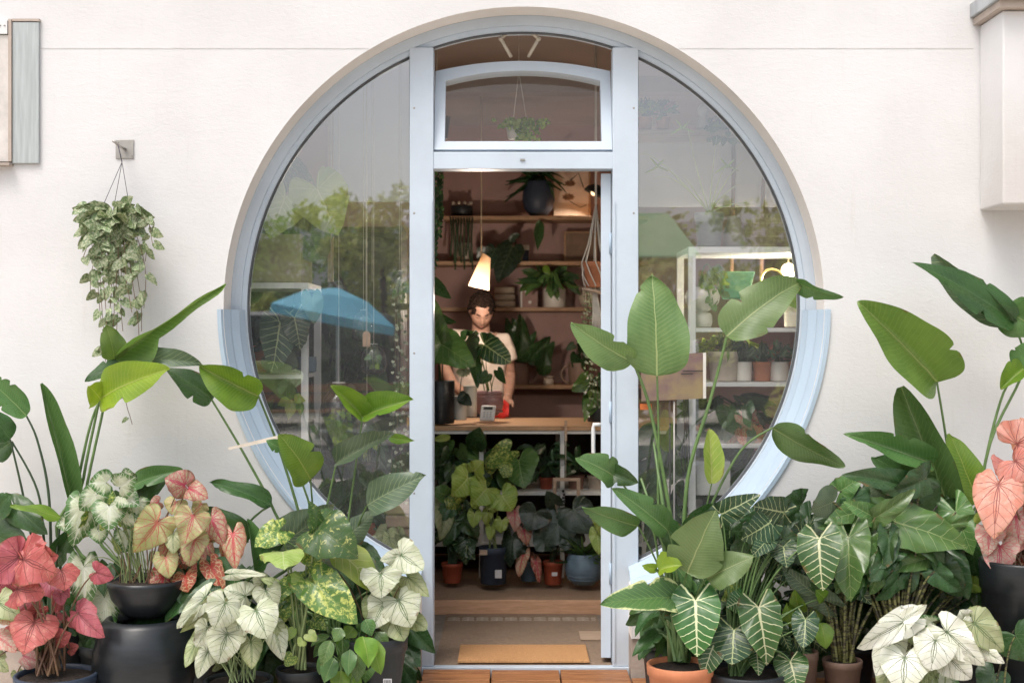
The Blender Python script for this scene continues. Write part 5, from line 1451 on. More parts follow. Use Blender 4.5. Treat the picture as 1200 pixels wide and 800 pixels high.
ends = [(100, 268, 5), (98, 306, 6), (108, 346, 8), (116, 376, 11), (122, 401, 12), (128, 361, 9), (133, 416, 13), (140, 408, 12), (146, 388, 10), (152, 366, 9), (160, 411, 9), (170, 361, 7), (163, 388, 7), (178, 268, 5), (182, 291, 6), (125, 306, 6), (150, 306, 6), (140, 346, 8), (110, 296, 6), (172, 306, 6), (120, 424, 10)]
for i, (ex, ey, n) in enumerate(ends):
    a = PI * 2 * i / len(ends) * 1.7
    st = pc + Vector((math.cos(a) * .06, -abs(math.sin(a)) * .06, .035))
    vine(st, P(ex, ey, Yh - .05 - .04 * rr.random()), int(n * 1.35), S(19, Yh))
for i in range(84):      # the bushy top
    a = rr.uniform(0, 6.28); q = rr.uniform(.2, 1)
    A = pc + Vector((math.cos(a) * .11 * q, -.03 - abs(math.sin(a)) * .08 * q, rr.uniform(-.07, .075)))
    s = S(19, Yh) * rr.uniform(.7, 1.2)
    d = Vector((math.cos(a) * .8 + rr.uniform(-.3, .3), -rr.uniform(0, .8), rr.uniform(-.9, .25))).normalized()
    pl.leafw('heart', 'silver', A, A + d * s, s * .78, rr.uniform(-50, 50), stem=False)
# one long runner below the arching leaf
vine(P(138, 440, Yh - .1), P(152, 497, Yh - .1), 3, S(12, Yh))
m_ = MB(); m_.tube([P(136, 395, Yh - .08), P(134, 420, Yh - .09), P(138, 440, Yh - .1)], .0014, 5); m_.obj('vine_stem', ST['brown'], pl.root)
m_ = MB(); m_.tube([P(110, 420, Yh - .08), P(84, 445, Yh - .1), P(98, 458, Yh - .1)], .0014, 5, cap=False)

# ------------------------------------------------------------------ inside the shop
def ibox(px0, px1, py0, py1, Y0, Y1):
    """box whose front face (at Y0) covers the given photo pixels"""
    a, b = P(px0, py0, Y0), P(px1, py1, Y0)
    return a.x, b.x, Y0, Y1, b.z, a.z
# pendant lamp --------------------------------------------------------
Yl = 2.35
root = thing('pendant_lamp', 'lit paper cone pendant lamp on a long cord above the shopkeeper', 'lamp', P(565, 295, Yl))
a = P(564, 295, Yl)
m_ = MB(); m_.tube([(a.x, Yl, 2.949), (a.x, Yl, a.z - .02)], .0045, 6); m_.obj('cord', mat('cream_cord', (.75, .62, .45), .8), root)
PAP = bpy.data.materials.new('paper_shade'); PAP.use_nodes = True
nt = PAP.node_tree; bb = nt.nodes['Principled BSDF']; bb.inputs['Base Color'].default_value = (.75, .62, .45, 1); bb.inputs['Roughness'].default_value = .8
tl = N(nt, 'ShaderNodeBsdfTranslucent'); tl.inputs[0].default_value = (.78, .56, .38, 1); mx = N(nt, 'ShaderNodeMixShader'); mx.inputs[0].default_value = .35
nt.links.new(bb.outputs[0], mx.inputs[1]); nt.links.new(tl.outputs[0], mx.inputs[2]); nt.links.new(mx.outputs[0], nt.nodes['Material Output'].inputs[0])
top, bot = P(570, 299, Yl), P(561, 337, Yl)
ax = (bot - top); Ln = ax.length; q = ax.to_track_quat('Z', 'Y').to_matrix()
m_ = MB()
vs, fs = [], []
for i in range(9):
    t = i / 8
    for k in range(28):
        w = 2 * PI * k / 28
        r = .026 + (.064 - .026) * t
        p = top + ax * t + q @ Vector((math.cos(w) * r, math.sin(w) * r, 0))
        if i == 0: p += Vector((0, 0, -.45 * (p.x - top.x)))
        vs.append(p)
for i in range(8):
    for k in range(28):
        fs.append((i * 28 + k, i * 28 + (k + 1) % 28, (i + 1) * 28 + (k + 1) % 28, (i + 1) * 28 + k))
m_.add(vs, fs, True); m_.obj('lamp_shade', PAP, root)
m_ = MB(); m_.ball(top + ax * .62, .022); m_.obj('bulb', mat('warm_bulb', (1, .8, .5), .3, emit=(1, .70, .42), estr=1.2), root)
ld = bpy.data.lights.new('pendant_light', 'POINT'); ld.energy = 13; ld.color = (1, .84, .70); ld.shadow_soft_size = .03
lo = bpy.data.objects.new('pendant_light', ld); lo.location = bot + Vector((0, 0, -.09)) ; col.objects.link(lo)

# shelves on the back wall -----------------------------------------------
YS0, YS1 = 3.66, 3.949
wall_shelves = []
for k, (py, x0, x1) in enumerate(((255, 520, 760), (308, 508, 760), (362, 500, 760), (453, 590, 760))):
    x, xx, y0, y1, z0, z1 = ibox(x0, x1, py - 2, py + 2.5, YS0, YS1)
    o = MB().box(x, xx, y0, y1, z0, z1).obj('wall_shelf', SHELFW, bevel=.002)
    tag(o, ['top oak wall shelf with the big dark vase, behind the shopkeeper', 'second oak wall shelf from the top, holding the framed board', 'third oak wall shelf behind the head of the shopkeeper', 'lowest oak wall shelf with the mug-shaped pots'][k], 'shelf', 'oak shelves on the mauve back wall')
    wall_shelves.append(z1)
ldw = bpy.data.lights.new('shelf_lamp_light', 'SPOT'); ldw.energy = 5; ldw.color = (1, .76, .56); ldw.spot_size = R(110); ldw.shadow_soft_size = .03
lw = bpy.data.objects.new('shelf_lamp_light', ldw); lw.location = P(692, 236, 3.72); lw.rotation_euler = (R(8), R(28), 0); col.objects.link(lw)
a = P(697, 226, 3.7)
root = thing('black_desk_lamp', 'black dome lamp lit on the top shelf beside the poster', 'lamp', a)
m_ = MB(); Mx = Matrix.Rotation(R(28), 3, 'Y')
m_.lathe([(.012, .05), (.03, .045), (.06, .02), (.075, -.02)], a + Vector((0, 0, .01)), 20, Mx); m_.obj('lamp_shade', BLACKPL, root)
m_ = MB(); m_.ball(a + Vector((-.008, 0, .0)), .02); m_.obj('bulb', MATS['warm_bulb'], root)
m_ = MB(); m_.tube([a + Vector((.03, 0, .05)), a + Vector((.09, 0, -.05)), (a.x + .09, a.y, wall_shelves[0])], .006, 6); m_.obj('stem', BLACKPL, root)

def item_pot(px, py_top, py_bot, r_px, Y, ma, label, cat='pot', kind='plastic', name='plant_pot', taper=.8, plantless=False, group=None):
    x, zt, zb = P(px, 0, Y).x, P(0, py_top, Y).z, P(0, py_bot, Y).z
    t = Plant(name, label, cat, (x, Y, zt - .02), group, stem='dark', sr=.003)
    pot(t.root, x, Y, zb + .001, S(r_px, Y), zt - zb, ma, kind, taper=taper)
    return t
# shelf 1: big dark vase with palm leaves, poster
t = item_pot(631, 213, 252.5, 19, 3.78, NAVYPL, 'big dark rounded vase with drooping palm leaves on the top shelf', 'plant', 'round', 'potted_palm')
for i in range(26):
    a = leafrnd.uniform(0, 6.28); L = leafrnd.uniform(.12, .26)
    A = t.base + Vector((math.cos(a) * .02, math.sin(a) * .02, leafrnd.uniform(0, .12)))
    T = A + Vector((math.cos(a) * L, -abs(math.sin(a)) * L * .6, leafrnd.uniform(-.20, .12)))
    t.leafw('strap', 'alocdk', A, T, .028, leafrnd.uniform(-30, 30), stem=False)
t.leaf('lance', 'alocdk', 633, 258, 630, 294, 12, 3.62, roll=0, stem=False)
x, xx, y0, y1, z0, z1 = ibox(649, 690, 196, 252.6, 3.9, 3.93)
root = thing('botanical_poster', 'cream poster with brown flower drawings leaning on the top shelf', 'poster', (x, 3.9, z0))
MB().box(x, xx, y0, y1, z0, z1).obj('sheet', mat('poster_cream', (.55, .45, .37), .8, var=.05), root)
for cx_, cy_, r_ in ((666, 231, 8), (668, 215, 7)):
    for j in range(9):
        a = PI * 2 * j / 9; c = P(cx_, cy_, 3.898); rr_ = S(r_, 3.9)
        m_ = MB(); d = Vector((math.cos(a), 0, math.sin(a) * .6))
        n_ = Vector((-math.sin(a), 0, math.cos(a)))
        m_.add([c, c + d * rr_ * .6 + n_ * rr_ * .25, c + d * rr_, c + d * rr_ * .6 - n_ * rr_ * .25], [(0, 1, 2, 3)])
        m_.obj('printed_petal', mat('print_brown', (.30, .17, .10), .8), root)
m_ = MB(); m_.tube([P(668, 236, 3.897), P(680, 243, 3.897), P(688, 240, 3.897)], .002, 4); m_.tube([P(668, 212, 3.897), P(678, 203, 3.897), P(684, 220, 3.897)], .003, 4); m_.obj('printed_stem', mat('print_dark', (.05, .06, .05), .8), root)
MB().box(*ibox(690, 692, 196, 252.6, 3.88, 3.93)).obj('wood_edge', SHELFW, root)
# left dark trailing plants and bottles row
t = item_pot(541, 242, 253, 13, 3.8, BLACKPL, 'row of small cream buds in a dark trough on the top shelf at the left', 'plant', 'cyl', 'trough_planter')
for i in range(7): 
    m_ = MB(); m_.ball(P(531 + i * 3.4, 238 + (i % 2) * 3, 3.76), .013); m_.obj('bud', CREAMC, t.root)
for i in range(9):
    m_ = MB(); x_ = 528 + i * 3.2; m_.tube([P(x_, 255, 3.64), P(x_ + leafrnd.uniform(-2, 2), 280, 3.62), P(x_ + leafrnd.uniform(-2, 2), 300 + (i % 3) * 8, 3.62)], .006, 5); m_.obj('trailing_stem', ST['dark'], t.root)
t = item_pot(544, 285, 306, 9, 3.8, CREAMC, 'narrow beige pot on the second shelf behind the trailing stems', 'pot', 'cyl')
t = item_pot(607, 290, 306.5, 13, 3.8, NAVYPL, 'dark pot with a cream rim and heart leaves on the second shelf', 'plant', 'cyl')
MB().box(*ibox(594, 620, 287, 293, 3.69, 3.70)).obj('cream_band', CREAMC, t.root)
for a in [(600, 290, 583, 332, 32), (580, 292, 568, 320, 24), (604, 280, 598, 275, 16), (570, 300, 560, 290, 22)]: t.leaf('heart', 'purple', *a, Y=3.6 - .01 * a[4] / 10)
x, xx, y0, y1, z0, z1 = ibox(661, 700, 271, 306, 3.86, 3.89)
root = thing('framed_board', 'plain brown framed board leaning on the second shelf', 'picture', (x, 3.86, z0))
MB().box(x, xx, y0, y1, z0, z1).obj('frame', SHELFW, root, bevel=.002)
MB().box(x + .012, xx - .012, y0 - .003, y0 - .0005, z0 + .012, z1 - .012).obj('board', mat('board_brown', (.24, .16, .11), .8), root)
# shelf 3
for i in range(3):
    x, z = P(591, 0, 3.78).x, P(0, 360 - i * 8, 3.78).z
    m_ = MB(); r = S(13 - i * .4, 3.78); m_.lathe([(.001, 0), (r * .9, 0), (r, .01), (r * 1.0, .038), (r * .95, .042), (.001, .042)], (x, 3.78, z + .001), 28)
    tag(m_.obj('stacked_bowl', CREAMC), ['bottom cream dish of the stack behind the head', 'middle cream dish of the stack on the third shelf', 'top cream dish of the stack on the third shelf'][i], 'bowl', 'cream bowls stacked on the shelf')
x, xx, y0, y1, z0, z1 = ibox(610, 630, 328, 360, 3.80, 3.815)
o = tag(MB().box(x, xx, y0, y1, z0, z1).obj('picture_card', mat('pink_card', (.42, .27, .24), .8)), 'pinkish picture card standing on the third shelf beside the dishes', 'card')
MB().box(x, x + .012, y0 - .004, y0 - .001, z0, z1).obj('white_border', WHITEC, o)
for (cx_, cy_) in ((617, 342), (621, 354)):
    m_ = MB(); m_.ball(P(cx_, cy_, 3.797), .012, 1, .1, 1); m_.obj('printed_dot', WHITEC, o)
t = item_pot(650, 338, 360.5, 13, 3.78, WHITEC, 'white textured pot with dense dark leaves on the third shelf', 'plant', 'cyl')
t.fill('lance', ['alocdk', 'streldk', 'aloc'], 648, 326, 24, 10, 34, 26, 3.74, wr=.35, down=.15, seed=3)
t.leaf('lance', 'bright', 637, 312, 645, 322, 9, 3.6); t.leaf('round', 'aloc', 645, 338, 646, 350, 10, 3.62, stem=False)
t = item_pot(690, 338, 360, 12, 3.78, CREAMC, 'round beige vase at the right end of the third shelf', 'vase', 'round')
# shelf 4: mug pots
def mug(px, w, pyt, pyb, side, label):
    t = item_pot(px, pyt, pyb, w, 3.8, mat('mug_clay', (.30, .20, .15), .6), label, 'pot', 'cyl', 'mug_planter')
    r = S(w, 3.8); x = P(px, 0, 3.8).x; z = P(0, (pyt + pyb) / 2, 3.8).z; h = P(0, pyt, 3.8).z - P(0, pyb, 3.8).z
    m_ = MB(); m_.tube([(x + side * (r * .95 + math.sin(q) * .055), 3.76, z + math.cos(q) * h * .38) for q in [k * PI / 10 for k in range(11)]], .009, 6); m_.obj('handle', MATS['mug_clay'], t.root)
    return t
t = mug(607, 13, 425, 451.5, 1, 'clay mug-shaped planter with upright leaves on the lowest wall shelf')
for a in [(607, 424, 610, 368, 24), (611, 424, 628, 388, 16), (603, 424, 594, 372, 18), (618, 424, 645, 394, 22), (628, 430, 650, 400, 18), (636, 440, 640, 405, 18), (614, 400, 600, 372, 14)]: t.leaf('paddle', 'alocdk', *a, Y=3.68, dt=0)
t = mug(680, 14, 425, 451.5, -1, 'clay jug-shaped planter at the right of the lowest wall shelf')
t.fill('heart', 'alocdk', 682, 412, 14, 12, 8, 16, 3.72, seed=4)
x, z = P(643, 0, 3.74).x, P(0, 451, 3.74).z
root = thing('lidded_jar', 'small cream lidded jar between the two mug planters', 'jar', (x, 3.74, z))
m_ = MB(); r = S(6, 3.74); m_.lathe([(.001, 0), (r, 0), (r * 1.05, .02), (r, .04), (r * .8, .045), (.001, .045)], (x, 3.74, z + .001), 20); m_.obj('body', CREAMC, root)
m_ = MB(); m_.lathe([(.001, 0), (r, 0), (r * 1.02, .012), (.001, .014)], (x, 3.74, z + .052), 20); m_.obj('lid', CREAMC, root)

# counter -------------------------------------------------------------------
YC0, YC1 = 1.90, 2.72
ct = P(0, 499, YC0).z; cth = P(0, 506, YC0).z
root = thing('shop_counter', 'long plywood-topped counter with white metal shelving inside the doorway', 'counter', (0, YC0, FZ))
MB().box(-.9, 1.35, YC0, YC1, ct - .026, ct).obj('counter_top', COUNTERW, root, bevel=.002)
for py in (508, 578, 638):
    x, xx, y0, y1, z0, z1 = ibox(500, 820, py - 2.5 if py != 508 else py - 2, py + 2, YC0 + .02, YC1)
    if py == 508: m_ = MB(); m_.box(-.88, 1.33, YC0 + .012, YC0 + .035, ct - .045, ct - .027); m_.obj('top_rail', WHITEM, root)
    else: MB().box(-.88, 1.33, YC0 + .02, YC1 - .05, z0, z1).obj('shelf_board', WHITEM, root)
for px in (472, 564, 659, 755, 850):
    for yy in (YC0 + .001, YC1 - .03):
        x = P(px, 0, YC0).x
        m_ = MB(); m_.box(x - .012, x + .012, yy, yy + .018, FZ, ct - .0275); m_.obj('leg', WHITEM, root)
setting(MB().box(-.88, 1.33, YC1 + .02, YC1 + .03, FZ, ct - .03).obj('counter_back_panel', mat('dark_panel', (.05, .035, .035), .8)))
x = P(663, 0, YC0 - .02).x
tag(MB().box(x - .007, x + .007, YC0 - .03, YC0 - .002, P(0, 516, YC0).z, P(0, 492, YC0).z).obj('wooden_clip', PALEW, bevel=.002), 'little wooden clip fixed upright on the counter edge', 'clip')
# things on the counter
t = item_pot(516, 446, 496, 17, 2.0, CHAR, 'large dark pot at the left end of the counter', 'plant', 'cyl', 'potted_plant')
t.stem = ST['dark']
for a in [(512, 402, 508, 348, 30, 'aloc'), (515, 402, 556, 430, 44, 'aloc'), (518, 398, 492, 430, 40, 'aloc'), (506, 332, 529, 350, 18, 'alocdk'), (508, 372, 536, 378, 14, 'alocdk')]: t.leaf('round', a[5], *a[:5], Y=1.75)
for k, (px, pt, w) in enumerate(((539, 464, 8), (551, 452, 8))):
    t = item_pot(px, pt, 492 - k * 4, w, 2.05 + k * .07, WHITEC, ['small white footed vase with pale flower on the counter', 'cream bottle vase behind the small white vase'][k], 'vase', 'cyl', 'small_vase')
    if k == 0:
        for q in range(12):
            a = q * PI / 6; A = P(543, 434, 1.93); T = A + Vector((math.cos(a) * .045, -.02, math.sin(a) * .03 - .01)); t.leafw('heart', 'white', A, T, .03, 0, stem=(q == 0), sr=.003, name='petal')
        for a in [(541, 465, 553, 475, 15), (545, 462, 536, 470, 12)]: t.leaf('heart', 'purple', *a, Y=1.98, stem=False)
t = item_pot(573, 458, 487, 17, 2.25, PINKC, 'pink ribbed glazed pot with a striped-leaf alocasia on the counter', 'plant', 'round', 'potted_alocasia')
t.stem = ST['pale']
t.leaf('longarrow', 'frydekdk', 568, 404, 600, 426, 32, 2.0, roll=0, dt=-.02); t.leaf('arrow', 'grey', 546, 400, 556, 428, 34, 2.05); t.leaf('round', 'alocdk', 546, 393, 540, 388, 14, 2.1); t.leaf('round', 'alocdk', 553, 394, 558, 388, 16, 2.1)
t.leaf('heart', 'alocdk', 572, 438, 563, 450, 14, 2.0); t.leaf('heart', 'alocdk', 583, 434, 593, 450, 12, 2.0); t.leaf('arrow', 'alocdk', 556, 425, 560, 455, 16, 2.05)
for k in range(6):
    r = S(17, 2.25) * (1.005 if k in (2, 3) else .97); m_ = MB(); zz = P(0, 483 - k * 4.2, 2.25).z; m_.lathe([(r - .004, 0), (r + .002, .006), (r - .004, .012)], (P(573, 0, 2.25).x, 2.25, zz), 28); m_.obj('rib', PINKC, t.root)
# card reader
Mr = Matrix.Translation(P(571, 490, 1.96)) @ Matrix.Rotation(R(-8), 4, 'Z') @ Matrix.Rotation(R(-38), 4, 'X')
root = thing('card_reader', 'small white card payment terminal propped on the counter', 'card reader', P(571, 490, 1.96))
MB().box(-.042, .042, -.008, .010, -.015, .085, Mr).obj('body', mat('white_plastic', (.8, .8, .82), .35), root, bevel=.004)
MB().box(-.026, .026, -.0095, -.0085, .055, .072, Mr).obj('screen', BLACKPL, root)
for r_ in range(3):
    for c_ in range(3):
        MB().box(-.024 + c_ * .018, -.012 + c_ * .018, -.0100, -.0085, .002 + r_ * .015, .010 + r_ * .015, Mr).obj('key', mat('grey_key', (.45, .46, .5), .5), root)
# under the counter, upper shelf
zsh = P(0, 575, YC0).z
def under(px, pt, pb, w, ma, label, Y=2.05, **k): return item_pot(px, pt, pb, w, Y, ma, label, 'plant', name='potted_plant', **k)
t = under(525, 556, 576, 14, BLACKPL, 'bushy dark rubber plant under the left end of the counter top'); t.fill('round', ['alocdk', 'aloc', 'alocdk'], 530, 535, 26, 18, 26, 24, 1.98, seed=1, wr=.9); t.leaf('lance', 'yelpale', 528, 512, 505, 516, 9, 1.9)
t = under(600, 556, 576, 14, BLACKPL, 'variegated climbing plant in the middle bay below the counter')
for a in [(583, 545, 582, 520, 30, 'vari'), (608, 540, 615, 572, 44, 'aloc'), (595, 530, 570, 548, 30, 'vari'), (596, 545, 590, 560, 26, 'vari'), (557, 520, 562, 500, 26, 'alocdk')]: t.leaf('round', a[5], *a[:5], Y=1.86)
t.fill('round', ['alocdk', 'vari', 'aloc'], 590, 545, 30, 22, 14, 24, 2.0, seed=2)
t = under(640, 559, 576, 8, REDPL, 'spotted angel-wing begonia in a red pot below the counter'); t.fill('lance', ['spot', 'spot', 'alocdk'], 642, 535, 24, 20, 40, 22, 1.98, seed=3, wr=.35, down=.4)
t = under(675, 556, 576, 10, mat('brown_clay', (.22, .12, .09), .7), 'brown clay pot with dark foliage right of the spotted begonia'); t.fill('strap', ['alocdk', 'streldk'], 675, 545, 10, 6, 18, 28, 2.0, seed=4, down=-.3, wr=.3)
t = under(698, 557, 575, 10, CREAMC, 'ribbed cream pot on a saucer at the right under the counter'); t.fill('round', 'alocdk', 698, 545, 8, 8, 6, 14, 2.0, seed=5)
# floor row in front of the counter
t = under(530, 659, 682, 12.5, REDPL, 'leafy plant in a small red pot on the rug at the left', Y=1.62)
for a in [(519, 595, 516, 632, 26, 'cream'), (522, 580, 505, 575, 22, 'aloc'), (530, 590, 512, 610, 24, 'alocdk'), (548, 630, 546, 662, 24, 'frydekdk'), (540, 635, 556, 655, 22, 'frydekdk'), (538, 590, 520, 585, 24, 'vari'), (534, 610, 520, 640, 22, 'alocdk'), (545, 610, 560, 630, 24, 'alocdk')]: t.leaf('arrow', a[5], *a[:5], Y=1.55)
t.fill('arrow', ['alocdk', 'frydekdk'], 532, 615, 22, 26, 12, 26, 1.66, seed=7)
t = under(578, 640, 683, 17, NAVYPL, 'tall lime green alocasia in a dark blue pot on the shop floor', Y=1.55, taper=.88)
t.stem = ST['pale']
for a in [(548, 560, 530, 580, 36, 'yelpale'), (556, 552, 566, 540, 24, 'yelpale'), (570, 572, 555, 590, 40, 'yelpale'), (588, 580, 600, 598, 38, 'yelpale'), (562, 585, 552, 575, 26, 'yelpale'), (556, 602, 555, 618, 17, 'yelpale'), (588, 610, 587, 625, 18, 'yelpale'), (575, 618, 574, 633, 12, 'yelpale'), (572, 600, 570, 615, 14, 'yelpale'), (578, 590, 580, 600, 20, 'yelpale')]: t.leaf('arrow', a[5], *a[:5], Y=1.48)
a, b = P(562, 644, 1.42), P(571, 650, 1.42); MB().box(a.x, b.x, 1.422, 1.425, b.z, a.z).obj('price_tag', PALEW, t.root)
a, b = P(580, 668, 1.40), P(588, 677, 1.40); MB().box(a.x, b.x, 1.40, 1.42, b.z, a.z).obj('label_sticker', MATS['sticker'], t.root)
t = under(620, 656, 680, 12, mat('teal_pot', (.06, .11, .15), .4), 'pink-leaved caladium in a small teal pot on the shop floor', Y=1.62)
t.stem = ST['brown']
for a in [(603, 600, 602, 624, 20, 'pinkwhite'), (614, 622, 617, 640, 18, 'pink'), (613, 650, 608, 676, 15, 'pink'), (628, 658, 632, 682, 12, 'redcal'), (600, 630, 598, 665, 26, 'purple'), (608, 640, 590, 655, 22, 'purple')]: t.leaf('caladium', a[5], *a[:5], Y=1.52)
t = under(648, 657, 684, 12, REDPL, 'dark round-leaved alocasia in a red pot on the shop floor', Y=1.6)
for a in [(628, 600, 618, 622, 40, 'purple'), (655, 612, 640, 640, 48, 'purple'), (672, 598, 690, 625, 46, 'purple'), (650, 590, 640, 575, 20, 'purple'), (640, 630, 628, 645, 34, 'purple'), (670, 625, 660, 645, 36, 'purple')]: t.leaf('round', a[5], *a[:5], Y=1.52)
a = P(650, 673, 1.5); MB().box(a.x - .015, a.x + .015, a.y + .015, a.y + .018, a.z - .01, a.z + .01).obj('paper_label', MATS['sticker'], t.root)
t = under(684, 648, 684, 22, BLUEPOT, 'spiky green plant in a ribbed blue-grey round pot on the shop floor', Y=1.55, kind='round')
for i in range(30):
    a = leafrnd.uniform(0, 6.28); L = leafrnd.uniform(.10, .17); A = t.base; T = A + Vector((math.cos(a) * L, -abs(math.sin(a)) * L * .7, leafrnd.uniform(-.03, .14)))
    t.leafw('strap', 'aloc' if i % 3 else 'alocdk', A, T, .022, leafrnd.uniform(-30, 30), stem=False)
for k in range(7):
    zz = P(0, 678 - k * 4, 1.55).z; hh = (684 - 678 + k * 4) / 36; r = S(22, 1.55) * (1 - .32 * abs(hh - .5) ** 1.6 * 2); m_ = MB(); m_.lathe([(r - .004, 0), (r + .0015, .004), (r - .004, .008)], (P(684, 0, 1.55).x, 1.55, zz), 32); m_.obj('rib', BLUEPOT, t.root)
t.leaf('round', 'yelpale', 702, 605, 704, 628, 18, 1.3, stem=False); t.leaf('round', 'yelpale', 700, 625, 702, 650, 20, 1.3, stem=False)
# hanging wooden frame with beads
root = thing('wooden_hanging_frame', 'small wooden rectangular frame hanging with a bead string below the counter', 'frame', P(664, 560, 1.80))
for q in ((648, 680, 560, 563.5), (648, 680, 602.5, 606), (648, 652, 563.6, 602.4), (676, 680, 563.6, 602.4)):
    x, xx, y0, y1, z0, z1 = ibox(*q, 1.80, 1.83); MB().box(x, xx, y0, y1, z0, z1).obj('frame_bar', PALEW, root)
for k in range(9):
    m_ = MB(); m_.ball(P(660 + (k % 2), 575 + k * 4, 1.80), .008); m_.obj('bead', CHAR, root)
m_ = MB(); m_.tube([P(663, 508, 1.86), P(663, 560, 1.81)], .002, 4); m_.obj('string', CORD, root)
# trailing dark greenery just inside the left post
top = P(512, 150, .75)
pl = Plant('trailing_plant', 'dark trailing vine hanging just inside the left door post', 'plant', top, stem='dark', sr=.0015)
for i in range(7):
    x0 = 502 + i * 2.6; e = P(x0 + leafrnd.uniform(-3, 3), 250 + leafrnd.uniform(0, 90), .75 + .02 * i)
    m_ = MB(); s0 = P(x0, 150, .75 + .02 * i); m_.tube([s0, s0.lerp(e, .5) + Vector((.01, 0, 0)), e], .0015, 4); m_.obj('vine_stem', ST['dark'], pl.root)
    for j in range(24):
        A = s0.lerp(e, (j + 1) / 24); T = A + Vector((leafrnd.uniform(-.02, .02), -.01, -leafrnd.uniform(.01, .03)))
        pl.leafw('heart', 'aloc' if (i + j) % 4 == 0 else 'alocdk', A, T, .022, leafrnd.uniform(-40, 40), stem=False)
m_ = MB(); m_.tube([top, (top.x, top.y, 2.949)], .003, 5); m_.obj('hanger', CORD, pl.root)
m_ = MB(); m_.lathe([(.001, -.05), (.05, -.05), (.065, .05), (.06, .05)], top, 24); m_.obj('pot', BLACKPL, pl.root)
# macrame hanger with orange pot -----------------------------------------------
Ym = .78
c = P(697, 322, Ym)
root = thing('macrame_hanger', 'cream macrame hanger holding an orange pot beside the open door', 'plant hanger', c)
m_ = MB()
for a in range(8):
    w = PI * 2 * a / 8; w2 = w + PI / 8
    k0 = Vector((c.x + .005, Ym, P(0, 240, Ym).z)); r = .062
    m_.tube([k0, Vector((c.x + math.cos(w) * r * .5, Ym + math.sin(w) * r * .5, P(0, 285, Ym).z)), Vector((c.x + math.cos(w) * r, Ym + math.sin(w) * r, P(0, 308, Ym).z)), Vector((c.x + math.cos(w2) * r * 1.02, Ym + math.sin(w2) * r * 1.02, P(0, 322, Ym).z)), Vector((c.x + math.cos(w2 + PI / 8) * r * .8, Ym + math.sin(w2 + PI / 8) * r * .8, P(0, 334, Ym).z)), Vector((c.x, Ym, P(0, 343, Ym).z))], .0035, 5)
m_.tube([k0, (k0.x, Ym, 2.949)], .006, 6)
m_.obj('cords', CORD, root)
for a in range(7):
    m_ = MB(); xo = (a - 3) * .006; m_.tube([(c.x + xo * .4, Ym, P(0, 343, Ym).z), (c.x + xo + .01, Ym, P(0, 370, Ym).z), (c.x + xo * 1.3 + .012, Ym, P(0, 384 + (a % 3) * 4, Ym).z)], .004, 5); m_.obj('tassel', CORD, root)
m_ = MB(); cc = P(694, 341, Ym - .02); 
m_.lathe([(.035, -.007), (.046, -.007), (.048, 0), (.046, .007), (.035, .007), (.033, 0), (.035, -.007)], cc, 28, Matrix.Rotation(R(14), 3, 'Y')); m_.obj('wooden_ring', PALEW, root)
pr = thing('orange_pot', 'orange terracotta pot hanging in the macrame beside the open door', 'pot', c)
pot(pr, c.x, Ym, P(0, 337, Ym).z, .055, S(30, Ym), TERRA, 'plastic', 'body')
# string of small white-green hearts
pl = Plant('string_of_hearts', 'thin trailing string of silvery hearts hanging beside the macrame hanger', 'plant', P(688, 305, 1.35), stem='brown', sr=.0012)
for i in range(9):
    x0 = 682 + i * 1.6; s0 = P(690, 303, 1.35); e = P(x0 - 2 + (i % 3) * 4, 400 + (i * 37) % 110, 1.33)
    pts = [s0, s0 + Vector((-.02, -.01, -.04)), s0.lerp(e, .5) + Vector((math.sin(i) * .012, 0, 0)), e]
    m_ = MB(); m_.tube(pts, .0012, 4); m_.obj('vine_stem', ST['brown'], pl.root)
    for j in range(20):
        t_ = (j + 1) / 20; A = s0.lerp(e, t_) + Vector((leafrnd.uniform(-.008, .008), 0, 0)); T = A + Vector((leafrnd.uniform(-.012, .012), -.004, -.010))
        pl.leafw('heart', 'white' if (i + j) % 3 == 0 else 'silver', A, T, .014, leafrnd.uniform(-40, 40), stem=False)
t = item_pot(700, 478, 494, 12, 2.1, BLACKPL, 'dark leafy plant at the right end of the counter', 'plant', 'cyl', 'potted_plant'); t.fill('round', ['alocdk', 'aloc'], 698, 455, 14, 24, 16, 22, 2.05, seed=9)

# ------------------------------------------------------------------ right window display
YR = .36
def frame_unit(name, label, xs, shelves, Y, depth, topbar=True):
    root = thing(name, label, 'shelf', (P(xs[0], 0, Y).x, Y, FZ))
    zt = P(0, shelves[0], Y).z
    for px in xs:
        for yy in (Y, Y + depth - .02):
            x = P(px, 0, Y).x; m_ = MB(); m_.box(x - .016, x + .016, yy, yy + .022, .0, zt - .0005); m_.obj('post', WHITEM, root)
    x0, x1 = P(min(xs), 0, Y).x - .016, P(max(xs), 0, Y).x + .016
    for i, py in enumerate(shelves):
        z = P(0, py, Y).z; m_ = MB(); th = .026 if i == 0 else .018
        m_.box(x0 + .0, x1, Y + .001 if i else Y - .001, Y + depth, z, z + th) if i == 0 else m_.box(x0 + .033, x1 - .033, Y + .001, Y + depth, z - th, z)
        m_.obj('shelf_board', WHITEM, root)
    return root
frame_unit('display_shelf', 'white metal display shelf standing in the right half of the round window', (811, 985), (296, 384, 448, 520, 598), YR, .42)
def witem(px, pt, pb, w, ma, label, Y=None, cat='pot', kind='cyl', name='plant_pot', taper=.8):
    return item_pot(px, pt, pb, w, Y or YR + .12, ma, label, cat, kind, name, taper)
t = witem(831, 250, 289, 17, GREYC, 'grey fibre pot with long arching stems on top of the window shelf', cat='plant', kind='plastic', name='potted_plant')
t.stem = ST['pale']
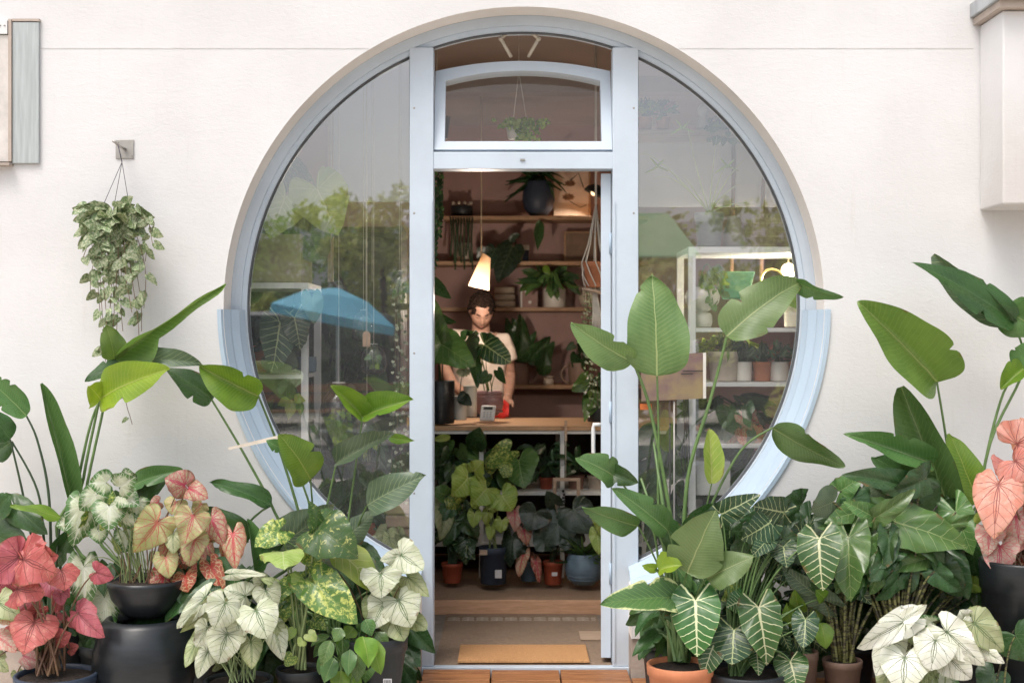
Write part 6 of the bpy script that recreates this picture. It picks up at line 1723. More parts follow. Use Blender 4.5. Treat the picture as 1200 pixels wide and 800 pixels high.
for (tx, ty, cx_) in ((840, 160, 835), (805, 145, 812), (765, 210, 790), (870, 215, 850), (885, 240, 860), (750, 180, 770), (852, 190, 842), (800, 205, 810), (875, 185, 850)):
    A = t.base + Vector((0, 0, .02)); e = P(tx, ty, YR + .05); mid = P(cx_, min(ty, 200) - 4 if tx < 800 else (ty + 250) / 2 - 12, YR + .1)
    m_ = MB(); m_.tube([A * (1 - u) ** 2 + mid * 2 * u * (1 - u) + e * u * u for u in [k / 8 for k in range(9)]], [.004 - .0035 * k / 8 for k in range(9)], 5, flat=.4); m_.obj('strap_leaf', mat('pale_strap', (.62, .70, .36), .5), t.root)
for (ax_, ay_) in ((800, 150), (770, 195), (852, 195)):
    for q in range(4): t.leaf('strap', 'yelpale', ax_, ay_, ax_ + (-14, 14, 8, -8)[q], ay_ + (8, 6, -8, -10)[q], 3, YR, stem=False)
# wicker basket
x, xx, y0, y1, z0, z1 = ibox(882, 925, 252, 288, YR + .1, YR + .3)
root = thing('wicker_basket', 'openwork pale wicker basket on top of the window shelf', 'basket', (x, y0, z0))
for k in range(11):
    xk = x + (xx - x) * k / 10; m_ = MB(); m_.box(xk - .003, xk + .003, y0, y0 + .005, z0, z1); m_.obj('upright', PALEW, root)
for k in range(8):
    zk = z0 + (z1 - z0) * k / 7; m_ = MB(); m_.box(x, xx, y0 - .006, y0 - .001, zk, zk + .006); m_.obj('weave', PALEW, root)
MB().box(x, xx, y1, y1 + .01, z0, z1).obj('back_panel', PALEW, root)
m_ = MB(); xk = P(860, 0, YR + .2).x
m_.lathe([(.001, 0), (.05, 0), (.052, .06), (.03, .12), (.028, .14)], (xk, YR + .2, P(0, 289, YR + .2).z), 24); tag(m_.obj('paper_vase', mat('cream_paper', (.60, .54, .44), .8)), 'creased cream vase between the grey pot and the wicker basket', 'vase')
# high ledge with flower pots
zl = P(0, 152, .75).z
MB_l = MB(); MB_l.box(P(748, 0, .75).x, P(905, 0, .75).x, .75, .95, zl - .03, zl); tag(MB_l.obj('plant_ledge', PALEW, bevel=.002), 'high wooden ledge carrying terracotta flower pots in the right pane', 'ledge')
for k, (px, w, lab) in enumerate(((757, 8, 'small terracotta pot with yellow flowers on the high ledge'), (777, 9, 'terracotta pot with leafy herb on the high ledge'))):
    t = item_pot(px, 138, 151.5, w, .82, TERRA, lab, 'plant', 'plastic', 'flower_pot')
    t.fill('lance', ['bright', 'aloc', 'coral' if k else 'lime'], px, 128, 9, 7, 22, 12, .8, seed=k + 3, wr=.5, down=-.2)
m_ = MB(); xk = P(824, 0, .82).x; zk = zl
m_.lathe([(.001, 0), (.026, 0), (.032, .03), (.022, .06), (.016, .075), (.026, .09), (.028, .11), (.015, .13), (.001, .135)], (xk, .82, zk + .001), 20); tag(m_.obj('white_figurine', WHITEC), 'small white bulbous ceramic ornament on the high ledge', 'ornament')
t = item_pot(860, 142, 151.5, 9, .84, CREAMC, 'trailing green plant spilling off the high ledge at the right', 'plant', 'cyl', 'potted_plant'); t.fill('heart', ['aloc', 'bright', 'strel'], 855, 150, 28, 14, 50, 12, .80, seed=8, wr=.8)
for k, (px, y0_) in enumerate(((858, 70), (893, 90))):  # poles added inside in place of wooden posts mirrored in the glass
    m_ = MB(); m_.tube([P(px, y0_, 1.0), P(px + 2, 200, 1.0), P(px - 1, 330, 1.0)], .011, 7); tag(m_.obj('stand_in_pole', mat('pole_brown', (.26, .15, .09), .7)), ['left', 'right'][k] + ' of two slim brown poles standing in for posts mirrored in the right pane', 'pole', 'added poles in the right window')
# shelf row 1
m_ = MB(); xk = P(823, 0, YR + .1).x; zk = P(0, 383, YR + .1).z
m_.lathe([(.001, 0), (.04, 0), (.045, .02), (.045, .05), (.038, .062), (.02, .066), (.05, .085), (.075, .11), (.08, .14), (.07, .165), (.05, .18), (.04, .18)], (xk, YR + .1, zk), 30)
root = Plant('white_head_planter', 'rounded white planter on a white base on the window shelf', 'planter', (xk, YR + .1, zk + .17)); m_.obj('body', WHITEC, root.root)
root.fill('heart', ['strel', 'aloc', 'bright'], 838, 335, 14, 24, 40, 8, YR + .08, seed=9, wr=.9)
x, xx, y0, y1, z0, z1 = ibox(845, 884, 318, 350, YR + .12, YR + .22)
m_ = MB(); m_.add([(x - .005, y0, z1), (xx + .005, y0, z1), (xx - .03, y0, z0), (x + .02, y0, z0), (x - .005, y1, z1), (xx + .005, y1, z1), (xx - .03, y1, z0), (x + .02, y1, z0)], [(3, 2, 1, 0), (4, 5, 6, 7), (0, 1, 5, 4), (1, 2, 6, 5), (2, 3, 7, 6), (3, 0, 4, 7)])
tag(m_.obj('green_bucket', mat('mint_fabric', (.16, .48, .28), .7, var=.08), bevel=.006), 'mint green tapered container on the window shelf', 'container')
t = witem(866, 352, 383, 15, mat('brown_clay', (.22, .12, .09), .7), 'brown pot below the mint green container')
t = witem(930, 355, 383, 11, WHITEC, 'white pot with a bright green leafy plant at the right of the window shelf', cat='plant', name='potted_plant'); t.fill('heart', ['bright', 'lime', 'bright'], 922, 345, 20, 12, 30, 17, YR + .08, seed=10, wr=.8)
m_ = MB(); gb = P(924, 317, YR + .3); m_.ball(gb, .036); 
gd = bpy.data.lights.new('globe_light', 'POINT'); gd.energy = 12; gd.color = (1, .84, .66); gd.shadow_soft_size = .04
go = bpy.data.objects.new('globe_light', gd); go.location = gb + Vector((0, -.03, -.06)); col.objects.link(go)
root = thing('globe_lamp', 'small glowing globe lamp at the right of the window display', 'lamp', gb); m_.obj('globe', mat('globe_glow', (1, .9, .7), .4, emit=(1, .74, .42), estr=3.5), root)
m_ = MB(); m_.tube([gb + Vector((0, 0, .034)), gb + Vector((0, 0, .12))], .004, 5); m_.obj('lamp_cord', CORD, root)
m_ = MB(); m_.lathe([(.05, -.004), (.056, 0), (.05, .004), (.046, 0), (.05, -.004)], P(905, 328, YR + .15), 24, Matrix.Rotation(R(80), 3, 'X')); tag(m_.obj('brass_ring', mat('brass', (.6, .42, .14), .3, metal=.9)), 'thin brass ring standing on the window shelf', 'ring')
# shelf row 2
W2 = [(848, 412, 18, CREAMC, 'tall beige square-ish pot with trailing stems on the second window shelf', 'plastic', 'aloc'), (871, 424, 10, WHITEC, 'white footed pot between the beige pot and the terracotta pot', 'cyl', 'grey'), (893, 424, 11, TERRA, 'orange terracotta pot in the row on the second window shelf', 'plastic', 'redcal'), (913, 424, 11, WHITEC, 'ribbed white pot right of the orange terracotta pot', 'cyl', 'alocdk'), (934, 424, 10, TERRA, 'terracotta pot at the right end of the second window shelf', 'plastic', 'alocdk')]
for px, pt, w, ma_, lab, kd, lf in W2:
    t = witem(px, pt, 446.5, w, ma_, lab, cat='plant', kind=kd, name='small_potted_plant', taper=.86)
    t.fill('lance', [lf, 'grey', 'alocdk'], px, pt - 7, w * .9, 8, 16, 15, YR + .1, seed=int(px), wr=.28, down=-.5)
# lower shelves: jungle
t = witem(835, 585, 597, 12, BLACKPL, 'white box and leafy plant low in the right window', cat='plant', name='potted_plant')
MB().box(*ibox(816, 856, 540, 580, YR + .05, YR + .25)).obj('white_box', WHITEM, t.root, bevel=.003)
t = witem(880, 500, 519, 14, TERRA, 'red-leaved plant in a clay pot on the third window shelf', cat='plant', name='potted_plant')
t.fill('caladium', ['redcal', 'pink', 'grey', 'alocdk'], 868, 492, 20, 16, 16, 24, YR + .05, seed=12); t.fill('lance', ['aloc', 'streldk'], 850, 480, 40, 20, 40, 34, YR + .25, seed=14, wr=.3, down=.2)
t = witem(780, 640, 660, 16, BLACKPL, 'dark leafy shrub standing on the floor in the right window', Y=.7, cat='plant', name='potted_plant')
t.fill('lance', ['alocdk', 'streldk', 'aloc'], 780, 560, 24, 80, 60, 36, .75, seed=15, wr=.4); t.fill('round', ['alocdk', 'streldk'], 830, 560, 50, 50, 44, 36, .95, seed=16)
t = witem(920, 585, 597, 16, TERRA, 'dark fern-like plant behind the curve of the right window', cat='plant', name='potted_plant'); t.fill('lance', ['aloc', 'alocdk', 'strel'], 890, 540, 40, 30, 50, 30, YR + .2, seed=17, wr=.25)
t = item_pot(900, 440, 446, 9, .85, BLACKPL, 'fern with yellowish fronds behind the row of small pots', 'plant', 'cyl', 'potted_fern'); t.fill('strap', ['lime', 'yelpale', 'bright'], 850, 405, 45, 12, 60, 22, .85, seed=18, wr=.2)
m_ = MB()
for k in range(3): 
    m_ = MB(); m_.tube([P(800 + k * 3, 455, YR - .03), P(803 + k * 2, 500, YR - .04), P(798 + k * 5, 540, YR - .03), P(804 - k * 2, 575, YR - .04), P(800 + k * 3, 640, YR - .03)], .0035, 5)
    tag(m_.obj('black_cable', BLACKPL), ['leftmost', 'middle', 'rightmost'][k] + ' black cable running down beside the white shelf post', 'cable', 'black cables by the display shelf')
# notice sheet before the pane
a, b = P(751, 413, .09), P(827, 470, .09)
sh = thing('notice_sheet', 'laminated dusky notice sheet with fine print standing before the right pane', 'sign', (a.x, .09, b.z))
m_ = MB(); m_.add([(a.x, .09, a.z - .02), (b.x - .01, .095, a.z), (b.x, .095, b.z + .012), (a.x + .003, .09, b.z), (a.x, .093, a.z - .02), (b.x - .01, .098, a.z), (b.x, .098, b.z + .012), (a.x + .003, .093, b.z)], [(3, 2, 1, 0), (4, 5, 6, 7), (0, 1, 5, 4), (1, 2, 6, 5), (2, 3, 7, 6), (3, 0, 4, 7)])
m_.obj('sheet', mat('notice_mauve', (.20, .13, .14), .2, var=.2, nscale=6, c2=(.32, .25, .13)), sh)
for k, (px, w) in enumerate(((800, 24), (798, 14))):
    p = P(px, 435 + k * 3.4, .088); m_ = MB(); m_.box(p.x, p.x + S(w, .09), .0885, .0892, p.z, p.z + .0035); m_.obj('print_line', BLACKPL, sh)
m_ = MB(); m_.box(b.x - .012, b.x + .001, .0865, .0875, b.z + .012, a.z); m_.obj('white_edge', WHITEC, sh)
m_ = MB(); m_.tube([P(790, 470, .10), P(790, 720, .11)], .004, 5); m_.obj('support_wire', STEEL, sh)
x, xx, y0, y1, z0, z1 = ibox(750, 764, 473, 480, .12, .122)
MB().box(x, xx, y0, y1, z0, z1).obj('orange_sticker', mat('orange_print', (.6, .16, .04), .6), sh)

# ------------------------------------------------------------------ left window display
YL = .37
frame_unit('display_shelf', 'white metal display shelf standing in the left half of the round window', (262, 357), (338, 439, 560), YL, .40)
x, xx, y0, y1, z0, z1 = ibox(270, 353, 274, 331, YL + .02, YL + .35)
tag(MB().box(x, xx, y0, y1, z0, z1).obj('beige_box', mat('khaki_card', (.40, .34, .20), .8, var=.06), bevel=.004), 'olive beige box standing on top of the left window shelf', 'box')
t = Plant('heart_leaf_philodendron', 'philodendron with two huge heart leaves above the beige box', 'plant', P(300, 200, YL + .25), stem='green', sr=.004)
t.leaf('round', 'yelpale', 334, 232, 316, 280, 56, YL - .12, roll=8, dt=-.02, idx=0); t.leaf('round', 'yelpale', 372, 222, 396, 276, 68, YL - .11, roll=-6, dt=-.02, idx=1)
t.leaf('round', 'grey', 360, 270, 380, 310, 60, YL + .1, idx=2); t.leaf('round', 'aloc', 345, 250, 350, 290, 40, YL + .12)
t.fill('round', ['alocdk', 'streldk'], 330, 210, 24, 30, 14, 28, YL + .3, seed=3)
pot(t.root, P(300, 0, YL + .25).x, YL + .25, P(0, 225, YL + .25).z, .06, .10, WHITEC, 'cyl')
m_ = MB(); m_.tube([P(300, 200, YL + .25), (P(300, 0, YL + .25).x, YL + .25, 2.949)], .003, 5); m_.obj('hanger', CORD, t.root)
x, xx, y0, y1, z0, z1 = ibox(388, 484, 40, 236, .80, .83)
tag(MB().box(x, xx, y0, y1, z0, z1).obj('pale_backdrop', mat('pale_panel', (.80, .80, .80), .8, var=.05, nscale=2)), 'pale grey panel added high behind the left pane to lighten it', 'backdrop')  # added pale backdrop that lightens the upper left pane
x, xx, y0, y1, z0, z1 = ibox(746, 960, 158, 242, 1.05, 1.08)
tag(MB().box(x, xx, y0, y1, z0, z1).obj('pale_backdrop', MATS['pale_panel']), 'pale panel added below the high flower pot ledge to lighten the right pane', 'backdrop')  # second added backdrop, lightening the right pane
# wooden board column behind
MB_ = MB(); MB_.box(*ibox(384, 390, 60, 330, .74, .77)); tag(MB_.obj('wooden_batten', PALEW), 'tall narrow wooden batten behind the philodendron leaves', 'batten')
t = item_pot(301, 405, 436, 15, YL + .12, TERRA, 'terracotta pot at the left edge of the left window shelf', 'plant', 'plastic', 'potted_plant')
for a in [(328, 378, 318, 438, 46, 'frydekdk'), (345, 372, 352, 410, 34, 'frydekdk'), (322, 415, 350, 430, 44, 'grey'), (366, 350, 368, 380, 26, 'grey')]: t.leaf('longarrow' if a[5] == 'frydekdk' else 'round', a[5], *a[:5], Y=YL - .04)
t.fill('round', ['alocdk', 'grey'], 320, 385, 26, 30, 16, 26, YL + .15, seed=4)
t = item_pot(358, 418, 436, 13, YL + .14, BLUEPOT, 'grey blue pot beside the shelf post in the left window', 'pot', 'cyl')
t = item_pot(335, 538, 559, 18, YL + .12, BLACKPL, 'fresh green leafy plant on the lower shelf of the left window', 'plant', 'cyl', 'potted_plant')
for a in [(340, 468, 325, 475, 12, 'lime'), (342, 468, 338, 492, 14, 'yelpale'), (345, 465, 358, 470, 12, 'lime'), (350, 470, 352, 488, 10, 'bright'), (336, 455, 325, 450, 20, 'streldk')]: t.leaf('lance', a[5], *a[:5], Y=YL)
t.fill('round', ['alocdk', 'streldk', 'aloc'], 335, 500, 32, 34, 30, 30, YL + .18, seed=5)
t = item_pot(430, 610, 640, 22, .75, REDPL, 'big dark fern on the floor behind the left pane', 'plant', 'cyl', 'potted_fern'); t.fill('lance', ['alocdk', 'streldk'], 420, 560, 45, 45, 70, 40, .75, seed=6, wr=.25); t.fill('round', ['alocdk', 'grey'], 400, 520, 40, 30, 24, 40, 1.0, seed=7)
t.fill('caladium', ['cream', 'white'], 450, 632, 22, 10, 8, 26, .42, seed=8, stem=False)
# glass jar vessels with plants
def vessel(cx_, cy_, w, h, Y, label, planted, cordtop=40):
    c = P(cx_, cy_, Y); r = S(w, Y) / 2; hh = S(h, Y)
    root = Plant('glass_terrarium', label, 'terrarium', c, 'hanging glass vessels in the left window', stem='pale', sr=.0012)
    m_ = MB(); pr = [(.001, -hh / 2), (r * .6, -hh * .49), (r * .93, -hh * .38), (r, -hh * .15), (r * .97, hh * .15), (r * .8, hh * .36), (r * .45, hh * .47), (r * .3, hh * .5), (r * .3, hh * .56)]
    m_.lathe(pr, c, 28); m_.obj('glass_body', VGLASS, root.root)
    m_ = MB(); m_.lathe([(r * .3, hh * .555), (r * .34, hh * .56), (r * .3, hh * .57)], c, 20); m_.obj('rim', WHITEC, root.root)
    m_ = MB(); m_.tube([c + Vector((0, 0, hh * .56)), P(cx_, cordtop, Y)], .0016, 4); m_.obj('twine', CORD, root.root)
    if planted:
        m_ = MB(); m_.lathe([(.001, -hh * .3), (r * .8, -hh * .32), (r * .85, -hh * .38), (r * .6, -hh * .47), (.001, -hh * .485)], c, 20); m_.obj('moss', SOIL, root.root)
        root.base = c + Vector((0, 0, -hh * .3))
        root.fill('heart', ['bright', 'aloc', 'lime'], cx_, cy_, w * .3, h * .28, planted, 8, Y, yspread=.02, seed=int(cx_), wr=.8)
vessel(397, 500, 48, 92, YL + .05, 'large round glass jar with green plants inside the left window', 26)
vessel(430, 522, 32, 62, YL, 'small clear glass vessel hanging right of the big planted jar', 6)
vessel(438, 422, 30, 34, YL, 'round glass bauble below the little paper label', 6)
vessel(426, 382, 26, 34, YL + .1, 'clear glass ball hanging in front of the parasol reflection', 0)
vessel(470, 342, 26, 44, YL + .05, 'glass drop hanging close to the left door post', 8)
for k, (px, y1) in enumerate(((429, 395), (388, 330), (436, 330), (468, 318))):
    m_ = MB(); m_.tube([P(px, 60, YL + .02 + k * .04), P(px, y1, YL + .02 + k * .04)], .0016, 4)
    o = tag(m_.obj('twine_string', CORD), ['twine carrying the little tan paper label', 'long twine hanging left of the other strings beside the batten', 'twine hanging just right of the label string', 'twine hanging nearest the left door post'][k], 'string', 'twine strings in the left window')
a, b = P(425, 388, YL), P(434, 406, YL)
m_ = MB(); m_.add([(a.x, YL, b.z), (b.x, YL, b.z), (b.x, YL, a.z - .012), (b.x - .01, YL, a.z), (a.x + .01, YL, a.z), (a.x, YL, a.z - .012)], [(0, 1, 2, 3, 4, 5)])
o = m_.obj('swing_label', mat('tan_card', (.55, .38, .26), .8)); s = o.modifiers.new('t', 'SOLIDIFY'); s.thickness = .002
tag(o, 'little tan paper label hanging on a twine in the left window', 'label')
# white-flowered garland beside the post
pl = Plant('white_garland', 'trailing garland of tiny white hearts beside the left door post', 'plant', P(465, 350, YL), stem='brown', sr=.001)
for i in range(5):
    s0 = P(463 + i * 2.6, 345, YL + .02 * i); e = P(458 + i * 5, 560 + (i * 13) % 40, YL + .02 * i); m_ = MB(); m_.tube([s0, s0.lerp(e, .5) + Vector((.01, 0, 0)), e], .001, 4); m_.obj('vine_stem', ST['brown'], pl.root)
    for j in range(22):
        A = s0.lerp(e, (j + leafrnd.random()) / 22) + Vector((leafrnd.uniform(-.012, .012), 0, 0)); pl.leafw('heart', 'white' if j % 2 else 'grey', A, A + Vector((leafrnd.uniform(-.012, .012), -.004, -.012)), .015, 0, stem=False)
# low wooden bench near the left post
root = thing('wooden_crate', 'pale wooden crate on the floor behind the left pane', 'crate', P(470, 640, .62))
for k in range(4):
    x, xx, y0, y1, z0, z1 = ibox(452, 500, 588 + k * 16, 601 + k * 16, .62, .64); MB().box(x, xx, y0, y1, z0, z1).obj('slat', PALEW, root)
MB().box(*ibox(453, 499, 590, 652, .645, .95)).obj('crate_body', SHELFW, root)
# dark cabinet added behind the left window so the pane reads dark low down
t = thing('added_dark_cabinet', 'dark wooden cabinet with open shelves added deep behind the left pane to darken it', 'cabinet', (-1.6, 1.5, FZ))
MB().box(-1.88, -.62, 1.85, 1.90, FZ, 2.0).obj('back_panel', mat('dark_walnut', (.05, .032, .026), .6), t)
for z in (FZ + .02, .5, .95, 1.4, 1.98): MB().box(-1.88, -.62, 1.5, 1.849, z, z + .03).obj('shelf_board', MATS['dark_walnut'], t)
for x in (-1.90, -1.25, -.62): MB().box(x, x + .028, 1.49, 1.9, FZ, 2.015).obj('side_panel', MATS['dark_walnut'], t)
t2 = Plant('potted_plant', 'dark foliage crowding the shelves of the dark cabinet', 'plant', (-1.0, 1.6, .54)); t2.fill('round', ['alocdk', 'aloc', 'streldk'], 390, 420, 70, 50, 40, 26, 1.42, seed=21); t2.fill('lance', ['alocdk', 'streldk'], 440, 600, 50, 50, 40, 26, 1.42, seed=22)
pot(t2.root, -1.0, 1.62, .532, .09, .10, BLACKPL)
# vent window plant ----------------------------------------------------
Yv = .52
c = P(604, 157, Yv)
pl = Plant('hanging_sedum', 'white hanging pot with trailing succulent seen through the vent window', 'plant', (c.x, Yv, P(0, 146, Yv).z), stem='pale', sr=.001)
m_ = MB(); h0 = P(0, 163, Yv).z; h1 = P(0, 146, Yv).z; m_.lathe([(.001, 0), (.034, 0), (.046, h1 - h0), (.042, h1 - h0), (.04, h1 - h0 - .01)], (c.x, Yv, h0), 24); m_.obj('pot', WHITEC, pl.root)
tp = P(608, 84, Yv)
m_ = MB()
for a in (0, 2.1, 4.2): m_.tube([tp, (c.x + .01 + math.cos(a) * .044, Yv + math.sin(a) * .044, h1)], .0018, 4)
m_.tube([tp, (tp.x, Yv, 2.949)], .0018, 4); m_.obj('hanger', CORD, pl.root)
for i in range(240):
    px = leafrnd.gauss(614, 12); py = 140 + leafrnd.random() * (8 + (16 if 606 < px < 632 else 2)); 
    A = P(px, py, Yv - .05 + leafrnd.uniform(-.03, .03)); d = Vector((leafrnd.uniform(-1, 1), -.5, leafrnd.uniform(-1, .6))).normalized()
    pl.leafw('heart', 'yelpale' if i % 3 else 'bright', A, A + d * .018, .015, 0, stem=False)

# ------------------------------------------------------------------ the shopkeeper
YM = 2.98
SKIN = mat('skin', (.44, .25, .18), .5, var=.08, nscale=20, bump=.05)
HAIR = mat('brown_hair', (.022, .013, .009), .9, var=.3, nscale=60, spec=.1)
SHIRT = mat('cream_cotton', (.62, .53, .46), .85, var=.04, nscale=6, bump=.15, bscale=30)
TROU = mat('dark_trousers', (.03, .03, .04), .8)
man = thing('person', 'man in a cream t-shirt looking down at the counter, red cloth in hand', 'person', (P(562, 0, YM).x, YM, FZ))
def remesh(o, v, it=4):
    r = o.modifiers.new('remesh', 'REMESH'); r.mode = 'VOXEL'; r.voxel_size = v; r.use_smooth_shade = True
    s = o.modifiers.new('smooth', 'SMOOTH'); s.factor = .5; s.iterations = it
def torso(m_, rings, n=24):
    """rings: (centre, half width, half depth)"""
    vs, fs = [], []
    for c, a, b in rings:
        for k in range(n):
            w = 2 * PI * k / n
            vs.append(Vector((c.x + a * math.copysign(abs(math.cos(w)) ** .85, math.cos(w)), c.y + b * math.copysign(abs(math.sin(w)) ** .85, math.sin(w)), c.z)))
    for i in range(len(rings) - 1):
        for k in range(n):
            fs.append((i * n + k, i * n + (k + 1) % n, (i + 1) * n + (k + 1) % n, (i + 1) * n + k))
    fs += [tuple(range(n))[::-1], tuple((len(rings) - 1) * n + k for k in range(n))]
    m_.add(vs, fs, True)
def Q(px, py, dy=0): return P(px, py, YM + dy)
# head in its own frame: +y towards the face front is -Y world; pitch forward
hc_ = Q(564, 364, -.07)
Mh = Matrix.Translation(hc_) @ Matrix.Rotation(R(7), 4, 'Z') @ Matrix.Rotation(R(42), 4, 'X')
def head_pt(th, ph):
    """th polar from top, ph azimuth, face at ph=-90 deg"""
    x, y, z = math.sin(th) * math.cos(ph), math.sin(th) * math.sin(ph), math.cos(th)
    X, Y_, Z = x * .076, y * .095, z * .122
    if z < 0:
        k = -z
        X *= 1 - .34 * k ** 1.3; Y_ = Y_ * (1 - .15 * k) - .018 * k
    f = max(0, -y)
    g = lambda a, b, s: math.exp(-((X - a) ** 2 + (Z - b) ** 2) / (2 * s * s))
    Y_ -= f * (.024 * math.exp(-(X / .010) ** 2) * math.exp(-((Z + .018) / .020) ** 2) + .010 * math.exp(-(X / .008) ** 2) * math.exp(-((Z - .012) / .02) ** 2))
    Y_ += f * .006 * (g(.030, .014, .013) + g(-.030, .014, .013))
    Y_ -= f * .006 * math.exp(-(X / .04) ** 2) * math.exp(-((Z - .036) / .010) ** 2)
    Y_ -= f * .006 * g(0, -.058, .012) + f * .008 * g(0, -.100, .016)
    Y_ -= f * .004 * (g(.042, -.02, .016) + g(-.042, -.02, .016))
    return Vector((X, Y_, Z))
body = MB()
vs, fs = [], []; NA, NB = 44, 34
for i in range(NB + 1):
    th = PI * i / NB
    for k in range(NA):
        vs.append(Mh @ head_pt(max(th, .001), 2 * PI * k / NA))
for i in range(NB):
    for k in range(NA): fs.append((i * NA + k, (i + 1) * NA + k, (i + 1) * NA + (k + 1) % NA, i * NA + (k + 1) % NA))
body.add(vs, fs, True)
body.tube([Q(563, 396, .02), Q(563.5, 384, 0), Mh @ Vector((0, .025, -.05))], [.066, .058, .056], 16)
torso(body, [(Q(562, 520, .02), .150, .105), (Q(562, 480, .02), .150, .105), (Q(562, 440, .02), .155, .11), (Q(562, 412, .02), .175, .118), (Q(562, 397, .02), .165, .105), (Q(563, 390, .02), .10, .085)])
for sx_ in (-1, 1):
    ear = Mh @ Vector((sx_ * .074, .012, -.002)); body.ball(ear, .022, .4, .7, 1.2, 10, 8)
# arms: image right arm down to the counter, image left arm reaching across
def limb(m_, pts, rs): m_.tube(pts, rs, 14)
sr_, er_, wr_ = Q(590, 402, .02), Q(597, 440, .03), Q(595, 466, -.17)
sl_, el_, wl_ = Q(534, 397, .02), Q(520, 430, -.05), Q(545, 462, -.20)
limb(body, [Q(578, 398, .02), sr_, Q(594, 420, .02), er_, Q(597, 452, -.06), wr_], [.055, .056, .047, .041, .038, .027])
limb(body, [Q(546, 397, .02), sl_, Q(526, 412, 0), el_, Q(530, 450, -.12), wl_], [.055, .056, .047, .041, .038, .027])
def hand(m_, W, d, side):
    d = d.normalized(); up = Vector((0, 0, 1)); n = (up - d * up.dot(d)).normalized(); s = d.cross(n)
    c0 = W + d * .045
    m_.tube([W, W + d * .03, W + d * .06, W + d * .085], [.026, .034, .036, .030], 12, flat=.5)
    for k, (o_, ln) in enumerate(((-.027, .062), (-.009, .072), (.010, .068), (.028, .052))):
        b0 = W + d * .078 + s * o_
        p1 = b0 + d * ln * .45 - n * .006; p2 = b0 + d * ln * .8 - n * .020; p3 = b0 + d * ln - n * .038
        m_.tube([b0, p1, p2, p3], [.0095, .009, .0082, .007], 8)
    tb = W + d * .025 + s * side * .028
    m_.tube([tb, tb + d * .03 + s * side * .022 - n * .008, tb + d * .055 + s * side * .024 - n * .022], [.012, .0105, .008], 8)
hand(body, wr_, Vector((-.25, -.75, -.45)), -1)
hand(body, wl_, Vector((.4, -.75, -.35)), 1)
bo = body.obj('body', SKIN, man); remesh(bo, .0058, 3)
# t-shirt
sh_ = MB()
torso(sh_, [(Q(562, 470, .02), .175, .128), (Q(562, 445, .02), .172, .125), (Q(562, 425, .02), .182, .13), (Q(562, 408, .02), .195, .132), (Q(562, 399, .02), .185, .118), (Q(563, 392.5, .02), .12, .098), (Q(563, 389, .02), .082, .083)])
limb(sh_, [Q(572, 399, .02), Q(589, 401, .02), Q(594, 415, .02), Q(596, 423, .025)], [.062, .070, .066, .066])
limb(sh_, [Q(552, 399, .02), Q(535, 396, .02), Q(526, 408, .01), Q(522, 416, 0)], [.062, .070, .066, .066])
so = sh_.obj('t_shirt', SHIRT, man); remesh(so, .009, 5)
tx = bpy.data.textures.new('cloth_folds', 'CLOUDS'); tx.noise_scale = .09; dm = so.modifiers.new('folds', 'DISPLACE'); dm.texture = tx; dm.strength = .022; dm.mid_level = .6
m_ = MB(); m_.lathe([(.078, -.006), (.084, 0), (.078, .006), (.074, 0), (.078, -.006)], Q(563, 391.5, .01), 30, Matrix.Rotation(R(14), 3, 'X')); m_.obj('collar', SHIRT, man)
# trousers
tr = MB(); torso(tr, [(Vector((P(562, 0, YM).x, YM + .02, 1.02)), .172, .122), (Vector((P(562, 0, YM).x, YM + .02, .86)), .165, .12)])
for s in (-1, 1): limb(tr, [Vector((P(562, 0, YM).x + s * .085, YM + .02, .9)), Vector((P(562, 0, YM).x + s * .09, YM + .0, .52)), Vector((P(562, 0, YM).x + s * .09, YM + .02, .16))], [.092, .068, .055])
to = tr.obj('trousers', TROU, man); remesh(to, .014, 3)
for s in (-1, 1):
    m_ = MB(); m_.ball((P(562, 0, YM).x + s * .09, YM - .05, FZ + .045), .06, .8, 2.1, .72, 14, 10); m_.obj('shoe', BLACKPL, man)
# hair: cap plus curls
hr = random.Random(5); hm = MB(); vs, fs = [], []
for i in range(17):
    th = PI * .60 * i / 16
    for k in range(40):
        ph = 2 * PI * k / 40
        lim = .20 + .36 * (.5 + .5 * math.sin(ph)) if math.sin(ph) < .2 else .6
        t_ = min(th, PI * lim)
        p = head_pt(max(t_, .01), ph) * (1.07 + .03 * math.sin(ph * 9 + i)); vs.append(Mh @ p)
for i in range(16):
    for k in range(40): fs.append((i * 40 + k, (i + 1) * 40 + k, (i + 1) * 40 + (k + 1) % 40, i * 40 + (k + 1) % 40))
hm.add(vs, fs, True)
for q in range(420):
    ph = hr.uniform(0, 2 * PI); sfr = math.sin(ph)
    lim = PI * (.24 if sfr < -.75 else (.40 if sfr < .0 else .60))
    th = lim * math.sqrt(hr.uniform(.02, 1.05))
    p = Mh @ (head_pt(th, ph) * 1.06); r_ = hr.uniform(.007, .014)
    hm.ball(p, r_, hr.uniform(.7, 1.2), hr.uniform(.7, 1.2), hr.uniform(.6, 1.1), 7, 5)
hm.obj('hair', HAIR, man)
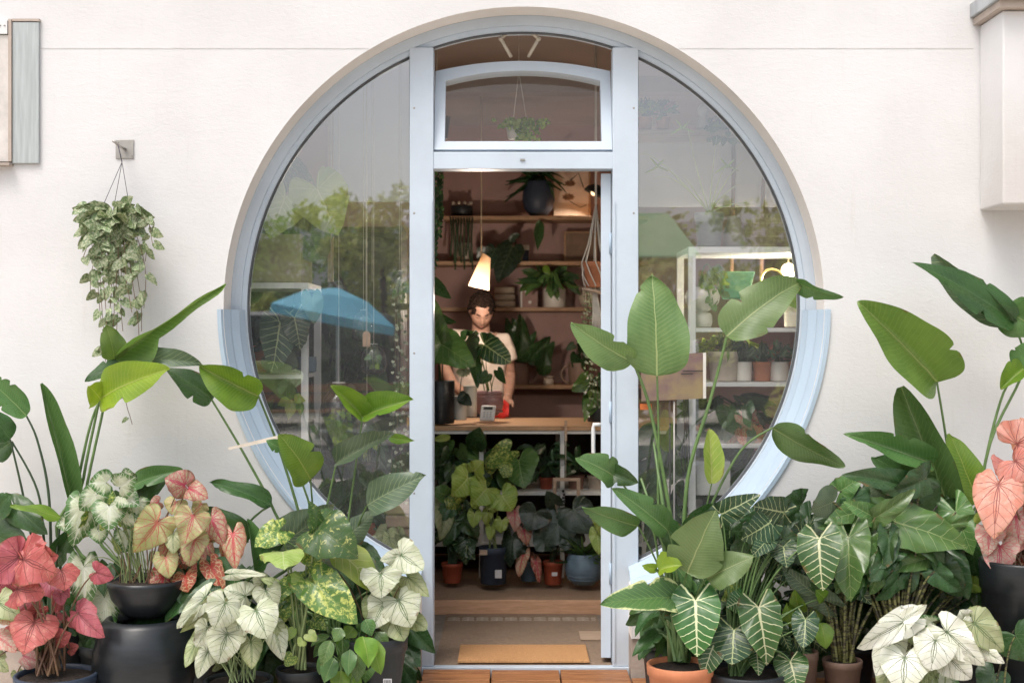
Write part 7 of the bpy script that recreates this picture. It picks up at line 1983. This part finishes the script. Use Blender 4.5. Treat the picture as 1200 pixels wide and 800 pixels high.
for s in (-1, 1):
    e = [Mh @ (head_pt(R(72), R(-90 + s * a)) * 1.02) for a in (12, 22, 34)]
    m_ = MB(); m_.tube(e, [.0028, .004, .0022], 6); m_.obj('eyebrow', HAIR, man)
    e = [Mh @ (head_pt(R(84 + b_), R(-90 + s * a)) * 1.012) for a, b_ in ((14, 0), (22, 2.0), (31, 0))]
    m_ = MB(); m_.tube(e, [.0012, .0018, .0012], 5); m_.obj('eyelid_line', HAIR, man)
STUB = mat('beard', (.20, .105, .07), .8, var=.3, nscale=90)
bm_ = MB(); vs, fs = [], []
for i in range(12):
    th = R(112 + 56 * i / 11)
    for k in range(25):
        ph = R(-90 - 84 + 168 * k / 24); c_ = abs(k - 12) / 12
        t_ = max(th, R(122 - 14 * c_) if True else th)
        vs.append(Mh @ (head_pt(t_, ph) * 1.016))
for i in range(11):
    for k in range(24): fs.append((i * 25 + k, (i + 1) * 25 + k, (i + 1) * 25 + k + 1, i * 25 + k + 1))
bm_.add(vs, fs, True); bm_.obj('beard', STUB, man)
m_ = MB(); m_.tube([Mh @ (head_pt(R(118), R(-90 + a)) * 1.02) for a in (-14, 0, 14)], [.002, .0035, .002], 6); m_.obj('lips', mat('lips', (.36, .14, .11), .5), man)
# wristband and red cloth
m_ = MB(); m_.lathe([(.031, -.006), (.034, 0), (.031, .006)], wr_ + Vector((0, .012, .006)), 20, Matrix.Rotation(R(60), 3, 'X')); m_.obj('wristband', BLACKPL, man)
cpt = P(588, 482, 2.66)
rc = MB(); vs, fs = [], []
for i in range(9):
    for j in range(7):
        u, v = i / 8, j / 6
        vs.append(cpt + Vector((-.065 + .11 * u, -.04 * v + .012 * math.sin(u * 9), .052 - .085 * v + .012 * math.sin(u * 11 + v * 4) + .01 * math.cos(v * 9))))
for i in range(8):
    for j in range(6): fs.append((i * 7 + j, (i + 1) * 7 + j, (i + 1) * 7 + j + 1, i * 7 + j + 1))
rc.add(vs, fs, True); o = rc.obj('red_cloth', mat('red_cloth', (.55, .02, .015), .7)); s = o.modifiers.new('t', 'SOLIDIFY'); s.thickness = .003
tag(o, 'crumpled bright red cloth under the hand of the shopkeeper', 'cloth')
